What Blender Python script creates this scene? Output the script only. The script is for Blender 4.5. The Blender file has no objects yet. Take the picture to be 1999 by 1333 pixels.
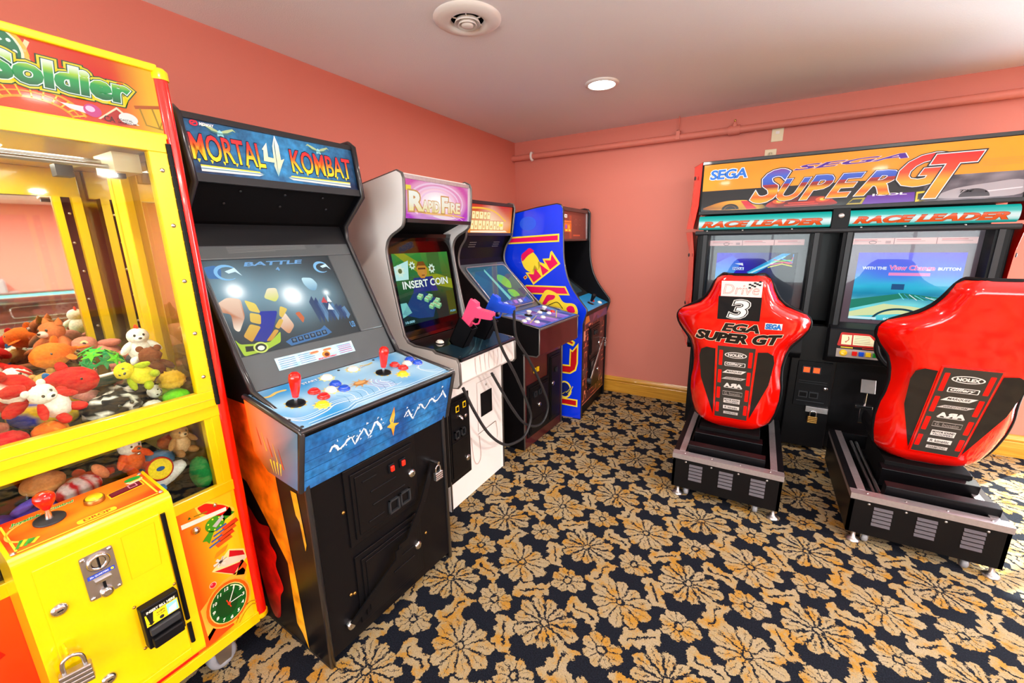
import bpy, bmesh, math, random
from mathutils import Vector, Matrix, Euler, noise
random.seed(7)
SC = bpy.context.scene
COLL = SC.collection
PI = math.pi

# ------------------------------------------------------------------ camera, world, sun, exposure
cam_d = bpy.data.cameras.new('camera'); cam = bpy.data.objects.new('camera', cam_d); COLL.objects.link(cam)
cam_d.sensor_fit = 'HORIZONTAL'; cam_d.sensor_width = 36.0; cam_d.lens = 811.35 * 36.0 / 1999.0
cam_d.clip_start = 0.05; cam_d.clip_end = 100
def aim(yaw, pitch, roll):
    fw = Vector((math.sin(yaw)*math.cos(pitch), math.cos(yaw)*math.cos(pitch), math.sin(pitch)))
    rt = Vector((math.cos(yaw), -math.sin(yaw), 0)); up = rt.cross(fw)
    r2 = rt*math.cos(roll) + up*math.sin(roll); u2 = -rt*math.sin(roll) + up*math.cos(roll)
    return Matrix((r2, u2, -fw)).transposed().to_euler()
cam.location = (2.2345, -3.9253, 1.4782)
cam.rotation_euler = aim(-0.5309, -0.2354, -0.0171)
SC.camera = cam

SC.view_settings.view_transform = 'Standard'; SC.view_settings.look = 'None'
SC.view_settings.exposure = -0.04; SC.view_settings.gamma = 1.0; SC.view_settings.use_curve_mapping = False
SC.cycles.max_bounces = 8; SC.cycles.diffuse_bounces = 4; SC.cycles.glossy_bounces = 4
SC.cycles.transparent_max_bounces = 12; SC.cycles.sample_clamp_indirect = 6.0
SC.cycles.caustics_reflective = False; SC.cycles.caustics_refractive = False

W = bpy.data.worlds.new('sky'); SC.world = W; W.use_nodes = True
W.node_tree.nodes['Background'].inputs[0].default_value = (0.75, 0.86, 1.0, 1)
W.node_tree.nodes['Background'].inputs[1].default_value = 2.2

def lamp(name, kind, loc, energy, color=(1, 1, 1), rot=(0, 0, 0), **kw):
    d = bpy.data.lights.new(name, kind); d.energy = energy; d.color = color
    for k, v in kw.items(): setattr(d, k, v)
    o = bpy.data.objects.new(name, d); COLL.objects.link(o); o.location = loc; o.rotation_euler = rot
    return o
sun = lamp('sun', 'SUN', (6, 2, 4), 26.0, (1.0, 0.97, 0.92), angle=0.01)
sun.rotation_euler = Vector((-0.72, -0.80, -0.95)).to_track_quat('-Z', 'Y').to_euler()
# daylight through the back wall window right of the racing cabinet; second lamp is fill added behind the camera
lamp('window_daylight', 'AREA', (4.75, 0.30, 1.05), 330, (0.82, 0.88, 1.0), (-1.85, 0, 0), shape='RECTANGLE', size=1.7, size_y=1.9)
lamp('fill_light_front', 'AREA', (3.0, -7.95, 1.25), 320, (0.98, 0.97, 1.0), (1.72, 0, 0), shape='RECTANGLE', size=5.6, size_y=1.8)

# ------------------------------------------------------------------ colours and materials
def lin(c): return c/12.92 if c <= 0.04045 else ((c+0.055)/1.055)**2.4
def H(h):
    h = h.lstrip('#'); return tuple(lin(int(h[i:i+2], 16)/255) for i in (0, 2, 4))
MATS = {}
def mat(name, col='#808080', rough=0.5, metal=0.0, coat=0.0, spec=0.5, emit=0.0, bump=None, vary=0.0, scale=40.0):
    if name in MATS: return MATS[name]
    m = bpy.data.materials.new(name); m.use_nodes = True; nt = m.node_tree; b = nt.nodes['Principled BSDF']
    c = H(col) + (1,)
    b.inputs['Base Color'].default_value = c; b.inputs['Roughness'].default_value = rough
    b.inputs['Metallic'].default_value = metal; b.inputs['Coat Weight'].default_value = coat
    b.inputs['Coat Roughness'].default_value = 0.06; b.inputs['Specular IOR Level'].default_value = spec
    if emit:
        b.inputs['Emission Color'].default_value = c; b.inputs['Emission Strength'].default_value = emit
    if bump or vary:
        tc = nt.nodes.new('ShaderNodeTexCoord'); nz = nt.nodes.new('ShaderNodeTexNoise')
        nz.inputs['Scale'].default_value = scale; nz.inputs['Detail'].default_value = 4
        nt.links.new(tc.outputs['Object'], nz.inputs['Vector'])
        if bump:
            bp = nt.nodes.new('ShaderNodeBump'); bp.inputs['Strength'].default_value = bump; bp.inputs['Distance'].default_value = 0.004
            nt.links.new(nz.outputs['Fac'], bp.inputs['Height']); nt.links.new(bp.outputs['Normal'], b.inputs['Normal'])
        if vary:
            mx = nt.nodes.new('ShaderNodeMix'); mx.data_type = 'RGBA'
            mx.inputs['A'].default_value = tuple(x*(1-vary) for x in c[:3]) + (1,)
            mx.inputs['B'].default_value = tuple(min(1, x*(1+vary)) for x in c[:3]) + (1,)
            nt.links.new(nz.outputs['Fac'], mx.inputs['Factor']); nt.links.new(mx.outputs['Result'], b.inputs['Base Color'])
    MATS[name] = m; return m
def attr_mat(name, rough, coat, emit=0.0, noise_amt=0.0, noise_scale=60.0):
    m = bpy.data.materials.new(name); m.use_nodes = True; nt = m.node_tree; b = nt.nodes['Principled BSDF']; b.inputs['Specular IOR Level'].default_value = 0.28
    a = nt.nodes.new('ShaderNodeVertexColor'); a.layer_name = 'col'
    b.inputs['Roughness'].default_value = rough; b.inputs['Coat Weight'].default_value = coat; b.inputs['Coat Roughness'].default_value = 0.05
    src = a.outputs['Color']
    if noise_amt:
        tc = nt.nodes.new('ShaderNodeTexCoord'); nz = nt.nodes.new('ShaderNodeTexNoise')
        nz.inputs['Scale'].default_value = noise_scale; nz.inputs['Detail'].default_value = 5
        nt.links.new(tc.outputs['Object'], nz.inputs['Vector'])
        mr = nt.nodes.new('ShaderNodeMapRange'); mr.inputs[1].default_value = 0.3; mr.inputs[2].default_value = 0.7
        mr.inputs[3].default_value = 1-noise_amt; mr.inputs[4].default_value = 1+noise_amt
        nt.links.new(nz.outputs['Fac'], mr.inputs[0])
        vm = nt.nodes.new('ShaderNodeVectorMath'); vm.operation = 'SCALE'
        nt.links.new(src, vm.inputs[0]); nt.links.new(mr.outputs[0], vm.inputs['Scale']); src = vm.outputs[0]
    if emit:
        b.inputs['Base Color'].default_value = (0.01, 0.01, 0.012, 1)
        nt.links.new(src, b.inputs['Emission Color']); b.inputs['Emission Strength'].default_value = emit
    else:
        nt.links.new(src, b.inputs['Base Color'])
    MATS[name] = m; return m
attr_mat('print', 0.38, 0.0); attr_mat('print_gloss', 0.36, 0.22); attr_mat('print_mottled', 0.35, 0.5, 0, 0.35, 45.0)
attr_mat('backlit', 0.3, 0.1, 1.0); attr_mat('screen_image', 0.15, 0.0, 1.35); attr_mat('fabric', 0.95, 0.0, 0, 0.16, 160.0)
attr_mat('print_flame', 0.3, 0.7, 0, 0.5, 14.0)
mat('black_laminate', '#0d0c0f', 0.36, coat=0.04, spec=0.16, bump=0.04, scale=300); mat('black_metal', '#0c0b0e', 0.38, 0.0, coat=0.03, spec=0.2)
mat('black_matte', '#0a090b', 0.75, spec=0.15); mat('black_plastic', '#101013', 0.42, spec=0.15); mat('black_gloss', '#0a0a0c', 0.1, coat=1.0)
mat('grey_bezel', '#565b62', 0.32, coat=0.3, bump=0.05, scale=400); mat('dark_grey', '#2b2d31', 0.42, spec=0.3)
mat('chrome', '#d8d8dc', 0.18, 1.0); mat('steel', '#b9b7b8', 0.35, 1.0, vary=0.12); mat('brass', '#b58a4a', 0.35, 1.0)
mat('aluminium', '#b8b0b4', 0.42, 0.8, vary=0.18, scale=70); mat('rubber', '#242427', 0.6); mat('wheel_grey', '#8d8f96', 0.45)
mat('white_plastic', '#ece7e2', 0.4); mat('cream', '#e8d9b4', 0.45); mat('red_plastic', '#e01408', 0.2, coat=0.8)
mat('blue_button', '#1450d8', 0.2, coat=0.8); mat('yellow_button', '#ffd21a', 0.25, coat=0.5); mat('white_button', '#f3f0e6', 0.25, coat=0.5)
mat('yellow_paint', '#f6c900', 0.28, coat=0.5, vary=0.04, scale=8); mat('red_trim', '#f01505', 0.22, coat=0.9)
mat('red_shell', '#f20f04', 0.16, coat=1.0, vary=0.05, scale=6); mat('white_laminate', '#f1eeec', 0.42, coat=0.2, vary=0.03, scale=5)
mat('blue_paint', '#0a37f0', 0.2, coat=0.6); mat('maroon', '#4a1a1c', 0.3, coat=0.4, vary=0.12, scale=20)
mat('trim_grey', '#6d6a68', 0.3, 0.4); mat('trim_black', '#202024', 0.3, coat=0.4)
mat('mirror', '#f2f2f2', 0.02, 1.0); mat('lens_red', '#ff2010', 0.25, emit=0.9); mat('coin_orange', '#ff4a18', 0.3, emit=1.6)
def glass_mat(name, tint, refl, rough=0.02):
    m = bpy.data.materials.new(name); m.use_nodes = True; nt = m.node_tree
    nt.nodes.remove(nt.nodes['Principled BSDF']); out = nt.nodes['Material Output']
    t = nt.nodes.new('ShaderNodeBsdfTransparent'); t.inputs[0].default_value = H(tint) + (1,)
    g = nt.nodes.new('ShaderNodeBsdfGlossy'); g.inputs['Roughness'].default_value = rough
    ge = nt.nodes.new('ShaderNodeNewGeometry'); dt = nt.nodes.new('ShaderNodeVectorMath'); dt.operation = 'DOT_PRODUCT'
    nt.links.new(ge.outputs['Normal'], dt.inputs[0]); nt.links.new(ge.outputs['Incoming'], dt.inputs[1])
    def mth(o, a, b): # Schlick reflectance of a thin pane, the same from both sides
        n = nt.nodes.new('ShaderNodeMath'); n.operation = o
        for i, x in enumerate((a, b)):
            if isinstance(x, float): n.inputs[i].default_value = x
            elif x is not None: nt.links.new(x, n.inputs[i])
        return n.outputs[0]
    f = mth('POWER', mth('SUBTRACT', 1.0, mth('ABSOLUTE', dt.outputs['Value'], None)), 5.0)
    f = mth('ADD', mth('MULTIPLY', f, 0.9), 0.045)
    mu = nt.nodes.new('ShaderNodeMath'); mu.operation = 'MULTIPLY'; mu.inputs[1].default_value = refl; mu.use_clamp = True
    mx = nt.nodes.new('ShaderNodeMixShader')
    nt.links.new(f, mu.inputs[0]); nt.links.new(mu.outputs[0], mx.inputs[0])
    nt.links.new(t.outputs[0], mx.inputs[1]); nt.links.new(g.outputs[0], mx.inputs[2]); nt.links.new(mx.outputs[0], out.inputs[0])
    MATS[name] = m; return m
glass_mat('clear_glass', '#f6fbf8', 1.0); glass_mat('smoked_glass', '#d6d8dc', 0.6)

# ------------------------------------------------------------------ objects
ORG = [Vector((0, 0, 0))]
def tag(o, label=None, cat=None, group=None, kind=None):
    if label: o['label'] = label
    if cat: o['category'] = cat
    if group: o['group'] = group
    if kind: o['kind'] = kind
    return o
def thing(name, label, cat, loc=(0, 0, 0), group=None):
    o = bpy.data.objects.new(name, None); o.empty_display_size = 0.1; COLL.objects.link(o); o.location = loc
    ORG[0] = Vector(loc); return tag(o, label, cat, group)

def lerp(a, b, t): return tuple(x+(y-x)*t for x, y in zip(a, b))
def ramp(stops):
    st = [(p, H(c) if isinstance(c, str) else c) for p, c in stops]
    def f(t):
        if t <= st[0][0]: return st[0][1]
        for (p0, c0), (p1, c1) in zip(st, st[1:]):
            if t <= p1: return lerp(c0, c1, (t-p0)/max(1e-9, p1-p0))
        return st[-1][1]
    f.cuts = [p for p, _ in st]; return f
def vgrad(y0, y1, stops):
    r = ramp(stops); f = lambda x, y: r((y-y0)/(y1-y0)); f.cuts = [y0+(y1-y0)*p for p in r.cuts]; return f
def ugrad(x0, x1, stops):
    r = ramp(stops); return lambda x, y: r((x-x0)/(x1-x0))

class MB:
    def __init__(s): s.v = []; s.f = []; s.colored = False
    def add(s, vs, fs, m, cols=None, smooth=False):
        b = len(s.v); s.v += [tuple(p) for p in vs]
        for f in fs:
            cc = None
            if cols is not None:
                s.colored = True
                cc = [cols[i] for i in f] if isinstance(cols, list) else [cols]*len(f)
            s.f.append(([b+i for i in f], m, cc, smooth))
        return s
    def box(s, lo, hi, m, col=None, M=None):
        x0, y0, z0 = lo; x1, y1, z1 = hi
        vs = [Vector(p) for p in ((x0,y0,z0),(x1,y0,z0),(x1,y1,z0),(x0,y1,z0),(x0,y0,z1),(x1,y0,z1),(x1,y1,z1),(x0,y1,z1))]
        if M: vs = [M @ p for p in vs]
        return s.add(vs, [(0,3,2,1),(4,5,6,7),(0,1,5,4),(1,2,6,5),(2,3,7,6),(3,0,4,7)], m, col)
    def prism(s, prof, y0, y1, m, col=None, ax='y', smooth=False):
        def P(a, b, c): return {'y': (a, c, b), 'x': (c, a, b), 'z': (a, b, c)}[ax]
        n = len(prof); vs = [P(a, b, y0) for a, b in prof] + [P(a, b, y1) for a, b in prof]
        s.add(vs, [tuple(range(n)), tuple(range(2*n-1, n-1, -1))], m, col)
        return s.add(vs, [(i, (i+1) % n, n+(i+1) % n, n+i) for i in range(n)], m, col, smooth)
    def tube(s, path, r, m, seg=8, closed=False, col=None, caps=True):
        path = [Vector(p) for p in path]; n = len(path); vs = []; nrm = None
        for i, p in enumerate(path):
            a = path[(i-1) % n] if (closed or i) else p; b = path[(i+1) % n] if (closed or i < n-1) else p
            t = (b-a).normalized()
            if nrm is None: nrm = t.orthogonal().normalized()
            nrm = (nrm - t*nrm.dot(t)).normalized(); bi = t.cross(nrm)
            rr = r[i] if isinstance(r, (list, tuple)) else r
            for k in range(seg):
                an = 2*PI*k/seg; vs.append(p + (nrm*math.cos(an)+bi*math.sin(an))*rr)
        fs = []
        for i in range(n if closed else n-1):
            j = (i+1) % n
            fs += [(i*seg+k, i*seg+(k+1) % seg, j*seg+(k+1) % seg, j*seg+k) for k in range(seg)]
        s.add(vs, fs, m, col, True)
        if caps and not closed:
            s.add(vs[:seg], [tuple(range(seg-1, -1, -1))], m, col); s.add(vs[-seg:], [tuple(range(seg))], m, col)
        return s
    def lathe(s, prof, c, ax, m, seg=20, col=None, smooth=True):
        c = Vector(c); ax = Vector(ax).normalized(); u = ax.orthogonal().normalized(); w = ax.cross(u); vs = []
        for r, h in prof:
            for k in range(seg):
                a = 2*PI*k/seg; vs.append(c + ax*h + (u*math.cos(a)+w*math.sin(a))*r)
        n = len(prof)
        fs = [(i*seg+k, i*seg+(k+1) % seg, (i+1)*seg+(k+1) % seg, (i+1)*seg+k) for i in range(n-1) for k in range(seg)]
        s.add(vs, fs, m, col, smooth)
        if prof[0][0] > 1e-4: s.add(vs[:seg], [tuple(range(seg-1, -1, -1))], m, col)
        if prof[-1][0] > 1e-4: s.add(vs[-seg:], [tuple(range(seg))], m, col)
        return s
    def ball(s, c, r, m, col=None, rot=None, seg=18, fuzz=0.0, seed=0, cf=None):
        r = (r, r, r) if not isinstance(r, (tuple, list)) else r; vs = []; cl = []; n = seg//2
        R = Euler(rot).to_matrix() if rot else Matrix.Identity(3); c = Vector(c)
        for i in range(n+1):
            th = PI*i/n
            for k in range(seg):
                a = 2*PI*k/seg; d = Vector((math.sin(th)*math.cos(a), math.sin(th)*math.sin(a), math.cos(th)))
                f = 1 + (fuzz*noise.noise(d*5+Vector((seed*3.1, seed, 0))) if fuzz else 0)
                vs.append(c + R @ Vector((d.x*r[0]*f, d.y*r[1]*f, d.z*r[2]*f)))
                cl.append(cf(d) if cf else col)
        fs = [(i*seg+k, (i+1)*seg+k, (i+1)*seg+(k+1) % seg, i*seg+(k+1) % seg) for i in range(n) for k in range(seg)]
        return s.add(vs, fs, m, cl if (cf or col is not None) else None, True)
    def build(s, name, parent=None, bevel=0.0, seg=2, label=None, sub=0, smooth_angle=None):
        me = bpy.data.meshes.new(name); org = ORG[0]
        me.from_pydata([(p[0]-org.x, p[1]-org.y, p[2]-org.z) for p in s.v], [], [f[0] for f in s.f])
        names = []
        for f in s.f:
            if f[1] not in names: names.append(f[1])
        for nme in names: me.materials.append(MATS[nme])
        for p, f in zip(me.polygons, s.f): p.material_index = names.index(f[1]); p.use_smooth = f[3]
        if s.colored:
            at = me.color_attributes.new('col', 'FLOAT_COLOR', 'CORNER'); k = 0; buf = []
            for f in s.f:
                for i in range(len(f[0])):
                    c = f[2][i] if f[2] else (0.5, 0.5, 0.5); buf += [c[0], c[1], c[2], 1.0]
            at.data.foreach_set('color', buf)
        me.validate(verbose=False); me.update()
        o = bpy.data.objects.new(name, me); COLL.objects.link(o)
        if parent: o.parent = parent
        else: o.location = org
        if bevel:
            b = o.modifiers.new('bevel', 'BEVEL'); b.width = bevel; b.segments = seg; b.limit_method = 'ANGLE'; b.angle_limit = 0.6
        if sub: o.modifiers.new('sub', 'SUBSURF').levels = sub; o.modifiers['sub'].render_levels = sub
        if label: o['label'] = label
        return o

def catmull(pts, n=6, closed=False):
    P = [Vector(p) for p in pts]; out = []; N = len(P)
    for i in range(N if closed else N-1):
        p1, p2 = P[i], P[(i+1) % N]
        p0 = P[(i-1) % N] if (closed or i) else p1*2-p2
        p3 = P[(i+2) % N] if (closed or i+2 < N) else p2*2-p1
        for k in range(n):
            t = k/n; out.append(0.5*((2*p1)+(p2-p0)*t+(2*p0-5*p1+4*p2-p3)*t*t+(3*p1-p0-3*p2+p3)*t**3))
    if not closed: out.append(P[-1])
    return out
def cat2(pts, n=6, closed=False): return [(p.x, p.y) for p in catmull([(a, b, 0) for a, b in pts], n, closed)]
def rounded(pts, r, n=4):
    out = []; N = len(pts)
    for i in range(N):
        p = Vector(pts[i]); a = Vector(pts[i-1]); b = Vector(pts[(i+1) % N])
        ra = min(r, (a-p).length*0.48); rb = min(r, (b-p).length*0.48)
        s, e = p+(a-p).normalized()*ra, p+(b-p).normalized()*rb
        for k in range(n+1):
            t = k/n; out.append(tuple(s*(1-t)**2 + p*2*t*(1-t) + e*t*t))
    return out
def rrect(x0, y0, x1, y1, r, n=4): return rounded([(x0, y0), (x1, y0), (x1, y1), (x0, y1)], r, n)

TXT = {}
def text_geo(s, bold, shear, space=1.0):
    key = (s, bold, shear, space)
    if key in TXT: return TXT[key]
    cu = bpy.data.curves.new('t', 'FONT'); cu.body = s; cu.size = 1.0; cu.offset = bold; cu.shear = shear
    cu.resolution_u = 3; cu.fill_mode = 'FRONT' if hasattr(cu, 'fill_mode') else cu.fill_mode; cu.space_character = space
    try: cu.dimensions = '2D'
    except Exception: pass
    ob = bpy.data.objects.new('t', cu); COLL.objects.link(ob)
    dg = bpy.context.evaluated_depsgraph_get(); dg.update()
    me = bpy.data.meshes.new_from_object(ob.evaluated_get(dg))
    g = ([(v.co.x, v.co.y) for v in me.vertices], [tuple(p.vertices) for p in me.polygons])
    bpy.data.objects.remove(ob); bpy.data.curves.remove(cu); bpy.data.meshes.remove(me)
    TXT[key] = g; return g

class Panel:
    """A flat printed face: origin o, directions u (right) and v (up); layers k sit a fraction of a millimetre apart."""
    def __init__(s, mb, o, u, v, m='print', dh=0.0005):
        s.mb = mb; s.o = Vector(o); s.u = Vector(u).normalized(); s.v = Vector(v).normalized(); s.n = s.u.cross(s.v); s.m = m; s.dh = dh; s.warp = None
    def p(s, a, b, k=0):
        if s.warp: a, b = s.warp(a, b)
        return s.o + s.u*a + s.v*b + s.n*(k*s.dh)
    def poly(s, pts, col, k=1, m=None):
        cols = [col(a, b) for a, b in pts] if callable(col) else (H(col) if isinstance(col, str) else col)
        s.mb.add([s.p(a, b, k) for a, b in pts], [tuple(range(len(pts)))], m or s.m, cols); return s
    def grid(s, x0, y0, x1, y1, nx, ny, col, k=1, m=None):
        pts = [(x0+(x1-x0)*i/nx, y0+(y1-y0)*j/ny) for j in range(ny+1) for i in range(nx+1)]
        fs = [(j*(nx+1)+i, j*(nx+1)+i+1, (j+1)*(nx+1)+i+1, (j+1)*(nx+1)+i) for j in range(ny) for i in range(nx)]
        s.mb.add([s.p(a, b, k) for a, b in pts], fs, m or s.m, [col(a, b) for a, b in pts]); return s
    def rect(s, x0, y0, x1, y1, col, k=1, m=None): return s.poly([(x0, y0), (x1, y0), (x1, y1), (x0, y1)], col, k, m)
    def ell(s, cx, cy, rx, ry, col, k=1, rot=0.0, n=24, m=None, a0=0.0, a1=2*PI):
        c, si = math.cos(rot), math.sin(rot); pts = []
        for i in range(n if a1-a0 > 6.28 else n+1):
            a = a0+(a1-a0)*i/n; x, y = rx*math.cos(a), ry*math.sin(a); pts.append((cx+x*c-y*si, cy+x*si+y*c))
        return s.poly(pts, col, k, m)
    def line(s, pts, w, col, k=1, m=None, closed=False):
        P = [Vector(p) for p in pts]; n = len(P); L = []; R = []
        for i in range(n):
            a = P[(i-1) % n] if (closed or i) else P[i]; b = P[(i+1) % n] if (closed or i < n-1) else P[i]
            t = (b-a); t = t.normalized() if t.length > 1e-9 else Vector((1, 0)); q = Vector((-t.y, t.x))
            ww = w[i] if isinstance(w, (list, tuple)) else w
            L.append(P[i]+q*ww/2); R.append(P[i]-q*ww/2)
        vs = [s.p(a.x, a.y, k) for a in L] + [s.p(a.x, a.y, k) for a in R]
        fs = [(i, (i+1) % n, n+(i+1) % n, n+i) for i in range(n if closed else n-1)]
        cols = [col(a.x, a.y) for a in L+R] if callable(col) else (H(col) if isinstance(col, str) else col)
        s.mb.add(vs, fs, m or s.m, cols); return s
    def ring(s, cx, cy, rx, ry, w, col, k=1, m=None, rot=0.0, a0=0, a1=2*PI, n=28):
        c, si = math.cos(rot), math.sin(rot); full = a1-a0 > 6.28
        pts = []
        for i in range(n if full else n+1):
            a = a0+(a1-a0)*i/n; x, y = rx*math.cos(a), ry*math.sin(a); pts.append((cx+x*c-y*si, cy+x*si+y*c))
        return s.line(pts, w, col, k, m, full)
    def text(s, t, x, y, w, h, col, k=2, bold=0.0, shear=0.0, space=1.0, out=None, m=None, bands=None, fn=None):
        """fit text t into the box at (x, y) of width w and height h; out = [(growth, colour), ...] drawn below it"""
        b0, _ = text_geo(t, 0.0, shear, space)
        xs = [p[0] for p in b0]; ys = [p[1] for p in b0]
        if not xs: return s
        sx = w/(max(xs)-min(xs)); sy = h/(max(ys)-min(ys)); mx, my = min(xs), min(ys)
        F = fn or (lambda a, b: (a, b))
        T = lambda p: F(x+(p[0]-mx)*sx, y+(p[1]-my)*sy)
        for i, (g, oc) in enumerate(out or []):
            vs, fs = text_geo(t, bold+g, shear, space)
            s._emit([T(p) for p in vs], fs, oc, k-len(out)+i, m)
        vs, fs = text_geo(t, bold, shear, space); vs = [T(p) for p in vs]
        cuts = getattr(col, 'cuts', None) if callable(col) else None
        if bands is not None: cuts = bands
        if cuts:
            bm = bmesh.new(); bv = [bm.verts.new((a, b, 0)) for a, b in vs]
            for f in fs:
                try: bm.faces.new([bv[i] for i in f])
                except ValueError: pass
            for c in cuts:
                bmesh.ops.bisect_plane(bm, geom=bm.verts[:]+bm.edges[:]+bm.faces[:], plane_co=(0, c, 0), plane_no=(0, 1, 0))
            bm.verts.index_update(); vs = [(q.co.x, q.co.y) for q in bm.verts]; fs = [tuple(q.index for q in f.verts) for f in bm.faces]; bm.free()
        s._emit(vs, fs, col, k, m); return s
    def _emit(s, vs, fs, col, k, m):
        cols = [col(a, b) for a, b in vs] if callable(col) else (H(col) if isinstance(col, str) else col)
        s.mb.add([s.p(a, b, k) for a, b in vs], fs, m or s.m, cols)
X, Y, Z = Vector((1, 0, 0)), Vector((0, 1, 0)), Vector((0, 0, 1))

def screw(mb, p, n, r=0.006, m='chrome'):
    mb.lathe([(r, 0), (r*0.95, r*0.3), (r*0.4, r*0.6), (0.0001, r*0.62)], p, n, m, 10)
def push_button(parent, p, n, m, r=0.017, name='push_button', label=None):
    mb = MB(); mb.lathe([(r*1.25, 0), (r*1.25, 0.004), (r*1.05, 0.007)], p, n, m, 20)
    mb.lathe([(r*0.9, 0.004), (r*0.9, 0.011), (r*0.75, 0.0125), (0.0001, 0.0115)], p, n, m, 20)
    return mb.build(name, parent, label=label)
def joystick(parent, p, n, m='red_plastic', hgt=0.10):
    p = Vector(p); n = Vector(n).normalized()
    mb = MB(); mb.lathe([(0.030, 0), (0.030, 0.003), (0.024, 0.005), (0.006, 0.006)], p, n, 'black_plastic', 20)
    mb.lathe([(0.006, 0.004), (0.006, hgt*0.35)], p, n, 'chrome', 10)
    o = mb.build('joystick', parent)
    mb = MB(); mb.lathe([(0.010, hgt*0.25), (0.012, hgt*0.35), (0.0185, hgt*0.8), (0.0195, hgt*0.92), (0.017, hgt*1.05), (0.009, hgt*1.12), (0.0001, hgt*1.13)], p, n, m, 18)
    mb.build('handle', o); return o
def padlock(label, p, right, body='steel', size=0.045, down=(0, 0, -1), out=None):
    """hanging padlock; p is the top of the shackle"""
    keep = ORG[0]; t = thing('padlock', label, 'padlock', p)
    r = Vector(right).normalized(); d = Vector(down).normalized(); n = r.cross(d); s = size; p = Vector(p)
    pts = [p+r*a*s+d*b*s for a, b in ((-0.38, 1.0), (-0.38, 0.4), (-0.27, 0.12), (0, 0.0), (0.27, 0.12), (0.38, 0.4), (0.38, 1.0))]
    MB().tube(catmull(pts, 4), 0.1*s, 'chrome', 10).build('shackle', t)
    mb = MB(); c = p+d*1.35*s; M = Matrix((r, d, n)).transposed().to_4x4(); M.translation = c
    for i in range(4): mb.box((-0.6*s, (-0.52+0.26*i)*s, -0.24*s), (0.6*s, (-0.52+0.26*i+0.245)*s, 0.24*s), body, M=M)
    mb.build('lock_body', t, bevel=0.06*s)
    MB().lathe([(0.14*s, 0), (0.14*s, 0.02*s), (0.05*s, 0.025*s)], c+d*0.52*s, d, 'brass', 12).build('keyhole', t)
    ORG[0] = keep; return t
def caster(parent, x, y, h, r=None, ax=(1, 0, 0), m='wheel_grey'):
    r = r or h*0.40; a = Vector(ax); c = Vector((x, y, r))
    s = Vector((-a.y, a.x, 0))
    mb = MB(); mb.box((x-0.022, y-0.022, h-0.006), (x+0.022, y+0.022, h), 'steel')
    for q in (-1, 1):
        b = c + a*q*r*0.62
        mb.prism([(-r*0.55, -r*0.25), (r*0.45, -r*0.25), (r*0.75, h-r-0.004), (-r*0.75, h-r-0.004)], -0.0015, 0.0015, 'steel') if False else None
        M = Matrix((s, Z, a)).transposed().to_4x4(); M.translation = b
        vs = [M @ Vector(v) for v in ((-r*.4, -r*.3, -.0015), (r*.4, -r*.3, -.0015), (r*.7, h-r-.004, -.0015), (-r*.7, h-r-.004, -.0015), (-r*.4, -r*.3, .0015), (r*.4, -r*.3, .0015), (r*.7, h-r-.004, .0015), (-r*.7, h-r-.004, .0015))]
        mb.add(vs, [(0,3,2,1),(4,5,6,7),(0,1,5,4),(1,2,6,5),(2,3,7,6),(3,0,4,7)], 'steel')
    o = mb.build('caster', parent)
    MB().lathe([(r*.45, -r*.5), (r*.8, -r*.5), (r, -r*.3), (r, r*.3), (r*.8, r*.5), (r*.45, r*.5), (r*.4, r*.3), (0.001, r*.3)], c, a, m, 22).build('wheel', o)
    return o
def foot(parent, x, y, h):
    MB().lathe([(0.03, 0), (0.03, 0.006), (0.022, 0.012), (0.010, 0.02), (0.009, h)], (x, y, 0), Z, 'steel', 18).build('levelling_foot', parent)

# ================================================================== the room
class S:
    """node-socket arithmetic for procedural patterns"""
    nt = None
    def __init__(s, k): s.k = k
    @staticmethod
    def op(o, *a):
        n = S.nt.nodes.new('ShaderNodeMath'); n.operation = o
        for i, x in enumerate(a):
            if isinstance(x, S): S.nt.links.new(x.k, n.inputs[i])
            else: n.inputs[i].default_value = x
        return S(n.outputs[0])
    def __add__(a, b): return S.op('ADD', a, b)
    __radd__ = __add__
    def __sub__(a, b): return S.op('SUBTRACT', a, b)
    def __rsub__(a, b): return S.op('SUBTRACT', b, a)
    def __mul__(a, b): return S.op('MULTIPLY', a, b)
    __rmul__ = __mul__
    def __truediv__(a, b): return S.op('DIVIDE', a, b)
    def __lt__(a, b): return S.op('LESS_THAN', a, b)
    def __gt__(a, b): return S.op('GREATER_THAN', a, b)
    def abs(a): return S.op('ABSOLUTE', a)
    def max(a, b): return S.op('MAXIMUM', a, b)
    def min(a, b): return S.op('MINIMUM', a, b)
    def sin(a): return S.op('SINE', a)
    def cos(a): return S.op('COSINE', a)
    def sqrt(a): return S.op('SQRT', a)
    def wrap(a): return S.op('WRAP', a, 0.5, -0.5)

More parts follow.
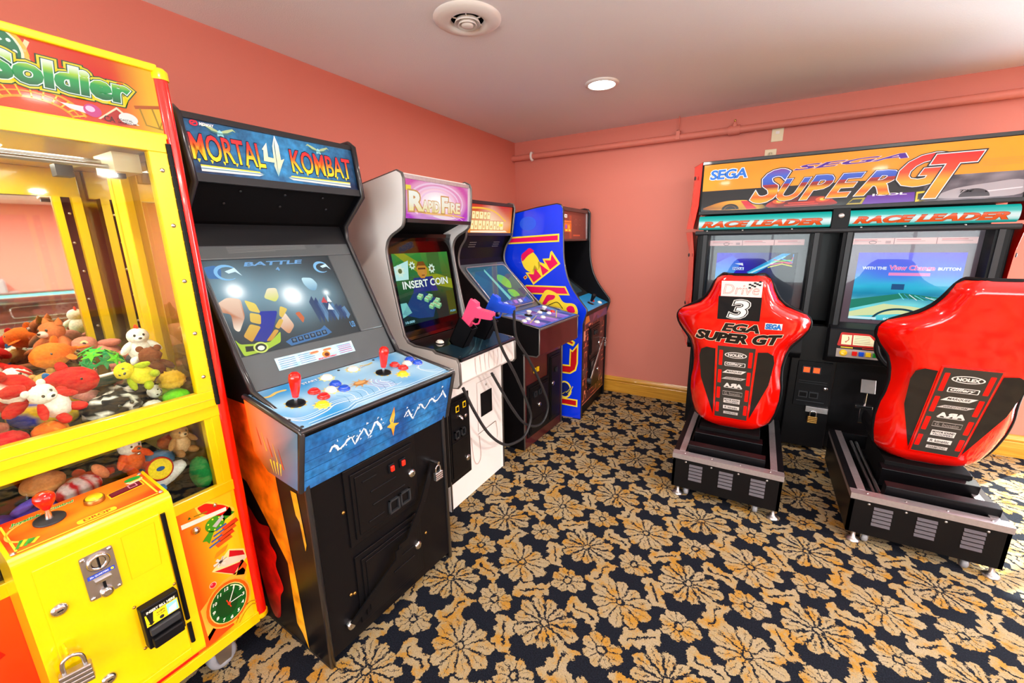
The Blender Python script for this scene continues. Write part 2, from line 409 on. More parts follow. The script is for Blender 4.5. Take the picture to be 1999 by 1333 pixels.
def carpet_material():
    m = bpy.data.materials.new('floral_carpet'); m.use_nodes = True; nt = m.node_tree; S.nt = nt; b = nt.nodes['Principled BSDF']
    tc = nt.nodes.new('ShaderNodeTexCoord')
    def nz(scale, detail=3, rough=0.6):
        n = nt.nodes.new('ShaderNodeTexNoise'); n.inputs['Scale'].default_value = scale; n.inputs['Detail'].default_value = detail; n.inputs['Roughness'].default_value = rough
        nt.links.new(tc.outputs['Object'], n.inputs['Vector']); return n
    wob = nz(42, 4, 0.75); sep = nt.nodes.new('ShaderNodeSeparateXYZ'); nt.links.new(tc.outputs['Object'], sep.inputs[0])
    sc = nt.nodes.new('ShaderNodeSeparateColor'); nt.links.new(wob.outputs['Color'], sc.inputs[0])
    PX, PY = 0.468, 0.484
    x = S(sep.outputs[0]) + (S(sc.outputs[0])-0.5)*0.046; y = S(sep.outputs[1]) + (S(sc.outputs[1])-0.5)*0.046
    u = (x-1.645)/PX; v = (y+2.222)/PY
    def cell(du, dv): return (u-du).wrap()*PX, (v-dv).wrap()*PY
    def polar(dx, dy): return (dx*dx+dy*dy).sqrt(), S.op('ARCTAN2', dy, dx)
    def flower(du, dv, R, n, ph, slit, aniso=1.0):
        dx, dy = cell(du, dv); r, a = polar(dx, dy); t = a*(n/2.0)+ph
        edge = R*(0.70 + 0.30*S.op('POWER', t.cos().abs(), 0.6)) * (0.96 + 0.09*(a*2.0+ph).cos() + 0.07*(a*3.0-ph).cos())
        body = r < edge
        cut = (t.cos().abs()*r < slit*(0.35+r*9.0)) * (r > 0.022) * (r < edge*0.93)
        vein = (t.sin().abs()*r < slit*0.30) * (r > R*0.45) * (r < edge*0.9)
        ring = (r > 0.012) * (r < 0.021)
        return body * (1.0-cut) * (1.0-vein) * (1.0-ring)
    A = flower(0, 0, 0.128, 11, 0.3, 0.030); B = flower(.5, .5, 0.128, 10, 1.0, 0.020)
    C1 = flower(.5, 0, 0.076, 8, 0.6, 0.012); C2 = flower(0, .5, 0.076, 8, 0.2, 0.012)
    def leaf(du, dv, ang, L, w, bend):
        dx, dy = cell(du, dv); c, s_ = math.cos(ang), math.sin(ang); p = dx*c+dy*s_; q = dy*c-dx*s_
        q = q - bend*(p*(PI/L)).sin()
        th = w*S.op('POWER', (1.0-(p/L)*(p/L)).max(0.0), 0.7)*(1.0+0.22*(p*150.0).sin())*(1.0-0.25*(p/L))
        body = q.abs() < th
        spine = ((q-0.006*(p*60.0).sin()).abs() < 0.0046) * (p < L*0.55) * (p > -L*0.6)
        return body*(1.0-spine)
    a1, a2 = math.radians(-42), math.radians(52)
    Lv = leaf(.25, .25, a1, 0.087, 0.040, 0.018).max(leaf(-.25, -.25, a1, 0.087, 0.040, -0.018))
    Lh = leaf(.25, -.25, a2, 0.089, 0.040, 0.018).max(leaf(-.25, .25, a2, 0.089, 0.040, -0.018))
    mask = A.max(B).max(C1).max(C2).max(Lv).max(Lh)
    sp = nz(210, 3, 0.8); tone = nz(11.0, 4, 0.7)
    cr = nt.nodes.new('ShaderNodeValToRGB'); e = cr.color_ramp.elements
    e[0].position = 0.38; e[0].color = H('#a39276') + (1,); e[1].position = 0.585; e[1].color = H('#aa7c30') + (1,)
    e2 = cr.color_ramp.elements.new(0.50); e2.color = H('#a08c68') + (1,)
    nt.links.new((S(tone.outputs['Fac'])*0.72 + S(sp.outputs['Fac'])*0.28).k, cr.inputs[0])
    cd = nt.nodes.new('ShaderNodeValToRGB'); d = cd.color_ramp.elements
    d[0].position = 0.3; d[0].color = H('#0b0c12') + (1,); d[1].position = 0.75; d[1].color = H('#20242f') + (1,)
    nt.links.new(sp.outputs['Fac'], cd.inputs[0])
    mx = nt.nodes.new('ShaderNodeMix'); mx.data_type = 'RGBA'
    nt.links.new(mask.k, mx.inputs['Factor']); nt.links.new(cd.outputs[0], mx.inputs['A']); nt.links.new(cr.outputs[0], mx.inputs['B'])
    sv = nt.nodes.new('ShaderNodeVectorMath'); sv.operation = 'SCALE'; nt.links.new(mx.outputs['Result'], sv.inputs[0])
    nt.links.new((0.10 + S(sp.outputs['Fac'])*1.75).k, sv.inputs['Scale'])
    nt.links.new(sv.outputs[0], b.inputs['Base Color']); b.inputs['Roughness'].default_value = 0.95; b.inputs['Specular IOR Level'].default_value = 0.1
    bp = nt.nodes.new('ShaderNodeBump'); bp.inputs['Strength'].default_value = 0.5; bp.inputs['Distance'].default_value = 0.006
    nt.links.new((S(sp.outputs['Fac']) + mask*0.5).k, bp.inputs['Height']); nt.links.new(bp.outputs['Normal'], b.inputs['Normal'])
    MATS['floral_carpet'] = m
carpet_material()
mat('pink_paint', '#d57a69', 0.6, bump=0.06, scale=120, vary=0.02)
mat('ceiling_paint', '#f0eef2', 0.85, bump=0.25, scale=180)
def wood_material():
    m = bpy.data.materials.new('oak'); m.use_nodes = True; nt = m.node_tree; b = nt.nodes['Principled BSDF']
    tc = nt.nodes.new('ShaderNodeTexCoord'); mp = nt.nodes.new('ShaderNodeMapping'); mp.inputs['Scale'].default_value = (1.5, 60, 60)
    nz = nt.nodes.new('ShaderNodeTexNoise'); nz.inputs['Scale'].default_value = 2.0; nz.inputs['Detail'].default_value = 6
    cr = nt.nodes.new('ShaderNodeValToRGB'); e = cr.color_ramp.elements
    e[0].position = 0.3; e[0].color = H('#b9781c') + (1,); e[1].position = 0.7; e[1].color = H('#dda33c') + (1,)
    nt.links.new(tc.outputs['Object'], mp.inputs[0]); nt.links.new(mp.outputs[0], nz.inputs['Vector'])
    nt.links.new(nz.outputs['Fac'], cr.inputs[0]); nt.links.new(cr.outputs[0], b.inputs['Base Color'])
    b.inputs['Roughness'].default_value = 0.3; b.inputs['Coat Weight'].default_value = 0.4; MATS['oak'] = m
wood_material()

RX, RY, RH = 12.0, -7.6, 2.44
def struct(name, mb, bevel=0): ORG[0] = Vector((0, 0, 0)); return tag(mb.build(name, None, bevel), kind='structure')
struct('floor', MB().box((0, RY, -0.1), (RX, 0, 0), 'floral_carpet'))
struct('ceiling', MB().box((-0.1, RY, RH), (RX, 0.1, RH+0.1), 'ceiling_paint'))
struct('wall_left', MB().box((-0.1, RY, 0), (0, 0.1, RH), 'pink_paint'))
WX0, WX1, WZ0, WZ1 = 4.0, 5.5, 0.12, 2.12
mb = MB()
mb.box((0, 0, 0), (WX0, 0.1, RH), 'pink_paint').box((WX1, 0, 0), (RX, 0.1, RH), 'pink_paint')
mb.box((WX0, 0, 0), (WX1, 0.1, WZ0), 'pink_paint').box((WX0, 0, WZ1), (WX1, 0.1, RH), 'pink_paint')
struct('wall_back', mb)
struct('wall_right', MB().box((RX, RY, 0), (RX+0.1, 0.1, RH), 'pink_paint'))
FX0, FX1, FZ0, FZ1 = 0.2, 5.8, 0.5, 2.2
mb = MB()
mb.box((-0.1, RY-0.1, 0), (FX0, RY, RH), 'pink_paint').box((FX1, RY-0.1, 0), (RX, RY, RH), 'pink_paint')
mb.box((FX0, RY-0.1, 0), (FX1, RY, FZ0), 'pink_paint').box((FX0, RY-0.1, FZ1), (FX1, RY, RH), 'pink_paint')
struct('wall_front', mb)
def window(name, x0, x1, z0, z1, y, n):
    mb = MB(); w = 0.05
    mb.box((x0, y-0.05, z0), (x0+w, y+0.05, z1), 'white_plastic').box((x1-w, y-0.05, z0), (x1, y+0.05, z1), 'white_plastic')
    mb.box((x0, y-0.05, z0), (x1, y+0.05, z0+w), 'white_plastic').box((x0, y-0.05, z1-w), (x1, y+0.05, z1), 'white_plastic')
    for i in range(1, n): c = x0+(x1-x0)*i/n; mb.box((c-0.02, y-0.03, z0), (c+0.02, y+0.03, z1), 'white_plastic')
    o = struct(name, mb)
    MB().box((x0+w, y-0.004, z0+w), (x1-w, y+0.004, z1-w), 'clear_glass').build('glass', o)
window('window_1', WX0, WX1, WZ0, WZ1, 0.05, 2)
window('fill_window', FX0, FX1, FZ0, FZ1, RY-0.05, 5)  # unseen window, added as the opening for the fill lamp
prof = [(0, 0), (-0.018, 0), (-0.018, 0.105), (-0.012, 0.112), (-0.020, 0.118), (-0.022, 0.128), (-0.016, 0.140), (-0.008, 0.150), (-0.006, 0.158), (0, 0.158)]
struct('baseboard_back', MB().prism([(y, z) for y, z in prof], 0, WX0, 'oak', ax='x'))
struct('baseboard_right', MB().prism([(RX+y, z) for y, z in prof], RY, 0, 'oak', ax='y'))
struct('baseboard_left', MB().prism([(-y, z) for y, z in prof], RY, -0.03, 'oak', ax='y'))

# ------------------------------------------------------------------ ceiling fittings
def ceiling_light(x, y, label, power=17, col=(1.0, 0.92, 0.84), grp=None):
    t = thing('ceiling_light', label, 'ceiling light', (x, y, RH), grp)
    MB().lathe([(0.106, 0), (0.106, -0.006), (0.092, -0.012), (0.084, -0.012), (0.082, -0.004)], (x, y, RH), Z, 'white_plastic', 32).build('trim_ring', t)
    MB().lathe([(0.0001, -0.014), (0.04, -0.013), (0.083, -0.006), (0.083, -0.001)], (x, y, RH), Z, 'lamp_glow', 32).build('diffuser', t)
    l = lamp('ceiling_light_bulb', 'AREA', (x, y, RH-0.03), power, col, shape='DISK', size=0.16)
    return t
mat('lamp_glow', '#fff4e6', 0.4, emit=30.0)
ceiling_light(1.265, -1.10, 'round recessed downlight glowing in the ceiling near the room corner')
for x, y, e in ((1.5, -3.5, 14), (3.3, -2.9, 14), (1.6, -5.8, 14), (3.6, -5.4, 14)):
    ceiling_light(x, y, 'round recessed ceiling downlight behind the viewer', e, grp='ceiling downlights behind the viewer')
for x, y in ((6.6, -1.6), (6.6, -4.2), (9.6, -1.6), (9.6, -4.2)):
    ceiling_light(x, y, 'round recessed ceiling downlight over the pool table end of the room', 300, (1, .93, .88), grp='ceiling downlights over the pool table end')

VX, VY = 1.012, -2.185
t = thing('ceiling_vent', 'round white ceiling air diffuser with concentric rings', 'air vent', (VX, VY, RH))
MB().lathe([(0.150, 0), (0.150, -0.004), (0.135, -0.014), (0.095, -0.022), (0.075, -0.014), (0.072, 0.0)], (VX, VY, RH), Z, 'white_plastic', 40).build('outer_flange', t)
MB().lathe([(0.0001, -0.002), (0.074, -0.002)], (VX, VY, RH), Z, 'dark_grey', 32).build('duct_opening', t)
for r, d in ((0.058, 0.020), (0.042, 0.026)):
    MB().lathe([(r-0.012, -d+0.012), (r-0.002, -d-0.004), (r, -d-0.002), (r-0.008, -d+0.014)], (VX, VY, RH), Z, 'white_plastic', 36).build('diffuser_ring', t)
mb = MB().lathe([(0.0001, -0.034), (0.012, -0.034), (0.026, -0.030), (0.028, -0.024), (0.010, -0.02), (0.010, 0)], (VX, VY, RH), Z, 'white_plastic', 30)
for a in range(3): mb.box((-0.07, -0.002, -0.012), (0.07, 0.002, -0.008), 'white_plastic', M=Matrix.Translation((VX, VY, RH)) @ Matrix.Rotation(a*PI/3, 4, 'Z'))
mb.build('centre_cone', t)

PZ, PYY, PR = 2.283, -0.05, 0.026
t = thing('sprinkler_pipe', 'pink painted pipe running along the top of the back wall', 'pipe', (2.0, PYY, PZ))
MB().tube([(0.0, PYY, PZ), (3.0, PYY, PZ), (6.0, PYY, PZ)], PR, 'pink_paint', 18).build('pipe_run', t)
MB().lathe([(PR, 0), (0.045, 0.002), (0.043, 0.012), (PR, 0.016)], (0.215, PYY, PZ), X, 'white_plastic', 24).build('escutcheon', t, label='white ring around the pipe')
mb = MB(); mb.tube([(1.565, PYY, PZ+PR), (1.565, PYY, RH)], 0.004, 'pink_paint', 8)
for s in (-1, 1): mb.box((1.55, PYY+s*0.03-0.002, PZ-0.02), (1.58, PYY+s*0.03+0.002, PZ+0.05), 'pink_paint')
mb.box((1.553, PYY-0.032, PZ+0.046), (1.577, PYY+0.032, PZ+0.052), 'pink_paint'); mb.build('hanger', t)
mb = MB(); mb.tube([(1.93, PYY, PZ), (2.01, PYY, PZ)], 0.034, 'pink_paint', 18); mb.lathe([(0.018, 0), (0.018, 0.04), (0.010, 0.05), (0.010, 0.058)], (1.97, PYY, PZ), (0, -0.3, 1), 'pink_paint', 14)
mb.build('tee_fitting', t)
MB().lathe([(0.006, 0.0), (0.008, 0.01), (0.004, 0.018)], (1.972, PYY-0.022, PZ+0.054), (0, -0.3, 1), 'brass', 10).build('sprinkler_head', t, label='small brass sprinkler tip')
def wall_plate(x, z, label, cat, name):
    t = thing(name, label, cat, (x, 0, z))
    MB().box((x-0.038, -0.006, z-0.06), (x+0.038, 0, z+0.06), 'cream').build('cover_plate', t, bevel=0.003)
    return t
t = wall_plate(2.26, 2.235, 'cream wall plate with small jack just under the pink pipe', 'wall plate', 'wall_plate')
MB().box((2.248, -0.010, 2.228), (2.272, -0.005, 2.246), 'white_plastic').build('jack', t)
t = wall_plate(2.229, 2.065, 'cream electrical outlet just above the racing cabinet header', 'outlet', 'wall_outlet')
for dz in (-0.024, 0.024):
    mb = MB(); mb.lathe([(0.017, 0), (0.017, 0.003), (0.0001, 0.0035)], (2.229, -0.006, 2.065+dz), -Y, 'cream', 20)
    for dx in (-0.006, 0.006): mb.box((2.229+dx-0.0012, -0.0105, 2.065+dz-0.002), (2.229+dx+0.0012, -0.0095, 2.065+dz+0.009), 'black_matte')
    mb.build('receptacle', t)

# ================================================================== arcade cabinets along the left wall
def cabinet(name, label, loc, rot, cat='arcade machine'):
    t = thing(name, label, cat, loc); t.rotation_euler = (0, 0, rot); ORG[0] = Vector((0, 0, 0)); return t
def to_world(t, p):
    return Matrix.Translation(t.location) @ t.rotation_euler.to_matrix().to_4x4() @ Vector(p)
def side_panels(t, prof, hw, th, m, trim, trim_r=0.0095, open_from=None):
    for s in (-1, 1):
        y0, y1 = (-hw, -hw+th) if s < 0 else (hw-th, hw)
        o = MB().prism(prof, y0, y1, m).build('side_panel', t)
        yc = (y0+y1)/2
        path = [(x, yc, z) for x, z in prof if True]
        MB().tube(path, trim_r, trim, 6, closed=True).build('edge_trim', o)
def slab(mb, a, b, y0, y1, th, m, col=None):
    """thick board seen edge-on from (x, z) a to b; th > 0 grows to the right of a->b"""
    a = Vector(a); b = Vector(b); d = (b-a).normalized(); n = Vector((d.y, -d.x))*th
    return mb.prism([tuple(a), tuple(b), tuple(b+n), tuple(a+n)], y0, y1, m, col)
def along(a, b):
    a = Vector((a[0], 0, a[1])); b = Vector((b[0], 0, b[1])); return a, (b-a).normalized()
def vec3(a, h=0): return Vector((a[0], h, a[1]))

def coin_door(t, x, y0, y1, z0, z1, lock, reds=(), slots=(), slats=(), m='black_metal'):
    mb = MB(); mb.box((x-0.006, y0-0.022, z0-0.022), (x+0.006, y1+0.022, z1+0.022), m)
    mb.box((x+0.005, y0, z0), (x+0.013, y1, z1), m); mb.box((x+0.0125, y0+0.014, z0+0.014), (x+0.017, y1-0.014, z1-0.014), m)
    for (a, b, c, d) in slats: mb.tube([(x+0.018, a, b), (x+0.018, c, d)], 0.003, m, 6)
    o = mb.build('coin_door', t, bevel=0.004)
    if lock:
        mb = MB().lathe([(0.017, 0), (0.017, 0.008), (0.011, 0.012), (0.0001, 0.012)], (x+0.016, lock[0], lock[1]), X, 'chrome', 18)
        mb.box((x+0.027, lock[0]-0.001, lock[1]-0.006), (x+0.0285, lock[0]+0.001, lock[1]+0.006), 'black_matte'); mb.build('lock_cylinder', o)
    for (y, z, w, h, lm) in reds:
        mb = MB(); mb.box((x+0.012, y-w*0.9, z-h*0.85), (x+0.026, y+w*0.9, z+h*0.85), 'black_plastic')
        b_ = mb.build('coin_slot', o, bevel=0.003)
        MB().box((x+0.024, y-w*0.5, z-h*0.5), (x+0.032, y+w*0.5, z+h*0.5), lm).build('reject_button', b_, bevel=0.003, label='lit red button')
    for (y, z, w, h) in slots:
        mb = MB(); e = 0.007
        mb.box((x+0.012, y-w, z-h), (x+0.026, y-w+e, z+h), 'dark_grey').box((x+0.012, y+w-e, z-h), (x+0.026, y+w, z+h), 'dark_grey')
        mb.box((x+0.012, y-w, z-h), (x+0.026, y+w, z-h+e), 'dark_grey').box((x+0.012, y-w, z+h-e), (x+0.026, y+w, z+h), 'dark_grey')
        mb.box((x+0.012, y-w, z-h), (x+0.014, y+w, z+h), 'black_matte'); mb.build('coin_return', o)
    return o

# ------------------------------------------------------------------ 1: black fighting-game cabinet with the blue header
FT = cabinet('arcade_cabinet', 'black arcade cabinet with blue fighting game header, red joysticks and flame side art', (1.078, -2.922, 0), -0.045)
hw = 0.325
sp = [(-0.97, 0), (0, 0), (0, 0.72), (0.0, 0.93), (-0.25, 1.0), (-0.30, 1.075), (-0.535, 1.50), (-0.535, 1.56), (-0.395, 1.68), (-0.425, 1.885), (-0.455, 1.905), (-0.90, 1.89), (-0.97, 1.80)]
side_panels(FT, sp, hw, 0.014, 'black_laminate', 'trim_black', 0.0105)
iy = hw-0.0135
mb = MB()
slab(mb, (-0.002, 0.03), (-0.002, 0.93), -iy, iy, -0.02, 'black_laminate')
mb.prism([(-0.955, 0.03), (-0.955, 1.85), (-0.90, 1.87), (-0.47, 1.88), (-0.43, 1.69), (-0.57, 1.57), (-0.62, 1.545), (-0.62, 1.0), (-0.60, 0.9), (-0.05, 0.9), (-0.03, 0.03)], -iy, iy, 'black_matte')
for y in (-0.2, 0.0, 0.2):
    screw(mb, (-0.497, y, 1.628), (0.65, 0, -0.76), 0.005, 'dark_grey'); screw(mb, (-0.45, y*0.8, 1.668), (0.65, 0, -0.76), 0.005, 'dark_grey')
mb.build('cabinet_body', FT)
# marquee
ma, mv = along((-0.416, 1.705), (-0.440, 1.875))
mb = MB(); q = Panel(mb, ma+X*0.004, Y, mv, 'print_gloss')
q.grid(-iy, 0, iy, 0.172, 24, 8, lambda a, b: lerp(H('#2f7fb6'), H('#10234a'), min(1, abs(a)*2.2+0.35*noise.noise(Vector((a*12, b*16, 1)))+(0.3 if b < 0.04 else 0))), 0, 'print_mottled')
fire = vgrad(0.045, 0.128, [(0, '#ffe030'), (0.4, '#ffb42a'), (0.55, '#f06a28'), (0.75, '#e8382c'), (1, '#d82a38')])
dk = [(0.03, '#0e1a34')]
for s, x0, w in (('MORTAL', -0.300, 0.225), ('KOMBAT', 0.026, 0.262)):
    q.text(s, x0, 0.048, w, 0.080, fire, 5, bold=0.012, out=dk)
    for i in range(6):
        xx = x0+w*(i+0.1)/6.0
        q.poly([(xx+0.006, 0.05), (xx+0.016, 0.05), (xx+0.010, 0.038)], '#ffe030', 4)
for x0, x1, tip in ((-0.285, -0.085, 1), (0.0, 0.275, -1)):
    a, b = (x0, x1) if tip > 0 else (x1, x0)
    q.poly([(a, 0.030), (b-tip*0.02, 0.030), (b, 0.024), (b-tip*0.02, 0.016), (a, 0.012)], '#c9d6dc', 3); q.line([(a, 0.0305), (b-tip*0.015, 0.0295)], 0.004, '#ffdf3a', 4)
    q.line([(a, 0.021), (b, 0.024)], 0.003, '#4a84a0', 4)
sil = vgrad(0.02, 0.17, [(0, '#5fb0c8'), (0.4, '#e8e3b0'), (1, '#eef6f4')])
q.poly([(-0.021, 0.170), (-0.012, 0.135), (-0.014, 0.083), (0.0, 0.090), (-0.012, 0.070), (-0.018, 0.058), (-0.036, 0.022), (-0.044, 0.060), (-0.040, 0.071), (-0.078, 0.072), (-0.072, 0.11), (-0.077, 0.112), (-0.056, 0.138), (-0.060, 0.088), (-0.040, 0.086), (-0.036, 0.13)], sil, 6)
q.poly([(-0.023, 0.165), (-0.026, 0.13), (-0.036, 0.03), (-0.030, 0.08), (-0.030, 0.13)], '#4b7f92', 7)
for cx in (-0.205, 0.150):
    for s in (-1, 1):
        q.line([(cx, 0.142), (cx+s*0.02, 0.150), (cx+s*0.042, 0.160), (cx+s*0.05, 0.154)], [0.008, 0.010, 0.006, 0.001], '#9fb98a', 4); q.line([(cx, 0.138), (cx+s*0.022, 0.143), (cx+s*0.04, 0.148)], [0.006, 0.006, 0.001], '#3f6f74', 5)
    q.poly([(cx-0.008, 0.145), (cx, 0.152), (cx+0.008, 0.145), (cx+0.01, 0.13), (cx, 0.134), (cx-0.01, 0.13)], '#8fd0d8', 5)
q.text('MIDWAY', -0.262, 0.156, 0.042, 0.009, '#ffffff', 5, bold=0.03, shear=0.2)
q.ring(-0.277, 0.160, 0.010, 0.007, 0.004, '#e02a40', 5); q.line([(-0.288, 0.154), (-0.268, 0.167)], 0.004, '#e02a40', 6)
mb.build('marquee', FT)
mb = MB(); slab(mb, (-0.406, 1.682), (-0.411, 1.708), -iy, iy, 0.008, 'dark_grey'); slab(mb, (-0.440, 1.873), (-0.444, 1.892), -iy, iy, 0.010, 'trim_black'); mb.build('marquee_retainer', FT)
# bezel, monitor picture
ba, bv = along((-0.262, 0.995), (-0.569, 1.55)); bn = Y.cross(bv)
sx0, sx1, sy0, sy1 = -0.300, 0.190, 0.130, 0.502
def bez(mb, x0, y0, x1, y1, m, d0=-0.012, d1=0.0):
    P = lambda a, b, d: ba+Y*a+bv*b+bn*d
    vs = [P(a, b, d) for d in (d0, d1) for a, b in ((x0, y0), (x1, y0), (x1, y1), (x0, y1))]
    mb.add(vs, [(0,3,2,1),(4,5,6,7),(0,1,5,4),(1,2,6,5),(2,3,7,6),(3,0,4,7)], m)
mb = MB(); bez(mb, -iy, 0.0, iy, sy0, 'grey_bezel'); bez(mb, -iy, sy1, iy, 0.645, 'grey_bezel'); bez(mb, -iy, sy0, sx0, sy1, 'grey_bezel'); bez(mb, sx1, sy0, iy, sy1, 'grey_bezel')
q = Panel(mb, ba, Y, bv, 'print')
q.rect(-iy, 0.555, iy, 0.645, '#1c1d20', 1)
for i in range(5): q.line([(-0.205, 0.548-0.0055*i), (0.10 if i < 4 else -0.03, 0.552-0.0055*i)], 0.0016, '#8a8d92', 2)
mb.build('monitor_bezel', FT, bevel=0.004)
mb = MB(); Ps = Panel(mb, ba-bn*0.011, Y, bv, 'screen_image')
def bg(a, b):
    g = lambda x, y, w: math.exp(-((a-x)**2+(b-y)**2)/w)
    soft = min(1, g(-0.231, 0.379, 0.010)+g(-0.034, 0.337, 0.012)+0.5*g(0.112, 0.332, 0.005)); core = min(1, 1.5*g(-0.231, 0.379, 0.0007)+1.6*g(-0.034, 0.337, 0.0012)+g(0.112, 0.332, 0.00014))  # reflections of the ceiling lights, painted into the picture as glows
    return lerp(lerp(H('#2c3338'), H('#8fb4c8'), soft*0.75), (1.0, 1.05, 1.1), core)
Ps.grid(sx0-0.01, sy0-0.01, sx1+0.01, sy1+0.01, 90, 66, bg, 0)
gold = ['#d8b43c', '#e6cf63', '#c98a35']
def sh(dx, dy, pts): return [(a+dx, b+dy) for a, b in pts]
O = 0.075
for i, P_ in enumerate([[(-.227,.341),(-.194,.322),(-.190,.282),(-.224,.296)], [(-.226,.290),(-.192,.276),(-.205,.238),(-.237,.254)], [(-.240,.247),(-.208,.230),(-.258,.178),(-.278,.205)],
                        [(-.112,.300),(-.088,.284),(-.122,.250),(-.130,.262)], [(-.132,.250),(-.120,.242),(-.150,.208),(-.163,.220)], [(-.165,.212),(-.152,.204),(-.192,.170),(-.212,.172)]]):
    Ps.poly(rounded(sh(0.012, 0, P_), 0.008), vgrad(0.17, 0.34, [(0, gold[2]), (1, gold[1])]), 3)
Ps.poly(rounded(sh(0.012, 0, [(-.318,.337),(-.277,.358),(-.236,.346),(-.246,.277),(-.284,.222),(-.297,.236),(-.286,.294),(-.314,.304)]), 0.012), vgrad(0.22, 0.36, [(0, '#f1e2d2'), (0.5, '#b5653c'), (1, '#f0d3be')]), 2)
Ps.poly(rounded(sh(0.012, 0, [(-.192,.290),(-.128,.282),(-.165,.221),(-.207,.168),(-.252,.184),(-.206,.24)]), 0.01), vgrad(0.17, 0.3, [(0, '#27348f'), (1, '#1c2f9e')]), 2)
Ps.poly(rounded(sh(0.012, 0, [(-.105,.275),(-.088,.213),(-.122,.181),(-.146,.222)]), 0.012), vgrad(0.18, 0.28, [(0, '#c07a4c'), (1, '#f0dccc')]), 2)
Ps.poly(rounded(sh(0.012, 0, [(-.309,.200),(-.298,.178),(-.250,.170),(-.200,.166),(-.149,.200),(-.164,.158),(-.227,.138),(-.300,.133)]), 0.008), '#a8c23a', 4)
Ps.poly(sh(0.012, 0, [(-.286,.168),(-.252,.163),(-.256,.145),(-.290,.148)]), '#2c3026', 5)
Ps.ell(-0.226, 0.153, 0.022, 0.018, '#2c3026', 5); Ps.ring(-0.226, 0.153, 0.022, 0.018, 0.006, '#cfd86a', 6); Ps.ell(-0.226, 0.151, 0.012, 0.009, '#e8ecd8', 6)
Ps.poly(rounded([(-.118,.378),(-.084,.376),(-.088,.338),(-.108,.318),(-.145,.340)], 0.01), vgrad(0.32, 0.38, [(0, '#cfd060'), (1, '#e9d9c4')]), 2)
Ps.poly(rounded([(0.03,.41),(0.075,.405),(0.09,.375),(0.07,.345),(0.045,.352),(0.03,.38)], 0.012), vgrad(0.34, 0.41, [(0, '#5e90b4'), (1, '#c3e2ee')]), 3)
for k in range(9):
    a = 0.02+k*0.016; Ps.poly([(a, 0.30-0.006*k), (a+0.02, 0.325-0.008*k), (a+0.03, 0.25-0.004*k), (a+0.012, 0.20)], ['#33486a', '#27406e', '#5a7fa6'][k % 3], 2)
Ps.poly([(0.07,.290),(0.09,.315),(0.098,.285)], '#c8444c', 5); Ps.poly([(0.098,.29),(0.108,.325),(0.118,.285)], '#e4e8ee', 5); Ps.poly([(0.085,.255),(0.102,.285),(0.112,.25)], '#d9dfe6', 5)
Ps.poly(rounded([(-.055,.262),(-.036,.266),(-.026,.236),(-.04,.216)], 0.006), '#c8643c', 4)
# dragon roundels of the game: curled rings with a hooked head
for cx, cy, sc_ in ((-0.232, 0.452, 1.0), (0.140, 0.450, 0.85)):
    pts = [(cx+sc_*0.036*math.cos(a), cy+sc_*0.028*math.sin(a)) for a in [0.5+i*0.32 for i in range(16)]]
    Ps.line(pts, [0.002+0.010*math.sin(PI*min(1, i/15+0.05)) for i in range(16)], '#7fb6e2', 4)
    Ps.poly([(cx+sc_*0.030, cy+sc_*0.018), (cx-sc_*0.006, cy+sc_*0.006), (cx+sc_*0.004, cy-sc_*0.004), (cx+sc_*0.028, cy+sc_*0.002), (cx+sc_*0.046, cy-sc_*0.016)], '#cfe8f6', 5)
Ps.poly(rounded([(-.298,.478),(-.262,.484),(-.245,.470),(-.258,.430),(-.298,.434)], 0.008), '#3c6ea8', 3)
Ps.text('BATTLE', -0.165, 0.474, 0.23, 0.016, '#6d9ed0', 4, bold=0.03, shear=0.2); Ps.text('4', -0.055, 0.448, 0.014, 0.015, '#6d9ed0', 4, bold=0.03)
Ps.poly([(-.135,.155),(-.11,.165),(0.02,.178),(0.04,.19),(0.06,.155),(0.03,.146),(-.12,.135)], '#3e6ea4', 4)
for k in range(6):
    a = -0.112+k*0.026; Ps.rect(a, 0.145+k*0.0015, a+0.020, 0.163+k*0.0015, '#1d2a3a', 5); Ps.ell(a+0.010, 0.155+k*0.0015, 0.006, 0.006, '#58708a', 6)
Ps.text('U3', 0.158, 0.160, 0.02, 0.025, '#5a9ad4', 4, bold=0.03)
mb.build('screen', FT)
mb = MB(); gp = lambda a, b: ba+Y*a+bv*b+bn*0.0015
mb.add([gp(-iy+.004, 0.004), gp(iy-.004, 0.004), gp(iy-.004, 0.552), gp(-iy+.004, 0.552)], [(0, 1, 2, 3)], 'clear_glass'); mb.build('bezel_glass', FT)
mb = MB(); q = Panel(mb, ba+bn*0.003, Y, bv, 'print_gloss')
q.grid(-0.205, 0.050, 0.118, 0.098, 20, 4, lambda a, b: lerp(H('#7ab9dc'), H('#d2ecf4'), 0.5+0.5*noise.noise(Vector((a*40, b*60, 3)))), 0)
for r in range(5):
    for c in (-0.195, -0.12, 0.045):
        q.line([(c, 0.089-r*0.008), (c+0.062, 0.089-r*0.008)], 0.0022, ['#4a6ea0', '#6a78a8'][r % 2], 1)
for cx in (-0.055, 0.0): q.ell(cx, 0.086, 0.020, 0.006, '#f0a070', 2); q.line([(cx-0.015, 0.086), (cx+0.015, 0.087)], 0.003, '#d84a3a', 3)
q.ell(-0.012, 0.068, 0.017, 0.013, '#e88a3a', 3); q.ell(-0.010, 0.066, 0.010, 0.008, '#5a2a1a', 4); q.text('MORTAL KOMBAT', -0.05, 0.052, 0.08, 0.006, '#d8304a', 4, bold=0.03)
for k in range(4): q.line([(0.05, 0.085-k*0.009), (0.108, 0.085-k*0.009)], 0.002, '#d05a8a', 1)
mb.build('instruction_sticker', FT)
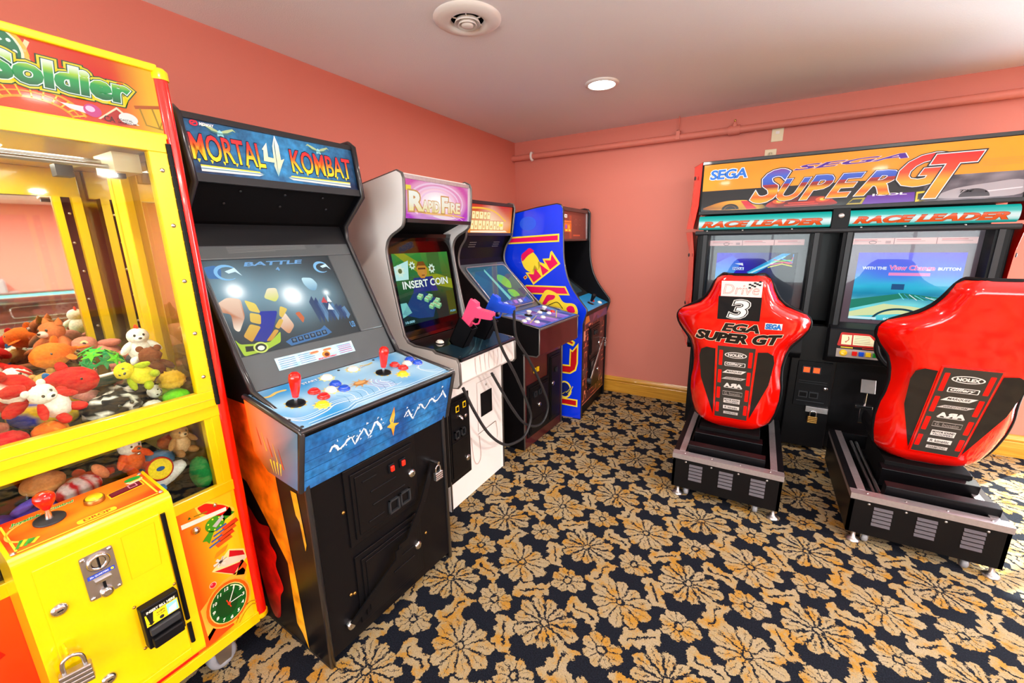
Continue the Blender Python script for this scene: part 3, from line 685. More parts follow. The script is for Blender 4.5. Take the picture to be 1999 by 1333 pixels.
# control panel
CW = 0.345
ca, cv = along((0.055, 0.940), (-0.262, 0.992)); cn = Y.cross(cv)
mb = MB(); mb.prism([(0.055, 0.938), (-0.262, 0.990), (-0.262, 0.955), (-0.25, 0.80), (-0.18, 0.74), (0.0, 0.722)], -CW+0.008, CW-0.008, 'black_laminate')
cp = mb.build('control_panel', FT)
mb = MB(); q = Panel(mb, ca+cn*0.003, Y, cv, 'print_gloss')
q.grid(-CW+0.008, 0.004, CW-0.008, 0.318, 26, 12, lambda a, b: lerp(H('#2f8fd0'), H('#bfe6f6'), max(0, min(1, 0.45+0.8*noise.noise(Vector((a*7, b*9, 5)))+0.3*a))), 0)
wl = '#e9f7fc'
for r, w in ((0.0, 0.004), (0.012, 0.002), (0.022, 0.002)):
    q.line(cat2([(-0.335, 0.10+r), (-0.30, 0.05+r), (-0.22, 0.055+r), (-0.17, 0.075+r), (-0.09, 0.06+r)], 5), w, wl, 1)
    q.line(cat2([(0.325, 0.03+r*1.3), (0.28, 0.04+r*1.3), (0.25, 0.10+r), (0.29, 0.155-r)], 5), w, wl, 1)
for k in range(3):
    q.line([(-0.30, 0.012+0.007*k), (-0.16, 0.012+0.007*k), (-0.12, 0.03+0.007*k), (0.05, 0.028+0.007*k), (0.09, 0.012+0.007*k), (0.30, 0.014+0.006*k)], 0.0022, wl if k != 1 else '#2b6aa0', 1)
for k in range(9):
    x = -0.13+k*0.026; q.line([(x, 0.055), (x+0.012, 0.085), (x+0.012, 0.105), (x-0.004, 0.125)], 0.0022, wl if k % 2 else '#3a83b8', 1)
    q.line([(x, 0.055), (x+0.03, 0.06)], 0.0018, wl, 1)
for k in range(6): q.ring(0.075, 0.115, 0.02+k*0.009, 0.016+k*0.008, 0.0022, ['#e9f7fc', '#c39ad0'][k % 2], 1, a0=2.2, a1=4.9)
def splat(cx, cy, r, col):
    q.poly([(cx+r*(1.28 if i % 2 else 0.88)*math.cos(i*PI/9), cy+r*(1.28 if i % 2 else 0.88)*math.sin(i*PI/9)) for i in range(18)], col, 2)
JOY = ((-0.258, 0.163), (0.114, 0.172)); RED = ((-0.171, 0.197), (-0.170, 0.144), (0.199, 0.200), (0.204, 0.154)); BLU = ((-0.083, 0.202), (-0.084, 0.150), (0.288, 0.205), (0.290, 0.157))
WHT = ((-0.073, 0.269), (-0.124, 0.170), (0.046, 0.273), (0.248, 0.178)); YEL = ((-0.206, 0.097), (0.160, 0.109))
for c in JOY: splat(c[0], c[1], 0.030, '#f2cf5c')
for c in YEL+WHT[:3]: splat(c[0], c[1], 0.026, '#f7e08c')
for c in BLU: splat(c[0], c[1], 0.021, '#f0d98a')
q.ell(-0.010, 0.153, 0.030, 0.018, '#b07a42', 3); q.ell(-0.010, 0.156, 0.022, 0.011, '#d8a868', 4)
for s in range(10):
    a = s*2*PI/10; q.poly([(-0.010+0.028*math.cos(a-0.2), 0.153+0.018*math.sin(a-0.2)), (-0.010+0.028*math.cos(a+0.2), 0.153+0.018*math.sin(a+0.2)), (-0.010+0.052*math.cos(a), 0.153+0.036*math.sin(a))], '#d2b080', 2)
q.line(cat2([(-0.325, 0.272), (-0.29, 0.262), (-0.26, 0.275), (-0.225, 0.273)], 4), [0.006]+[0.012]*11+[0.004], '#dcbf62', 2); q.line(cat2([(0.09, 0.285), (0.12, 0.276), (0.15, 0.284)], 4), 0.008, '#dcbf62', 2)
q.text('START', -0.165, 0.272, 0.060, 0.014, '#f4fbff', 3, bold=0.02, out=[(0.03, '#2a6ba4')]); q.text('START', 0.060, 0.268, 0.045, 0.012, '#f4fbff', 3, bold=0.02, out=[(0.03, '#2a6ba4')])
mb.build('printed_overlay', cp)
for p in ((-0.325, 0.295), (-0.33, 0.08), (-0.325, 0.02), (0.325, 0.30), (0.33, 0.02), (0.0, 0.30), (0.17, 0.30)):
    mb = MB(); screw(mb, ca+cn*0.004+Y*p[0]+cv*p[1], cn, 0.0055, 'dark_grey'); mb.build('bolt', cp)
for c in JOY: joystick(FT, ca+cn*0.004+Y*c[0]+cv*c[1], cn)
for col, L in (('red_plastic', RED), ('blue_button', BLU), ('white_button', WHT), ('yellow_button', YEL)):
    for c in L: push_button(FT, ca+cn*0.004+Y*c[0]+cv*c[1], cn, col)
mb = MB()
for s in (-1, 1):
    y = s*(CW-0.004); mb.tube([(-0.262, y, 0.992), (0.055, y, 0.943), (0.058, y, 0.935), (0.004, y, 0.724)], 0.0095, 'trim_black', 8)
mb.tube([(0.057, -CW, 0.940), (0.057, CW, 0.940)], 0.0085, 'trim_black', 8); mb.build('edge_trim', cp)
ka, kv = along((0.002, 0.722), (0.052, 0.930)); kn = Y.cross(kv)
mb = MB(); q = Panel(mb, ka+kn*0.004, Y, kv, 'print_gloss')
q.grid(-CW+0.014, 0.0, CW-0.014, 0.204, 24, 8, lambda a, b: lerp(H('#0d4c96'), H('#2f83c4'), max(0, min(1, 0.5+0.7*noise.noise(Vector((a*8, b*10, 9)))))), 0, 'print_mottled')
for b in (0.04, 0.075, 0.11, 0.15): q.line([(-CW+0.014, b), (CW-0.014, b)], 0.0015, '#0b3566', 1)
rnd = random.Random(3)
for x0, x1 in ((-0.245, -0.035), (0.075, 0.315)):
    n = 26; pts = [(x0+(x1-x0)*i/n, 0.108+0.030*math.sin(i*0.9)*rnd.uniform(.2, 1)+0.02*i/n) for i in range(n+1)]
    q.line(pts, [rnd.uniform(0.003, 0.011) for _ in pts], '#d8ecf6', 2)
    for i in range(26):
        p = pts[rnd.randrange(len(pts))]; a, b = p[0]+rnd.uniform(-.012, .012), p[1]+rnd.uniform(-.014, .014); q.poly([(a, b), (a+rnd.uniform(.004, .012), b+rnd.uniform(-.006, .01)), (a+rnd.uniform(0, .006), b+rnd.uniform(.004, .012))], '#cfe4f0', 3)
q.poly([(0.017,.178),(0.024,.14),(0.020,.105),(0.050,.094),(0.030,.088),(0.026,.045),(0.012,.085),(-0.010,.100),(0.006,.108),(0.0,.125)], vgrad(0.045, 0.178, [(0, '#f07a1a'), (0.6, '#ffd24a'), (1, '#e8602a')]), 4)
q.poly([(0.010,.115),(0.014,.14),(0.014,.112)], '#1d5fa6', 5)
mb.build('front_skirt', cp)
# side art: flames on the left flank
mb = MB(); q = Panel(mb, (0, -hw-0.001, 0), X, Z, 'print_flame')
fl = vgrad(0.0, 0.95, [(0, '#ffb71e'), (0.45, '#ff9a14'), (0.8, '#ff6a10'), (1, '#f03c0e')])
q.poly([(-.55,.95),(-.26,.95),(-.25,.80),(-.176,.735),(-.176,.688),(-.150,.34),(-.135,0.004),(-.165,.06),(-.195,.09),(-.19,.36),(-.30,.50),(-.40,.62),(-.55,.66)], fl, 0)
q.poly(cat2([(-.44,.50),(-.36,.46),(-.285,.47),(-.30,.40),(-.265,.36),(-.285,.30),(-.255,.22),(-.29,.16),(-.32,.05),(-.38,.04),(-.42,.2)], 4, True), vgrad(0.02, 0.5, [(0, '#a00806'), (0.5, '#f21a10'), (1, '#c01008')]), 1)
q.poly([(-.09,.69),(-.055,.69),(-.045,.57),(-.04,.50),(-.052,.47),(-.062,.58),(-.08,.60)], '#c98f1c', 1)
mb.build('side_art', FT)
mb = MB(); q = Panel(mb, (0, -CW-0.001, 0), X, Z, 'print_gloss')
q.poly([(-.255,.985),(.048,.935),(-.0,.73),(-.17,.745),(-.245,.80)], ugrad(-.25, .05, [(0, '#e8701c'), (0.35, '#2a1a18'), (0.7, '#2a5a9c'), (1, '#5a7a94')]), 4)
for k in range(5): q.line([(-.2+.03*k, .90-.012*k), (-.185+.03*k, .84-.014*k)], [.002, .008], ['#c83c1e', '#e09a3c'][k % 2], 5)
for k in range(4): q.line([(-.14+.02*k, .80), (-.13+.014*k, .755)], [.010, .002], '#e8c23a', 5)
mb.build('panel_side_art', cp)
red = (0.001, 0.642, 0.016, 0.022, 'lens_red'); red2 = (0.056, 0.639, 0.016, 0.022, 'lens_red')
coin_door(FT, 0.0, -0.172, 0.118, 0.435, 0.695, (0.101, 0.568), (red, red2), ((-0.001, 0.483, 0.026, 0.028), (0.056, 0.486, 0.026, 0.028)),
          ((-0.13, 0.649, -0.069, 0.649), (-0.10, 0.594, 0.021, 0.594), (-0.095, 0.537, 0.061, 0.537), (-0.12, 0.48, -0.05, 0.48)))
coin_door(FT, 0.0, -0.165, 0.118, 0.098, 0.345, (0.104, 0.224), (), (), ((-0.02, 0.235, 0.08, 0.235), (-0.03, 0.19, 0.08, 0.19)))
bar = [(0.225, 0.548), (0.138, 0.423), (0.04, 0.300), (-0.022, 0.306), (-0.025, 0.262), (-0.129, 0.195), (-0.232, 0.119)]
mb = MB(); hs = [0.012, 0.030, 0.034, 0.044, 0.044, 0.030, 0.012]
for i in range(len(bar)-1):
    (y0, z0), (y1, z1) = bar[i], bar[i+1]; d = Vector((y1-y0, z1-z0)).normalized(); n = Vector((-d.y, d.x))*0.015
    vs = []
    for (y, z), h in (((y0, z0), hs[i]), ((y1, z1), hs[i+1])): vs += [(h, y-n.x, z-n.y), (h, y+n.x, z+n.y), (h+0.006, y+n.x, z+n.y), (h+0.006, y-n.x, z-n.y)]
    mb.add(vs, [(0,1,2,3),(7,6,5,4),(0,4,5,1),(1,5,6,2),(2,6,7,3),(3,7,4,0)], 'black_metal')
mb.lathe([(0.016, 0), (0.016, 0.016), (0.012, 0.018), (0.0001, 0.014)], (0.0, -0.235, 0.116), X, 'chrome', 16); mb.tube([(0.0, 0.232, 0.556), (0.045, 0.232, 0.556)], 0.007, 'chrome', 10)
mb.build('locking_bar', FT)
for y, z in ((-0.205, 0.565), (0.171, 0.232), (-0.215, 0.228), (-0.200, 0.222)):
    mb = MB(); screw(mb, (0.0, y, z), X, 0.007, 'brass'); mb.build('bolt', FT)
padlock('steel padlock on the locking bar of the black fighting game cabinet', to_world(FT, (0.040, 0.231, 0.545)), to_world(FT, (0, 1, 0))-to_world(FT, (0, 0, 0)), size=0.036)

# ------------------------------------------------------------------ 2: white gun-game cabinet
GN = cabinet('arcade_cabinet', 'white arcade cabinet with glowing pink header, upright screen and two toy guns', (0.88, -2.0425, 0), 0.0)
hw = 0.29; iy = hw-0.0195
front = [(0.004, 0), (0.004, 0.742), (0.090, 0.755), (0.104, 0.772), (0.102, 0.880), (0.090, 0.902), (-0.045, 0.918), (-0.065, 0.932), (-0.19, 0.940), (-0.235, 0.955), (-0.262, 0.99)]
curve = cat2([(-0.262, 0.99), (-0.300, 1.17), (-0.340, 1.40), (-0.335, 1.475), (-0.300, 1.520), (-0.235, 1.553), (-0.205, 1.585), (-0.190, 1.70), (-0.186, 1.79)], 4)
sp = [(-0.85, 0)] + front[:-1] + curve + [(-0.195, 1.812), (-0.222, 1.826), (-0.538, 1.770), (-0.85, 1.74)]
side_panels(GN, sp, hw, 0.02, 'white_laminate', 'trim_grey', 0.009)
mb = MB(); slab(mb, (-0.001, 0.0), (-0.001, 0.75), -iy, iy, -0.02, 'white_laminate')
mb.prism([(-0.83, 0.02), (-0.83, 1.73), (-0.54, 1.755), (-0.24, 1.806), (-0.24, 1.60), (-0.42, 1.53), (-0.46, 1.5), (-0.36, 0.90), (-0.03, 0.88), (-0.03, 0.02)], -iy, iy, 'black_matte')
mb.prism([(-0.83, 1.733), (-0.54, 1.760), (-0.215, 1.815), (-0.215, 1.822), (-0.54, 1.768), (-0.83, 1.741)], -iy, iy, 'white_laminate')
mb.build('cabinet_body', GN)
mb = MB(); mb.prism([(0.0, 0.750), (0.086, 0.758), (0.100, 0.775), (0.098, 0.885), (0.0, 0.905)], -iy, iy, 'white_laminate')
MBstain = Panel(mb, (0.1015, 0, 0), Y, Z, 'print')
rnd = random.Random(5)
for k in range(7):
    y = -0.14+0.045*k; MBstain.line(cat2([(y, 0.878), (y+rnd.uniform(-.006, .006), 0.83), (y+rnd.uniform(-.01, .01), 0.785)], 4), 0.004, '#d2c2bc', 0)
mb.build('control_box', GN, bevel=0.004)
ca, cv = along((0.103, 0.905), (-0.065, 0.935)); cn = Y.cross(cv)
mb = MB(); mb.prism([(0.103, 0.888), (0.106, 0.905), (-0.065, 0.936), (-0.25, 0.955), (-0.27, 0.93), (-0.06, 0.90)], -iy, iy, 'black_gloss')
q = Panel(mb, ca+cn*0.0015, Y, cv, 'print_gloss')
q.poly([(-iy, 0.0), (iy, 0.0), (iy, 0.165), (-iy, 0.165)], lambda a, b: lerp(H('#18262a'), H('#1c3f56'), max(0, min(1, 0.5+a))), 0)
for k in range(6): q.line(cat2([(-0.24+0.03*k, 0.01), (-0.10+0.02*k, 0.06), (0.02+0.03*k, 0.15)], 5), 0.006, ['#24424a', '#1f3038', '#385a64'][k % 3], 1)
mb.tube([(0.107, -iy, 0.897), (0.107, iy, 0.897)], 0.009, 'trim_black', 8)
for y in (-0.25, 0.0, 0.25): screw(mb, ca+cn*0.002+Y*y+cv*0.02, cn, 0.006, 'dark_grey')
cpo = mb.build('control_panel', GN)
push_button(GN, Vector((-0.118, -0.160, 0.9455)), (0.12, 0, 1), 'white_button', 0.018)
for y in (0.0, 0.15):
    pass
# monitor
sa, sv = along((-0.285, 1.0), (-0.36, 1.49)); sn = Y.cross(sv)
mb = MB(); mb.prism([(-0.265, 0.955), (-0.285, 1.0), (-0.36, 1.49), (-0.345, 1.53), (-0.46, 1.54), (-0.38, 0.96)], -iy, iy, 'black_gloss'); mb.build('monitor_bezel', GN)
mb = MB(); q = Panel(mb, sa+sn*0.001, Y, sv, 'screen_image')
q.grid(-0.245, 0.035, 0.225, 0.430, 22, 18, lambda a, b: lerp(lerp(H('#0e2a24'), H('#2f8a34'), max(0, (b-0.15)/0.28)), H('#5a6a10'), max(0, min(1, (a+0.05)*3-abs(b-0.26)*4))), 0)
q.poly([(-.225,.43),(-.15,.43),(.10,.30),(.225,.26),(.225,.20),(.04,.24)], '#8f9a1a', 1)
q.poly([(-.245,.36),(-.13,.39),(-.15,.285),(-.245,.285)], '#bfeee6', 2); q.poly([(-.245,.10),(-.10,.24),(.06,.15),(.0,.05),(-.12,.06)], '#173a6e', 1)
q.poly([(-.245,.16),(-.2,.16),(-.17,.10),(-.245,.08)], '#7ac9c0', 1); q.rect(.03, .30, .14, .43, '#1c6a2c', 1); q.rect(.15, .04, .225, .19, '#46500e', 1)
q.poly([(-.075,.345),(-.05,.372),(-.01,.372),(.012,.345),(.008,.305),(-.02,.282),(-.05,.285),(-.07,.31)], '#c98a2a', 3)      # cartoon head, plain
q.poly([(-.078,.345),(-.055,.38),(-.008,.38),(.014,.345),(.0,.355),(-.06,.357)], '#7a4a14', 4); q.line([(-.062,.340),(.0,.338)], 0.010, '#5a2f10', 5); q.line([(-.04,.300),(-.015,.300)], 0.006, '#6a3412', 5)
q.poly([(-.11,.29),(.05,.29),(.08,.20),(-.13,.21)], '#1d2f7a', 2)
for cx, cy, r in ((-.205, .335, .030), (.055, .335, .024), (-.105, .36, .02)):
    q.poly([(cx+r*(1.3 if i % 2 else 0.8)*math.cos(i*PI/8), cy+r*(1.3 if i % 2 else 0.8)*math.sin(i*PI/8)) for i in range(16)], '#d8f2dc', 4)
    q.ell(cx, cy, r*0.5, r*0.45, '#5a6a3a', 5)
for cx, cy in ((-.085, .185), (-.03, .165), (-.005, .175), (.03, .13), (.055, .145), (.06, .115), (.0, .12)):
    q.poly([(cx-.026, cy), (cx-.004, cy+.016), (cx+.028, cy+.006), (cx+.004, cy-.012)], '#a9e8a8', 4); q.poly([(cx-.026, cy), (cx+.004, cy-.012), (cx+.004, cy-.026), (cx-.026, cy-.014)], '#7cc68a', 4); q.poly([(cx+.004, cy-.012), (cx+.028, cy+.006), (cx+.028, cy-.008), (cx+.004, cy-.026)], '#5da070', 4)
    q.line([(cx-.012, cy+.008), (cx+.014, cy-.004)], 0.003, '#d06a50', 5)
q.text('INSERT COIN', -0.205, 0.235, 0.385, 0.040, '#f4fff0', 7, bold=0.025, out=[(0.03, '#14261c')])
q.text('10.000', -0.235, 0.045, 0.07, 0.013, '#9fe0ec', 6, bold=0.02); q.text('PUSH', 0.16, 0.055, 0.05, 0.012, '#7ac8e8', 6, bold=0.02)
mb.build('screen', GN)
mb = MB(); g = lambda a, b: sa+sn*0.010+Y*a+sv*b
mb.add([g(-iy, -0.03), g(iy, -0.03), g(iy, 0.52), g(-iy, 0.52)], [(0, 1, 2, 3)], 'smoked_glass'); mb.build('monitor_glass', GN)
# marquee
ma, mv = along((-0.212, 1.600), (-0.200, 1.795))
mb = MB(); q = Panel(mb, ma, Y, mv, 'backlit')
def pk(a, b):
    r = math.hypot(a*1.0+0.01, (b-0.095)*2.2); g_ = math.exp(-(r/0.17)**2); ring = 0.25*math.sin(r*60)
    return lerp(lerp(H('#e058b0'), H('#b01ad0'), max(0, min(1, 0.9-b*8))), (1.35, 1.2, 1.15), min(1, max(0, g_+ring*0.5*(1-g_))))
q.grid(-iy, 0, iy, 0.195, 40, 16, pk, 0)
for r in (0.10, 0.135, 0.165): q.ring(-0.005, 0.095, r*1.35, r*0.58, 0.010, '#ffd0ee', 1, a0=-0.6, a1=3.9)
cream = vgrad(0.045, 0.13, [(0, '#ffe9a0'), (0.4, '#fff6e4'), (1, '#fffdf6')])
q.text('R', -0.225, 0.048, 0.085, 0.085, cream, 4, bold=0.05, out=[(0.06, '#d69a5a')]); q.text('APID', -0.132, 0.044, 0.135, 0.052, cream, 4, bold=0.04, out=[(0.05, '#d69a5a')])
q.text('F', 0.030, 0.046, 0.045, 0.075, cream, 4, bold=0.05, out=[(0.06, '#d69a5a')]); q.text('IRE', 0.085, 0.046, 0.105, 0.052, cream, 4, bold=0.04, out=[(0.05, '#d69a5a')])
q.poly(cat2([(-0.235, 0.045), (-0.1, 0.030), (0.08, 0.026), (0.245, 0.022), (0.12, 0.036), (-0.08, 0.040)], 4, True), '#ffc27a', 2)
q.poly(cat2([(-0.05, 0.022), (0.05, 0.026), (0.15, 0.016), (0.05, 0.006)], 4, True), '#ffe6f2', 2); q.rect(-iy+0.004, 0.140, -0.215, 0.165, '#ffe04a', 2)
q.line([(0.12, 0.03), (0.16, 0.012), (0.19, 0.018), (0.22, 0.006)], 0.003, '#ffe2f4', 3); q.line([(-0.25, 0.03), (-0.2, 0.026), (-0.13, 0.030)], 0.002, '#ffb0f0', 3)
mb.build('marquee', GN)
mb = MB(); mb.box((-0.215, -iy, 1.582), (-0.188, iy, 1.602), 'trim_black').box((-0.215, -iy, 1.793), (-0.190, iy, 1.812), 'aluminium'); mb.build('marquee_retainer', GN)
mb = MB(); mb.add([(-0.192, -iy, 1.602), (-0.192, iy, 1.602), (-0.190, iy, 1.794), (-0.190, -iy, 1.794)], [(0, 1, 2, 3)], 'clear_glass'); mb.build('marquee_glass', GN)
coin_door(GN, 0.002, -0.282, -0.110, 0.185, 0.640, (-0.138, 0.273), (), ((-0.227, 0.452, 0.020, 0.024), (-0.172, 0.452, 0.020, 0.024)), ((-0.27, 0.410, -0.125, 0.410),))
mb = MB(); 
for y, z in ((-0.210, 0.597), (-0.147, 0.603)): mb.box((0.010, y-0.014, z-0.018), (0.020, y+0.014, z+0.018), 'yellow_button').box((0.0195, y-0.008, z-0.011), (0.0225, y+0.008, z+0.011), 'black_plastic')
screw(mb, (0.014, -0.135, 0.531), X, 0.014, 'chrome'); mb.lathe([(0.010, 0), (0.012, 0.02), (0.004, 0.03)], (0.014, -0.191, 0.548), (1, 0, -0.6), 'chrome', 12); mb.build('coin_slots', GN)
mb = MB(); fr = [(0.001, 0.365, 0.206, 0.677)]
q = Panel(mb, (0.0022, 0, 0), Y, Z, 'print'); q.line([(0.004, 0.367), (0.004, 0.675), (0.204, 0.675)], 0.003, '#9c948e', 0)
q.line([(-0.002, 0.352), (0.196, 0.362)], [0.003, 0.005], '#5c4c44', 0)
q.line(cat2([(-0.07, 0.36), (-0.055, 0.22), (-0.02, 0.165), (0.02, 0.2), (0.01, 0.34)], 5), 0.006, '#cdb9b2', 0); q.line(cat2([(0.2, 0.36), (0.215, 0.28), (0.21, 0.24)], 5), 0.005, '#d0bfb8', 0)
mb.box((0.0, 0.040, 0.449), (0.0026, 0.160, 0.598), 'black_matte'); screw(mb, (0.002, 0.101, 0.640), X, 0.007, 'steel')
mb.build('bill_opening', GN, label='black empty opening with a square cover outline')
# holsters and guns
GP = []
for k, (y, z) in enumerate(((-0.108, 0.940), (0.105, 0.940))):
    c = Vector((-0.030, y, z)); ax = Vector((0.50, 0, 0.866)); sd = Y.copy(); fw = Vector((0.866, 0, -0.50)); M = Matrix((fw, sd, ax)).transposed().to_4x4(); M.translation = c
    mb = MB()
    for yy in (-0.027, 0.0235): mb.prism([(-0.044, -0.012), (0.050, -0.045), (0.054, 0.135), (-0.046, 0.150)], yy, yy+0.0035, 'black_plastic')
    mb.prism([(-0.044, -0.012), (-0.0405, -0.012), (-0.0425, 0.150), (-0.046, 0.150)], -0.027, 0.027, 'black_plastic').prism([(0.0465, -0.045), (0.050, -0.045), (0.054, 0.135), (0.0505, 0.135)], -0.027, 0.027, 'black_plastic').prism([(-0.044, -0.012), (0.050, -0.045), (0.050, -0.035), (-0.044, -0.002)], -0.027, 0.027, 'black_plastic'); mb.v = [tuple(M @ Vector(v)) for v in mb.v]
    mb.build('gun_holster', GN); GP.append((to_world(GN, c+ax*0.178), ax, sd, fw))
def gun(label, base, ax, sd, fw, m, exit_path):
    """light gun standing muzzle-down in its holster: barrel along -ax, grip leaning towards the player"""
    t = thing('light_gun', label, 'toy gun', base); b = Vector(base)
    M = Matrix((fw, sd, ax)).transposed().to_4x4(); M.translation = b
    def put(mb): mb.v = [tuple(M @ Vector(v)) for v in mb.v]; return mb
    slide = [(-0.034, -0.085), (0.006, -0.085), (0.012, -0.02), (0.016, 0.075), (0.006, 0.092), (-0.030, 0.092), (-0.038, 0.08)]
    put(MB().prism(slide, -0.017, 0.017, m)).build('barrel', t, bevel=0.004)
    mb = MB().prism([(0.004, -0.06), (0.022, -0.055), (0.026, -0.01), (0.034, 0.02), (0.10, 0.052), (0.125, 0.066), (0.112, 0.098), (0.085, 0.092), (0.030, 0.072), (0.004, 0.075)], -0.019, 0.019, m)
    for i in range(4): mb.box((0.055+0.014*i, -0.0205, 0.05+0.007*i), (0.060+0.014*i, 0.0205, 0.078+0.007*i), m)
    g = put(mb).build('grip', t, bevel=0.005)
    mb = MB().tube([(0.022, 0, -0.022), (0.045, 0, -0.020), (0.060, 0, -0.004), (0.058, 0, 0.02), (0.05, 0, 0.034)], 0.005, m, 8); put(mb).build('trigger_guard', t)
    put(MB().box((0.028, -0.006, -0.014), (0.034, 0.006, 0.010), 'black_plastic')).build('trigger', t, bevel=0.002)
    put(MB().box((-0.042, -0.008, 0.06), (-0.034, 0.008, 0.09), m)).build('rear_sight', t, bevel=0.002)
    st = M @ Vector((0.118, 0, 0.082))
    MB().tube(catmull([st] + exit_path, 8), 0.0085, 'rubber', 10).build('cable', t, label='thick black cable hanging from the grip'); return t
b0, ax, sd, fw = GP[0]; V = Vector
gun('pink plastic toy gun in the front holster of the white cabinet', b0, ax, sd, fw, 'pink_plastic' if 'pink_plastic' in MATS else mat('pink_plastic', '#f0507e', 0.35, coat=0.2).name,
    [V((1.065, -2.053, 0.923)), V((1.064, -1.887, 0.700)), V((1.061, -1.737, 0.463)), V((1.056, -1.693, 0.350)), V((1.047, -1.765, 0.259)), V((1.037, -1.916, 0.268)), V((1.023, -2.012, 0.314)), V((1.007, -2.124, 0.428)), V((0.989, -2.224, 0.596)), V((0.970, -2.285, 0.740))])
b1, ax, sd, fw = GP[1]
gun('blue plastic toy gun in the rear holster of the white cabinet', b1, ax, sd, fw, mat('blue_plastic', '#1f56e6', 0.35, coat=0.2).name,
    [V((1.065, -1.883, 0.936)), V((1.064, -1.738, 0.776)), V((1.062, -1.571, 0.571)), V((1.058, -1.442, 0.379)), V((1.052, -1.445, 0.290)), V((1.043, -1.509, 0.244)), V((1.032, -1.612, 0.261)), V((1.019, -1.731, 0.336)), V((1.004, -1.834, 0.463)), V((0.987, -1.924, 0.602)), V((0.970, -2.009, 0.742))])

# ------------------------------------------------------------------ 3: black fighting cabinet with the orange header
BK = cabinet('arcade_cabinet', 'black arcade cabinet with orange glowing header and blue purple control panel', (0.922, -1.216, 0), -0.05)
hw = 0.302; iy = hw-0.0195
crv = cat2([(-0.19, 0.975), (-0.36, 1.125), (-0.515, 1.275), (-0.545, 1.355), (-0.525, 1.44), (-0.475, 1.505), (-0.458, 1.56)], 4)
sp = [(-0.86, 0), (0, 0), (0, 0.93), (-0.02, 0.952), (-0.10, 0.964)] + crv + [(-0.432, 1.735), (-0.445, 1.768), (-0.48, 1.775), (-0.86, 1.72)]
side_panels(BK, sp, hw, 0.02, 'black_laminate', 'trim_grey', 0.009)
mb = MB(); slab(mb, (-0.003, 0.0), (-0.003, 0.93), -iy, iy, -0.02, 'maroon')
mb.prism([(-0.84, 0.02), (-0.84, 1.70), (-0.49, 1.755), (-0.48, 1.55), (-0.60, 1.46), (-0.62, 1.34), (-0.24, 0.94), (-0.03, 0.92), (-0.03, 0.02)], -iy, iy, 'black_matte'); mb.build('cabinet_body', BK)
mb = MB(); mb.prism([(0.0, 0.722), (0.108, 0.722), (0.126, 0.740), (0.128, 0.915), (0.0, 0.935)], -hw, hw, 'black_laminate')
mb.box((0.1275, -hw+0.006, 0.735), (0.1295, hw-0.006, 0.915), 'maroon')
for s in (-1, 1): mb.tube([(0.0, s*hw, 0.722), (0.108, s*hw, 0.722), (0.127, s*hw, 0.74), (0.129, s*hw, 0.918), (0.0, s*hw, 0.94)], 0.005, 'trim_grey', 6)
cb = mb.build('control_box', BK)
ca, cv = along((0.130, 0.921), (-0.19, 0.978)); cn = Y.cross(cv)
mb = MB(); mb.prism([(0.130, 0.905), (0.132, 0.921), (-0.19, 0.978), (-0.21, 0.96)], -hw+0.002, hw-0.002, 'black_laminate')
q = Panel(mb, ca+cn*0.001, Y, cv, 'print_gloss')
q.rect(-hw+0.012, 0.006, hw-0.012, 0.318, '#2e62b8', 0)
rnd = random.Random(11)
for k in range(9):
    x = -0.27+0.06*k; q.poly([(x, 0.02), (x+0.07, 0.03), (x+0.03, 0.16), (x-0.03, 0.13)], ['#7a5ac0', '#8a7ad0', '#274a90'][k % 3], 1)
    q.poly([(x, 0.19), (x+0.06, 0.17), (x+0.08, 0.26), (x+0.01, 0.30)], ['#6e7ac8', '#5a3f9a', '#4a86c8'][k % 3], 1)
q.line([(-0.26, 0.10), (-0.05, 0.17), (0.05, 0.06), (0.25, 0.16)], 0.006, '#c8c84a', 2); q.line([(-0.2, 0.26), (0.0, 0.2), (0.22, 0.26)], 0.004, '#d2dce8', 2)
mb.tube([(0.132, -hw, 0.913), (0.132, hw, 0.913)], 0.0085, 'trim_grey', 8)
cpo = mb.build('control_panel', BK)
for u, v, m in ((-.19, .158, 'white_button'), (-.26, .147, 'white_button'), (-.197, .081, 'white_button'), (-.048, .117, 'white_button'), (.10, .148, 'white_button'), (.17, .155, 'red_plastic'), (.05, .20, 'white_button')):
    push_button(BK, ca+cn*0.002+Y*u+cv*v, cn, m, 0.016)
for u in (-.10, .13): joystick(BK, ca+cn*0.002+Y*u+cv*0.21, cn, 'white_button', 0.035)
ba, bv = along((-0.205, 0.978), (-0.545, 1.315)); bn = Y.cross(bv)
mb = MB(); slab(mb, (-0.205, 0.974), (-0.55, 1.318), -iy, iy, -0.02, 'grey_bezel'); slab(mb, (-0.55, 1.318), (-0.560, 1.36), -iy, iy, -0.02, 'black_laminate'); mb.build('monitor_bezel', BK)
mb = MB(); q = Panel(mb, ba+bn*0.004, Y, bv, 'screen_image')
q.poly(rrect(-0.255, 0.035, 0.245, 0.445, 0.03, 6), vgrad(0.03, 0.45, [(0, '#1f3a52'), (0.35, '#3f8ea0'), (0.7, '#2d7f8e'), (1, '#2a5068')]), 1)
q.poly([(-0.07, 0.40), (-0.05, 0.42), (0.0, 0.12), (-0.04, 0.10)], '#6fb8b0', 2); q.poly([(-0.22, 0.10), (0.2, 0.10), (0.22, 0.045), (-0.24, 0.045)], '#4a4f9a', 2)
for k in range(6): q.rect(-0.2+0.065*k, 0.06, -0.16+0.065*k, 0.09, ['#a86ac8', '#d0d0f0', '#3a5ac8'][k % 3], 3)
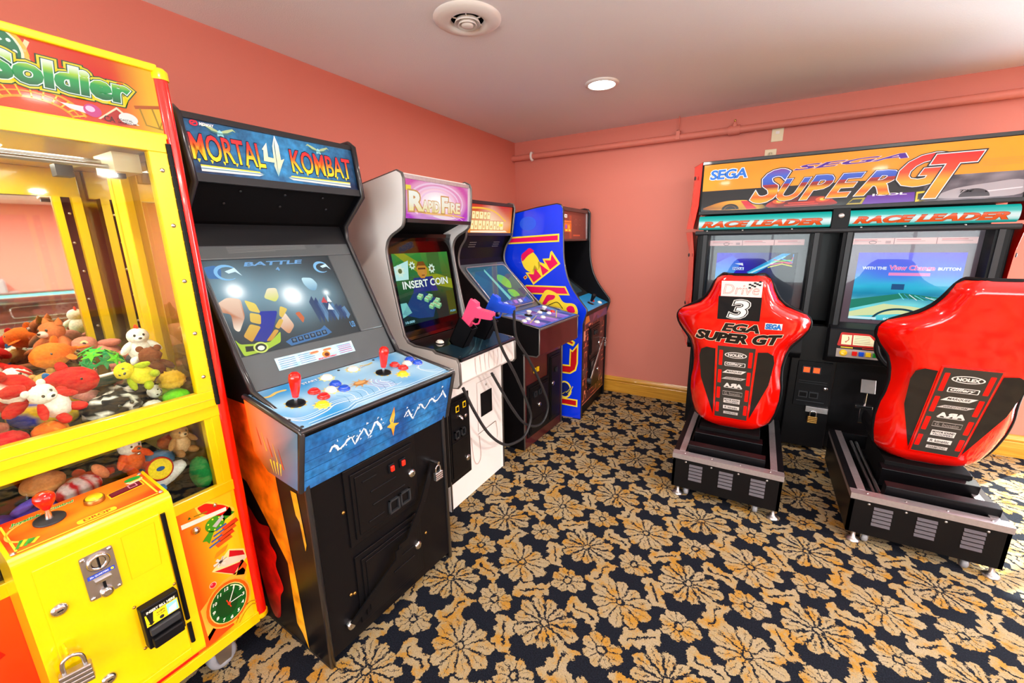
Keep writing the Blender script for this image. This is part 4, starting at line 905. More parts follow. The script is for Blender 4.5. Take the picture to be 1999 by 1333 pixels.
for p in ([(0.0, .3), (.06, .36), (.13, .33), (.15, .27), (.10, .2), (.04, .22)], [(.02, .2), (.12, .19), (.14, .12), (.02, .12)]): q.poly(rounded(p, 0.03), '#6ab04a', 2)
mb.build('screen', BK)
mb = MB(); mb.tube([tuple(ba+bn*0.008+Y*a+bv*b) for a, b in rrect(-0.258, 0.032, 0.248, 0.448, 0.035, 6)], 0.005, 'aluminium', 8, closed=True); mb.build('screen_frame', BK)
mb = MB(); g = lambda a, b: ba+bn*0.012+Y*a+bv*b
mb.add([g(-iy, 0.004), g(iy, 0.004), g(iy, 0.47), g(-iy, 0.47)], [(0, 1, 2, 3)], 'clear_glass'); mb.build('monitor_glass', BK)
mb = MB(); slab(mb, (-0.560, 1.36), (-0.540, 1.44), -iy, iy, -0.02, 'black_laminate'); slab(mb, (-0.540, 1.44), (-0.485, 1.535), -iy, iy, -0.02, 'black_laminate')
aa, av = along((-0.540, 1.44), (-0.485, 1.535)); an = Y.cross(av); q = Panel(mb, aa+an*0.001, Y, av, 'print')
for sx in (-1, 1):
    for r in range(3):
        for c in range(6): q.ell(sx*0.15+(c-2.5)*0.014, 0.045-0.018*r, 0.004, 0.004, '#a8a49c', 1, n=8)
mb.build('speaker_panel', BK)
ma, mv = along((-0.470, 1.545), (-0.446, 1.745))
mb = MB(); q = Panel(mb, ma, Y, mv, 'backlit')
q.grid(-iy, 0, iy, 0.2, 30, 12, lambda a, b: lerp(lerp(H('#f0902a'), H('#c81e08'), max(0, min(1, b*6-0.25))), (1.2, 1.05, 0.7), max(0, 0.75-abs(a)*2.2-abs(b-0.07)*4)), 0)
q.line(cat2([(-0.28, 0.17), (-0.1, 0.175), (0.05, 0.155), (0.2, 0.09)], 5), 0.012, '#ffc23a', 1)
for row, (z0, z1, x0, x1) in enumerate(((0.100, 0.150, -0.23, -0.02), (0.025, 0.088, -0.24, 0.165))):
    x = x0; i = 0
    while x < x1-0.02:
        w = 0.034+0.012*((i*7+row*3) % 3)/2; q.rect(x, z0, x+w, z1, '#fff3b0', 3); q.rect(x-0.003, z0-0.004, x+w+0.003, z1+0.003, '#d8701c', 2)
        q.rect(x+w*0.35, z0+(0.012 if i % 2 else 0.028), x+w*0.62, z0+(0.03 if i % 2 else 0.042), '#e89a3a', 4); x += w+0.006; i += 1
q.rect(0.11, 0.05, 0.16, 0.07, '#fff04a', 4); q.poly([(-0.24, 0.015), (0.2, 0.02), (0.23, 0.008), (-0.24, 0.004)], '#fff3cf', 2)
mb.build('marquee', BK)
mb = MB(); mb.box((-0.470, -iy, 1.745), (-0.440, iy, 1.768), 'trim_black').box((-0.474, -iy, 1.526), (-0.455, iy, 1.546), 'trim_black'); mb.build('marquee_retainer', BK)
coin_door(BK, 0.0, -0.235, 0.035, 0.10, 0.46, (-0.108, 0.300), (), ((-0.17, 0.40, 0.02, 0.022), (-0.10, 0.40, 0.02, 0.022)), ((-0.2, 0.21, -0.02, 0.21),))
coin_door(BK, 0.0, 0.075, 0.235, 0.10, 0.62, (0.106, 0.401), (), ((0.16, 0.5, 0.012, 0.02),), ())
mb = MB(); 
for y in (-0.155, -0.11): mb.box((0.002, y-0.012, 0.555), (0.012, y+0.012, 0.59), 'yellow_button')
screw(mb, (0.0, -0.107, 0.52), X, 0.012, 'chrome'); mb.build('coin_slots', BK)

# ------------------------------------------------------------------ 4: blue maze-game cabinet in the corner
MZ = cabinet('arcade_cabinet', 'bright blue arcade cabinet with pink and yellow side lettering in the corner', (1.052, -0.461, 0), 0.03)
hw = 0.341; iy = hw-0.0195
crv = cat2([(-0.178, 1.488), (-0.172, 1.341), (-0.149, 1.223), (-0.122, 1.152), (-0.087, 1.090), (-0.036, 1.020), (0.026, 0.945)], 3)
sp = [(0.0, 0), (0.0, 0.825), (0.029, 0.917)] + crv[::-1] + [(-0.183, 1.72), (-0.20, 1.748), (-0.232, 1.757), (-0.40, 1.738), (-0.584, 1.706), (-0.80, 1.66), (-0.95, 1.60), (-0.95, 0)]
sp = sp[::-1]
for s in (-1, 1):
    y0, y1 = (-hw, -hw+0.02) if s < 0 else (hw-0.02, hw)
    o = MB().prism(sp, y0, y1, 'blue_paint' if s < 0 else 'black_laminate').build('side_panel', MZ)
    MB().tube([(x, (y0+y1)/2, z) for x, z in sp], 0.0095, 'trim_black', 6, closed=True).build('edge_trim', o)
    if s < 0: SP = o
mb = MB(); q = Panel(mb, (0, -hw-0.001, 0), X, Z, 'print_gloss', 0.0006)
YL, PK, RD = '#ffe23a', '#e8125c', '#c4101c'
q.poly([(-.90,1.505),(-.208,1.535),(-.208,1.472),(-.90,1.452)], YL, 0); q.poly([(-.90,1.493),(-.220,1.522),(-.220,1.484),(-.90,1.464)], PK, 1)
P0, P1 = Vector((-.433, 1.135)), Vector((-.206, 1.301)); e1 = P1-P0; e2 = Vector((-e1.y, e1.x)).normalized()*0.118
man = lambda s, t: tuple(P0+e1*s+e2*t)
q.poly([man(*p) for p in ((-.03,-.05),(-.03,1.0),(.16,.72),(.34,1.0),(.36,.55),(.50,1.06),(.63,.62),(.66,1.0),(.84,.72),(.97,1.02),(1.03,1.02),(1.03,-.05))], YL, 1)
for L in (((.02,.07),(.02,.80),(.16,.52),(.30,.80),(.33,.07)), ((.38,.07),(.50,.82),(.62,.07)), ((.67,.07),(.69,.82),(.84,.55),(.97,.86),(.97,.07))): q.poly([man(*p) for p in L], PK, 2)
q.poly([(-.53,1.185),(-.505,1.205),(-.49,1.185),(-.515,1.165)], YL, 1); q.poly([(-.523,1.185),(-.506,1.197),(-.498,1.186),(-.514,1.173)], RD, 2)
q.poly(rounded([(-.56,1.36),(-.47,1.42),(-.40,1.36),(-.36,1.27),(-.44,1.22),(-.52,1.25)], 0.05), YL, 1); q.poly(rounded([(-.55,1.37),(-.47,1.43),(-.42,1.40),(-.48,1.37),(-.54,1.31)], 0.02), PK, 2)
q.poly([(-.55,1.085),(-.505,1.122),(-.150,1.122),(-.112,1.05),(-.55,1.045)], YL, 0); q.poly([(-.53,1.082),(-.50,1.110),(-.158,1.110),(-.130,1.062),(-.53,1.057)], PK, 1)
q.poly(rounded([(-.44,.93),(-.387,.986),(-.332,1.085),(-.287,1.090),(-.207,1.055),(-.172,.985),(-.069,.990),(-.036,.931),(-.049,.870),(-.153,.905),(-.259,.930),(-.35,.925)], 0.04), YL, 3)
q.poly(rounded([(-.359,.965),(-.310,1.050),(-.234,1.046),(-.245,1.015),(-.296,.999),(-.325,.960)], 0.02), PK, 4); q.poly(rounded([(-.145,.941),(-.119,.968),(-.077,.965),(-.06,.913),(-.119,.910)], 0.02), PK, 4)
q.line(cat2([(-.30,.96),(-.22,.99),(-.17,.94)], 5), 0.006, '#2a2a10', 5)
q.poly(rounded([(-.30,.69),(-.11,.70),(-.056,.668),(-.075,.630),(-.15,.66),(-.30,.64)], 0.01), YL, 1); q.poly([(-.29,.68),(-.115,.685),(-.075,.662),(-.085,.65),(-.15,.675),(-.29,.652)], RD, 2)
q.poly(rounded([(-.35,.80),(-.06,.80),(-.040,.761),(-.06,.715),(-.35,.71)], 0.03), YL, 1)
def ushape(i): return [(-.42+i,.462+i),(-.10-i,.470+i),(-.10-i*-1,.600-i),(-.082,.590-i*1.3),(-.030-i,.660-i*3),(-.032-i,.48),(-.049-i,.425+i),(-.097,.392+i),(-.42+i,.395+i)]
q.poly([(-.42,.462),(-.108,.468),(-.104,.610),(-.082,.594),(-.030,.664),(-.032,.488),(-.047,.425),(-.097,.390),(-.42,.388)], YL, 1)
q.poly([(-.42,.450),(-.096,.456),(-.092,.590),(-.080,.580),(-.042,.628),(-.044,.488),(-.058,.434),(-.100,.402),(-.42,.400)], RD, 2)
q.poly([(-.42,.168),(-.028,.170),(-.028,.104),(-.42,.106)], YL, 1); q.poly([(-.42,.157),(-.040,.159),(-.040,.116),(-.42,.118)], RD, 2)
q.ring(-.145, .245, .055, .070, .014, YL, 1); q.ell(-.145, .245, .046, .060, '#14206a', 1)
for k in range(5): q.line([(-.17+.02*k, .20+.01*k), (-.12+.012*k, .235+.012*k)], 0.006, ['#e8d83a', '#20205a'][k % 2], 2)
q.line([(-.115, .21), (-.085, .215)], 0.008, YL, 2); q.line([(-.11, .225), (-.08, .232)], 0.006, YL, 2)
q.ell(-.484, 1.62, 0.075, 0.055, '#2a5cf2', 0)
mb.build('side_art', SP)
mb = MB(); slab(mb, (-0.006, 0.10), (-0.006, 0.90), -iy, iy, -0.02, 'maroon'); slab(mb, (-0.02, 0.0), (-0.02, 0.10), -iy, iy, -0.02, 'black_laminate')
mb.prism([(-0.93, 0.02), (-0.93, 1.58), (-0.6, 1.68), (-0.24, 1.73), (-0.24, 1.50), (-0.50, 1.44), (-0.50, 1.10), (-0.18, 0.90), (-0.04, 0.86), (-0.04, 0.02)], -iy, iy, 'black_matte')
mb.build('cabinet_body', MZ)
mb = MB(); q = Panel(mb, (-0.004, 0, 0), Y, Z, 'print_gloss')
q.rect(-iy, 0.10, iy, 0.80, '#4a1a1e', 0); q.line([(-iy, 0.108), (iy, 0.108)], 0.006, '#d87a5a', 1); rnd = random.Random(21)
SAL = ['#e88a68', '#d8704e', '#c85a48']
for gy in range(14):
    for gx in range(13):
        x, y = -0.30+gx*0.048, 0.14+gy*0.047; r = rnd.random()
        if 4 <= gx <= 9 and 2 <= gy <= 11: continue
        if gx > 8 and r > 0.45: continue
        c = SAL[rnd.randrange(3)]
        if r < 0.26: q.line([(x, y), (x+0.046, y)], 0.010, c, 1)
        elif r < 0.50: q.line([(x, y), (x, y+0.046)], 0.010, c, 1)
        elif r < 0.62: q.rect(x, y, x+0.034, y+0.034, c, 1)
        elif r < 0.74: q.line([(x, y+0.03), (x, y), (x+0.03, y)], 0.009, c, 1)
q.line([(-0.255, 0.760), (-0.255, 0.842), (-0.073, 0.842), (-0.065, 0.74)], 0.009, '#e8805a', 1); q.rect(-0.315, 0.67, -0.25, 0.75, '#f0a088', 2)
q.rect(-0.17, 0.78, -0.10, 0.81, '#e8886a', 2)
for p in ((0.141, 0.192), (0.17, 0.20), (0.245, 0.19), (0.26, 0.185)): q.poly([(p[0]-.008, p[1]-.01), (p[0]+.008, p[1]), (p[0]+.006, p[1]+.026)], '#f0c8b0', 2)
for k in range(8): q.line([(0.17+0.014*(k % 4), 0.64+0.05*(k//4)), (0.172+0.014*(k % 4), 0.67+0.05*(k//4))], 0.003, '#b89a80', 2)
mb.build('front_art', MZ)
coin_door(MZ, -0.002, -0.14, 0.105, 0.515, 0.745, (0.08, 0.58), (), ((-0.05, 0.70, 0.016, 0.018), (0.0, 0.70, 0.016, 0.018)), ())
coin_door(MZ, -0.002, -0.14, 0.105, 0.22, 0.47, (0.06, 0.34), (), (), ())
mb = MB(); bar = [(0.195, 0.60), (0.129, 0.56), (-0.165, 0.300)]
for (y0, z0), (y1, z1) in zip(bar, bar[1:]):
    d = Vector((y1-y0, z1-z0)).normalized(); n = Vector((-d.y, d.x))*0.012; vs = []
    for (y, z) in ((y0, z0), (y1, z1)): vs += [(0.022, y-n.x, z-n.y), (0.022, y+n.x, z+n.y), (0.028, y+n.x, z+n.y), (0.028, y-n.x, z-n.y)]
    mb.add(vs, [(0,1,2,3),(7,6,5,4),(0,4,5,1),(1,5,6,2),(2,6,7,3),(3,7,4,0)], 'steel')
mb.lathe([(0.024, 0), (0.024, 0.03), (0.014, 0.034), (0.0001, 0.03)], (0.0, -0.17, 0.292), X, 'dark_grey', 16); mb.tube([(0.0, 0.193, 0.602), (0.05, 0.193, 0.602)], 0.007, 'chrome', 10)
mb.build('locking_bar', MZ)
padlock('small steel padlock on the front of the blue corner cabinet', to_world(MZ, (0.044, 0.193, 0.592)), Y, size=0.034)
mb = MB(); mb.box((-0.004, -iy, 0.80), (0.008, iy, 0.895), 'maroon')
q = Panel(mb, (0.009, 0, 0), Y, Z, 'print_gloss'); q.rect(-iy, 0.80, iy, 0.895, '#5a3048', 0); q.poly([(-0.30, 0.81), (-0.18, 0.82), (-0.22, 0.885), (-0.28, 0.88)], '#d87a2a', 1); q.rect(0.02, 0.81, iy, 0.89, '#6a4a8a', 1)
q.poly([(-0.1, 0.81), (0.0, 0.85), (0.1, 0.82), (0.25, 0.87), (0.1, 0.885), (-0.08, 0.88)], '#8a4a6a', 2)
mb.build('front_skirt', MZ)
ca, cv = along((0.020, 0.912), (-0.17, 0.990)); cn = Y.cross(cv)
mb = MB(); mb.prism([(0.020, 0.880), (0.024, 0.912), (-0.17, 0.992), (-0.2, 0.97)], -iy, iy, 'black_laminate'); q = Panel(mb, ca+cn*0.002, Y, cv, 'print_gloss')
q.rect(-iy, 0.004, iy, 0.205, '#2a9ad8', 0); q.poly([(-.30, .02), (-.22, .02), (-.20, .07), (-.29, .08)], '#d8403a', 1); q.poly([(-.27, .025), (-.23, .03), (-.22, .06), (-.26, .06)], '#f0d23a', 2)
q.line([(-.3, .11), (-.1, .15), (.1, .10), (.3, .16)], 0.006, '#1b5fb0', 1); q.rect(.16, .02, .30, .05, '#1f7fc8', 1)
cpo = mb.build('control_panel', MZ); joystick(MZ, ca+cn*0.003+Y*0.0+cv*0.075, cn, 'black_plastic', 0.08)
push_button(MZ, ca+cn*0.003+Y*0.165+cv*0.040, cn, 'white_button'); push_button(MZ, ca+cn*0.003+Y*0.107+cv*0.095, cn, 'red_plastic')
ba, bv = along((-0.165, 0.985), (-0.46, 1.20)); bn = Y.cross(bv)
mb = MB(); slab(mb, (-0.165, 0.982), (-0.46, 1.20), -iy, iy, -0.02, 'dark_grey'); slab(mb, (-0.46, 1.20), (-0.46, 1.48), -iy, iy, -0.02, 'black_matte'); slab(mb, (-0.46, 1.47), (-0.20, 1.487), -iy, iy, 0.015, 'black_matte'); mb.build('monitor_bezel', MZ)
mb = MB(); q = Panel(mb, ba+bn*0.003, Y, bv, 'screen_image'); q.poly(rrect(-0.24, 0.05, 0.24, 0.33, 0.03), '#26343c', 0); mb.build('screen', MZ)
mb = MB(); g = lambda a, b: ba+bn*0.008+Y*a+bv*b; mb.add([g(-iy, 0.005), g(iy, 0.005), g(iy, 0.35), g(-iy, 0.35)], [(0, 1, 2, 3)], 'clear_glass'); mb.build('monitor_glass', MZ)
ma, mv = along((-0.200, 1.492), (-0.205, 1.715))
mb = MB(); q = Panel(mb, ma, Y, mv, 'print_gloss'); q.rect(-iy, 0, iy, 0.222, '#7a3a30', 0)
for x in (-0.135, -0.115, -0.095): q.line([(x, 0.19), (x, 0.005)], 0.008, '#c85a34', 1)
q.text('NAMCO', -0.315, 0.170, 0.125, 0.024, '#ffffff', 3, bold=0.05); q.line([(-0.31, 0.14), (-0.10, 0.14)], 0.014, '#e8762e', 2)
q.rect(-0.31, 0.058, -0.095, 0.128, '#d8701e', 2)
for k in range(3): q.ell(-0.28+0.065*k, 0.098, 0.020, 0.018, ['#ffd83a', '#8a4ac8', '#ffb02a'][k], 3); q.rect(-0.30+0.07*k, 0.064, -0.255+0.07*k, 0.078, '#f0d03a', 3)
q.line([(-0.05, 0.03), (0.12, 0.03)], 0.012, '#c85a34', 1); q.ring(0.02, 0.14, 0.03, 0.025, 0.003, '#a06858', 1); q.ring(0.12, 0.14, 0.03, 0.025, 0.003, '#a06858', 1)
mb.build('marquee', MZ)
mb = MB(); mb.box((-0.212, -iy, 1.714), (-0.192, iy, 1.742), 'trim_black').box((-0.21, -iy, 1.478), (-0.190, iy, 1.493), 'trim_black'); mb.box((-0.205, iy-0.03, 1.492), (-0.196, iy, 1.714), 'aluminium'); mb.build('marquee_retainer', MZ)

# ================================================================== twin racing machine against the back wall
RC = thing('racing_cabinet', 'black and red twin screen racing machine with orange header against the back wall', 'racing game', (2.62, -0.32, 0))
XL, XR, YF = 1.835, 3.405, -0.60
mb = MB(); mb.box((XL, YF+0.03, 0.03), (XR, -0.06, 1.50), 'black_metal') if False else None
mb.box((XL+0.01, -0.32, 0.03), (XR-0.01, -0.05, 1.98), 'black_metal')
mb.box((XL, YF+0.02, 0.90), (XL+0.05, -0.30, 1.52), 'black_plastic'); mb.box((XR-0.05, YF+0.02, 0.90), (XR, -0.30, 1.52), 'black_plastic')
mb.box((XL+0.01, YF+0.10, 0.03), (XR-0.01, -0.30, 0.90), 'black_metal'); mb.build('cabinet_body', RC, bevel=0.006)
mb = MB(); mb.box((XL, YF, 1.645), (XR, -0.30, 1.985), 'black_plastic')
q = Panel(mb, (0, YF-0.001, 0), X, Z, 'print_gloss', 0.0006)
hx0, hx1, hz0, hz1 = XL+0.012, XR-0.012, 1.662, 1.966
def org(a, b):
    n = noise.noise(Vector((round(a*22), round(b*22), 2)))*0.25+noise.noise(Vector((a*6, b*9, 4)))*0.3; return lerp(H('#f2a512'), H('#e07808'), max(0, min(1, 0.45+n)))
q.grid(hx0, 1.796, hx1, hz1, 60, 8, org, 0); q.rect(hx0, hz0, hx1, 1.796, '#0c0a0e', 0)
q.grid(2.98, hz0, hx1, 1.796, 24, 8, lambda a, b: lerp(H('#3a3440'), H('#8a828c'), max(0, min(1, 0.4+noise.noise(Vector((a*14, b*20, 7)))))) if a > 3.0 else H('#1a161c'), 1)
# generic racing cars along the bottom of the header
q.poly(cat2([(1.865, 1.674), (1.92, 1.705), (1.99, 1.722), (2.06, 1.726), (2.13, 1.722), (2.20, 1.700), (2.235, 1.668), (2.10, 1.664)], 5, True), ugrad(1.85, 2.25, [(0, '#7a3a08'), (0.5, '#e8a030'), (0.75, '#f0c23a'), (1, '#2a1408')]), 2)
q.poly([(2.09, 1.720), (2.13, 1.720), (2.19, 1.668), (2.13, 1.666)], '#c82838', 3); q.ell(2.03, 1.668, 0.052, 0.036, '#120c0c', 3, a0=0, a1=PI); q.ring(2.03, 1.668, 0.034, 0.024, 0.006, '#5a3a20', 4, a0=0, a1=PI)
q.poly(cat2([(2.26, 1.668), (2.27, 1.708), (2.33, 1.722), (2.44, 1.726), (2.54, 1.722), (2.59, 1.70), (2.59, 1.668)], 5, True), vgrad(1.66, 1.73, [(0, '#4a0808'), (0.5, '#c8281a'), (1, '#3a0606')]), 2)
for x in (2.31, 2.54): q.ell(x, 1.704, 0.036, 0.015, '#f0582a', 3); q.ell(x, 1.704, 0.016, 0.008, '#ffc04a', 4)
q.line([(2.36, 1.690), (2.50, 1.690)], 0.006, '#f0402a', 3); q.line([(2.34, 1.678), (2.52, 1.678)], 0.004, '#e83a2a', 3)
q.poly([(2.66, 1.662), (2.70, 1.70), (2.76, 1.716), (2.96, 1.722), (3.035, 1.722), (3.03, 1.67), (2.99, 1.66)], '#1c1420', 2); q.poly([(2.735, 1.662), (2.755, 1.712), (2.965, 1.716), (2.97, 1.665)], '#5a1a9a', 3)
q.poly([(2.972, 1.716), (3.034, 1.722), (3.022, 1.668), (2.974, 1.662)], '#d8c02a', 4); q.poly([(2.98, 1.706), (3.022, 1.710), (3.014, 1.680), (2.982, 1.674)], '#2a2420', 5); q.poly([(2.66, 1.664), (2.735, 1.664), (2.748, 1.70), (2.69, 1.70)], '#a8962a', 3); q.poly([(2.67, 1.672), (2.725, 1.672), (2.735, 1.692), (2.69, 1.692)], '#14100c', 4)
q.text('IGOL', 2.78, 1.706, 0.15, 0.012, '#e8e0f0', 5, bold=0.03)
q.poly(cat2([(3.06, 1.68), (3.12, 1.72), (3.25, 1.742), (3.38, 1.75), (3.385, 1.68), (3.2, 1.67)], 5, True), '#a09aa2', 2); q.ell(3.21, 1.676, 0.06, 0.042, '#3a343c', 3, a0=0, a1=PI); q.line([(3.25, 1.70), (3.385, 1.712)], 0.006, '#cfc8d0', 3)
q.text('TM', 3.15, 1.700, 0.055, 0.014, '#1a161c', 5, shear=0.3, bold=0.02)
q.text('SEGA', 1.892, 1.870, 0.215, 0.056, '#2272d8', 5, bold=0.035, out=[(0.05, '#e8f4ff')], shear=0.1)
for k in range(3): pass
q.text('SEGA', 2.372, 1.894, 0.53, 0.027, '#4a0f98', 5, bold=0.02, shear=0.35, out=[(0.02, '#ffe8f4')], fn=lambda a, b: (a, b+(a-2.6)*0.035))
blu = vgrad(1.715, 1.905, [(0, '#f0a020'), (0.12, '#e85a10'), (0.30, '#f0a828'), (0.42, '#8a1010'), (0.50, '#a81a14'), (0.505, '#2a4ab8'), (0.75, '#3a62d0'), (1, '#7a3aa0')])
oc = [(0.035, '#14101a'), (0.015, '#f4eef8')]
def slant(a, b): return (a, b)
q.text('S', 2.155, 1.708, 0.185, 0.185, blu, 6, bold=0.035, shear=0.45, out=oc)
for ch, x, w, z0, h in (('U', 2.300, 0.155, 1.712, 0.120), ('P', 2.430, 0.145, 1.712, 0.128), ('E', 2.565, 0.150, 1.716, 0.122), ('R', 2.705, 0.165, 1.718, 0.122)):
    q.text(ch, x, z0, w, h, blu, 6, bold=0.035, shear=0.45, out=oc)
rg = vgrad(1.70, 1.91, [(0, '#f08a1a'), (0.35, '#f0a02a'), (0.6, '#e8401a'), (1, '#d0181a')])
q.text('G', 2.885, 1.755, 0.195, 0.155, rg, 9, bold=0.04, shear=0.4, out=oc); q.text('T', 3.020, 1.690, 0.175, 0.205, rg, 12, bold=0.04, shear=0.42, out=oc)
for k in range(4): q.line([(3.215, 1.832+0.010*k), (3.365, 1.834+0.010*k)], 0.003, '#e88a2a', 2)
mb.build('header', RC)
mb = MB(); mb.box((XL, YF-0.004, 1.968), (XR, YF+0.02, 1.990), 'trim_black').box((XL, YF-0.010, 1.640), (XR, YF+0.01, 1.662), 'dark_grey'); mb.build('header_frame', RC, bevel=0.003)
# teal race-leader light bars
for n_, (x0, x1) in enumerate(((1.842, 2.598), (2.690, 3.400))):
    mb = MB(); R_, zc = 0.046, 1.583; n = 10; vs = []; pts = []
    for i in range(n+1):
        a = -PI/2+PI*i/n; pts.append((YF+0.02-R_*0.7*math.cos(a), zc+R_*math.sin(a)))
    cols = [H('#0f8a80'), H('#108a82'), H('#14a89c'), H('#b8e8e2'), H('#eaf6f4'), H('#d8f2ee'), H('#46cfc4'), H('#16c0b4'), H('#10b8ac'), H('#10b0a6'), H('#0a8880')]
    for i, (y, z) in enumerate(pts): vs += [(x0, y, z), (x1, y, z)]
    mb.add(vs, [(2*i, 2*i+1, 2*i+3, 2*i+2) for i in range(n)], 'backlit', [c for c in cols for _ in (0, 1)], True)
    for x in (x0, x1): mb.add([(x, y, z) for y, z in pts], [tuple(range(n+1))], 'black_plastic')
    q = Panel(mb, (0, YF+0.02-R_*0.7-0.0012, zc), X, Z, 'backlit')
    q.warp = None; t0 = len(mb.v)
    q.text('RACE LEADER', x0+0.025, -0.030, (x1-x0)*0.90, 0.036, '#f2560e', 2, bold=0.05, shear=0.3, out=[(0.025, '#6a4a30')], bands=[-0.024, -0.015, -0.005, 0.005])
    for i in range(t0, len(mb.v)):
        x, y, z = mb.v[i]; s = max(-0.99, min(0.99, (z-zc)/R_)); mb.v[i] = (x, y+R_*0.7*(1-math.sqrt(1-s*s)), z)
    mb.build('race_leader_bar', RC)
mb = MB(); mb.box((2.60, YF-0.012, 1.52), (2.688, YF+0.06, 1.645), 'black_plastic'); mb.lathe([(0.016, 0), (0.016, 0.006), (0.0001, 0.008)], (2.645, YF-0.012, 1.60), -Y, 'steel', 14); mb.build('centre_block', RC, bevel=0.004)
mb = MB(); mb.tube([(XL-0.01, YF-0.005, 1.513), (XR+0.01, YF-0.005, 1.513)], 0.016, 'dark_grey', 10)
for x in (1.90, 2.12, 2.40, 2.75, 2.95, 3.2): screw(mb, (x, YF-0.014, 1.528), (0, -0.6, 0.8), 0.006, 'steel')
mb.build('crossbar', RC)
mat('bezel_glare', '#8d7884', 0.25, coat=0.5)  # window glare on the right screen's bezel, put into its colour
def race_screen(xc, k):
    mb = MB(); x0, x1 = xc-0.345, xc+0.345; ys = -0.50
    for s in (-1, 1):
        xs = xc+s*0.355
        mb.prism([(xs, YF-0.01), (xs-s*0.055, YF-0.005), (xs-s*0.060, ys+0.03), (xs, ys+0.03)], 0.90, 1.50, 'black_plastic', ax='z')
        mb.prism([(xs-s*0.02, YF-0.02), (xs-s*0.045, YF-0.02), (xs-s*0.045, YF), (xs-s*0.02, YF)], 0.90, 1.50, 'dark_grey', ax='z')
    mb.box((x0, ys, 0.88), (x1, ys+0.03, 1.50), 'bezel_glare' if k else 'grey_bezel')
    mb.box((x0, YF-0.01, 0.885), (x1, ys+0.02, 0.925), 'black_plastic')
    o = mb.build('monitor_bezel', RC)
    mb = MB(); q = Panel(mb, (0, ys-0.002, 0), X, Z, 'screen_image'); a0, a1, b0, b1 = xc-0.245, xc+0.245, 0.955, 1.375
    if k:
        q.grid(a0, b0, a1, b1, 16, 20, lambda a, b: ramp([(0, '#38c8d8'), (0.22, '#8af0f0'), (0.38, '#1c8ab0'), (0.52, '#3ac8e8'), (0.7, '#5a8af8'), (1, '#6a5af8')])(max(0, min(1, (b-b0)/(b1-b0)+0.06*noise.noise(Vector((a*9, b*16, 0)))))), 0)
        for s, p in enumerate(([(a0, 1.08), (xc, 1.13), (a1, 1.10), (a1, 1.08), (xc, 1.10), (a0, 1.02)], [(a0, 1.00), (xc-0.08, 1.06), (xc+0.05, 1.05), (a1, 1.02), (a1, 0.99), (xc, 1.0), (a0, 0.97)])): q.poly(p, ['#2a8a70', '#e8f0b0'][s], 1)
        q.ring(xc, 0.94, 0.13, 0.09, 0.012, '#1a4a5a', 2, a0=0.15, a1=PI-0.15); q.rect(a0, 0.957, a0+0.14, 0.972, '#d8fafa', 3); q.text('0/2', xc-0.07, 0.958, 0.035, 0.013, '#e8ffff', 4, bold=0.04)
        q.text('WITH THE', xc-0.215, 1.272, 0.115, 0.016, '#f4fbff', 4, bold=0.05); q.text('View Change', xc-0.085, 1.262, 0.205, 0.036, '#ff6ac0', 5, bold=0.02, out=[(0.035, '#ffe4f8')]); q.text('BUTTON', xc+0.135, 1.272, 0.095, 0.016, '#f4fbff', 4, bold=0.05)
        q.rect(xc-0.085, 1.236, xc+0.105, 1.254, '#ff9ad8', 3); q.rect(xc-0.06, 1.15, xc+0.0, 1.185, '#2a5a8a', 2)
        for i in range(9): q.line([(xc-0.02+0.025*i, 1.13-0.004*i), (xc+0.01+0.03*i, 1.09)], 0.004, ['#7af0f0', '#3aa0c8', '#f0ffff'][i % 3], 2)
    else:
        q.grid(a0, b0, a1, b1, 16, 20, lambda a, b: lerp(H('#3420d8'), H('#30343a'), max(0, min(1, ((a-a0)/(a1-a0)-0.15+(b1-b)/(b1-b0)*0.1)*1.5))), 0)
        q.poly([(a0, 1.30), (a0+0.10, 1.36), (a0+0.16, 1.30), (a0+0.05, 1.12), (a0, 1.05)], vgrad(1.05, 1.36, [(0, '#5ae8f0'), (1, '#3a3ae8')]), 1)
        q.poly([(a0+0.20, 1.24), (a0+0.40, 1.37), (a0+0.45, 1.37), (a0+0.24, 1.22)], '#2aa8e0', 2); q.line([(a0+0.21, 1.23), (a0+0.42, 1.35)], 0.008, '#9af0f8', 3); q.line([(a0+0.23, 1.235), (a0+0.38, 1.32)], 0.004, '#ffffff', 3)
        for i, c in enumerate(('#f0e83a', '#f04a8a', '#6af03a', '#e83a3a', '#4aa0f0')): q.line([(xc+0.08+0.01*i, 1.275+0.018*i), (xc+0.16+0.015*i, 1.30+0.012*(i % 3)), (xc+0.22, 1.285+0.02*i)], 0.006, c, 3)
        q.poly([(a0+0.12, 1.30), (a0+0.17, 1.305), (a0+0.175, 1.285)], '#eef4ff', 3); q.rect(a0+0.11, 1.255, a0+0.18, 1.275, '#dff0ff', 3); q.text('NO.6', a0+0.115, 1.257, 0.06, 0.016, '#3a5ad0', 4, bold=0.03)
    mb.build('screen', RC)
    mb = MB(); q = Panel(mb, (0, ys-0.014, 0), X, Z, 'print_gloss'); x = xc-0.30
    q.rect(xc-0.30, 1.425, xc+0.27, 1.462, '#e8c8ce', 0)
    for i in range(3): q.line([(xc-0.28+0.2*i, 1.452), (xc-0.17+0.2*i, 1.452)], 0.003, '#c05a6a', 1); q.line([(xc-0.28+0.2*i, 1.443), (xc-0.15+0.2*i, 1.443)], 0.002, '#a08a94', 1)
    q.line([(xc-0.09, 1.426), (xc-0.09, 1.461)], 0.003, '#8a6a74', 1); q.line([(xc+0.10, 1.426), (xc+0.10, 1.461)], 0.003, '#8a6a74', 1); q.ring(xc-0.19, 1.437, 0.017, 0.009, 0.003, '#7a6a74', 2); q.rect(xc-0.13, 1.43, xc-0.105, 1.446, '#b8a0aa', 2)
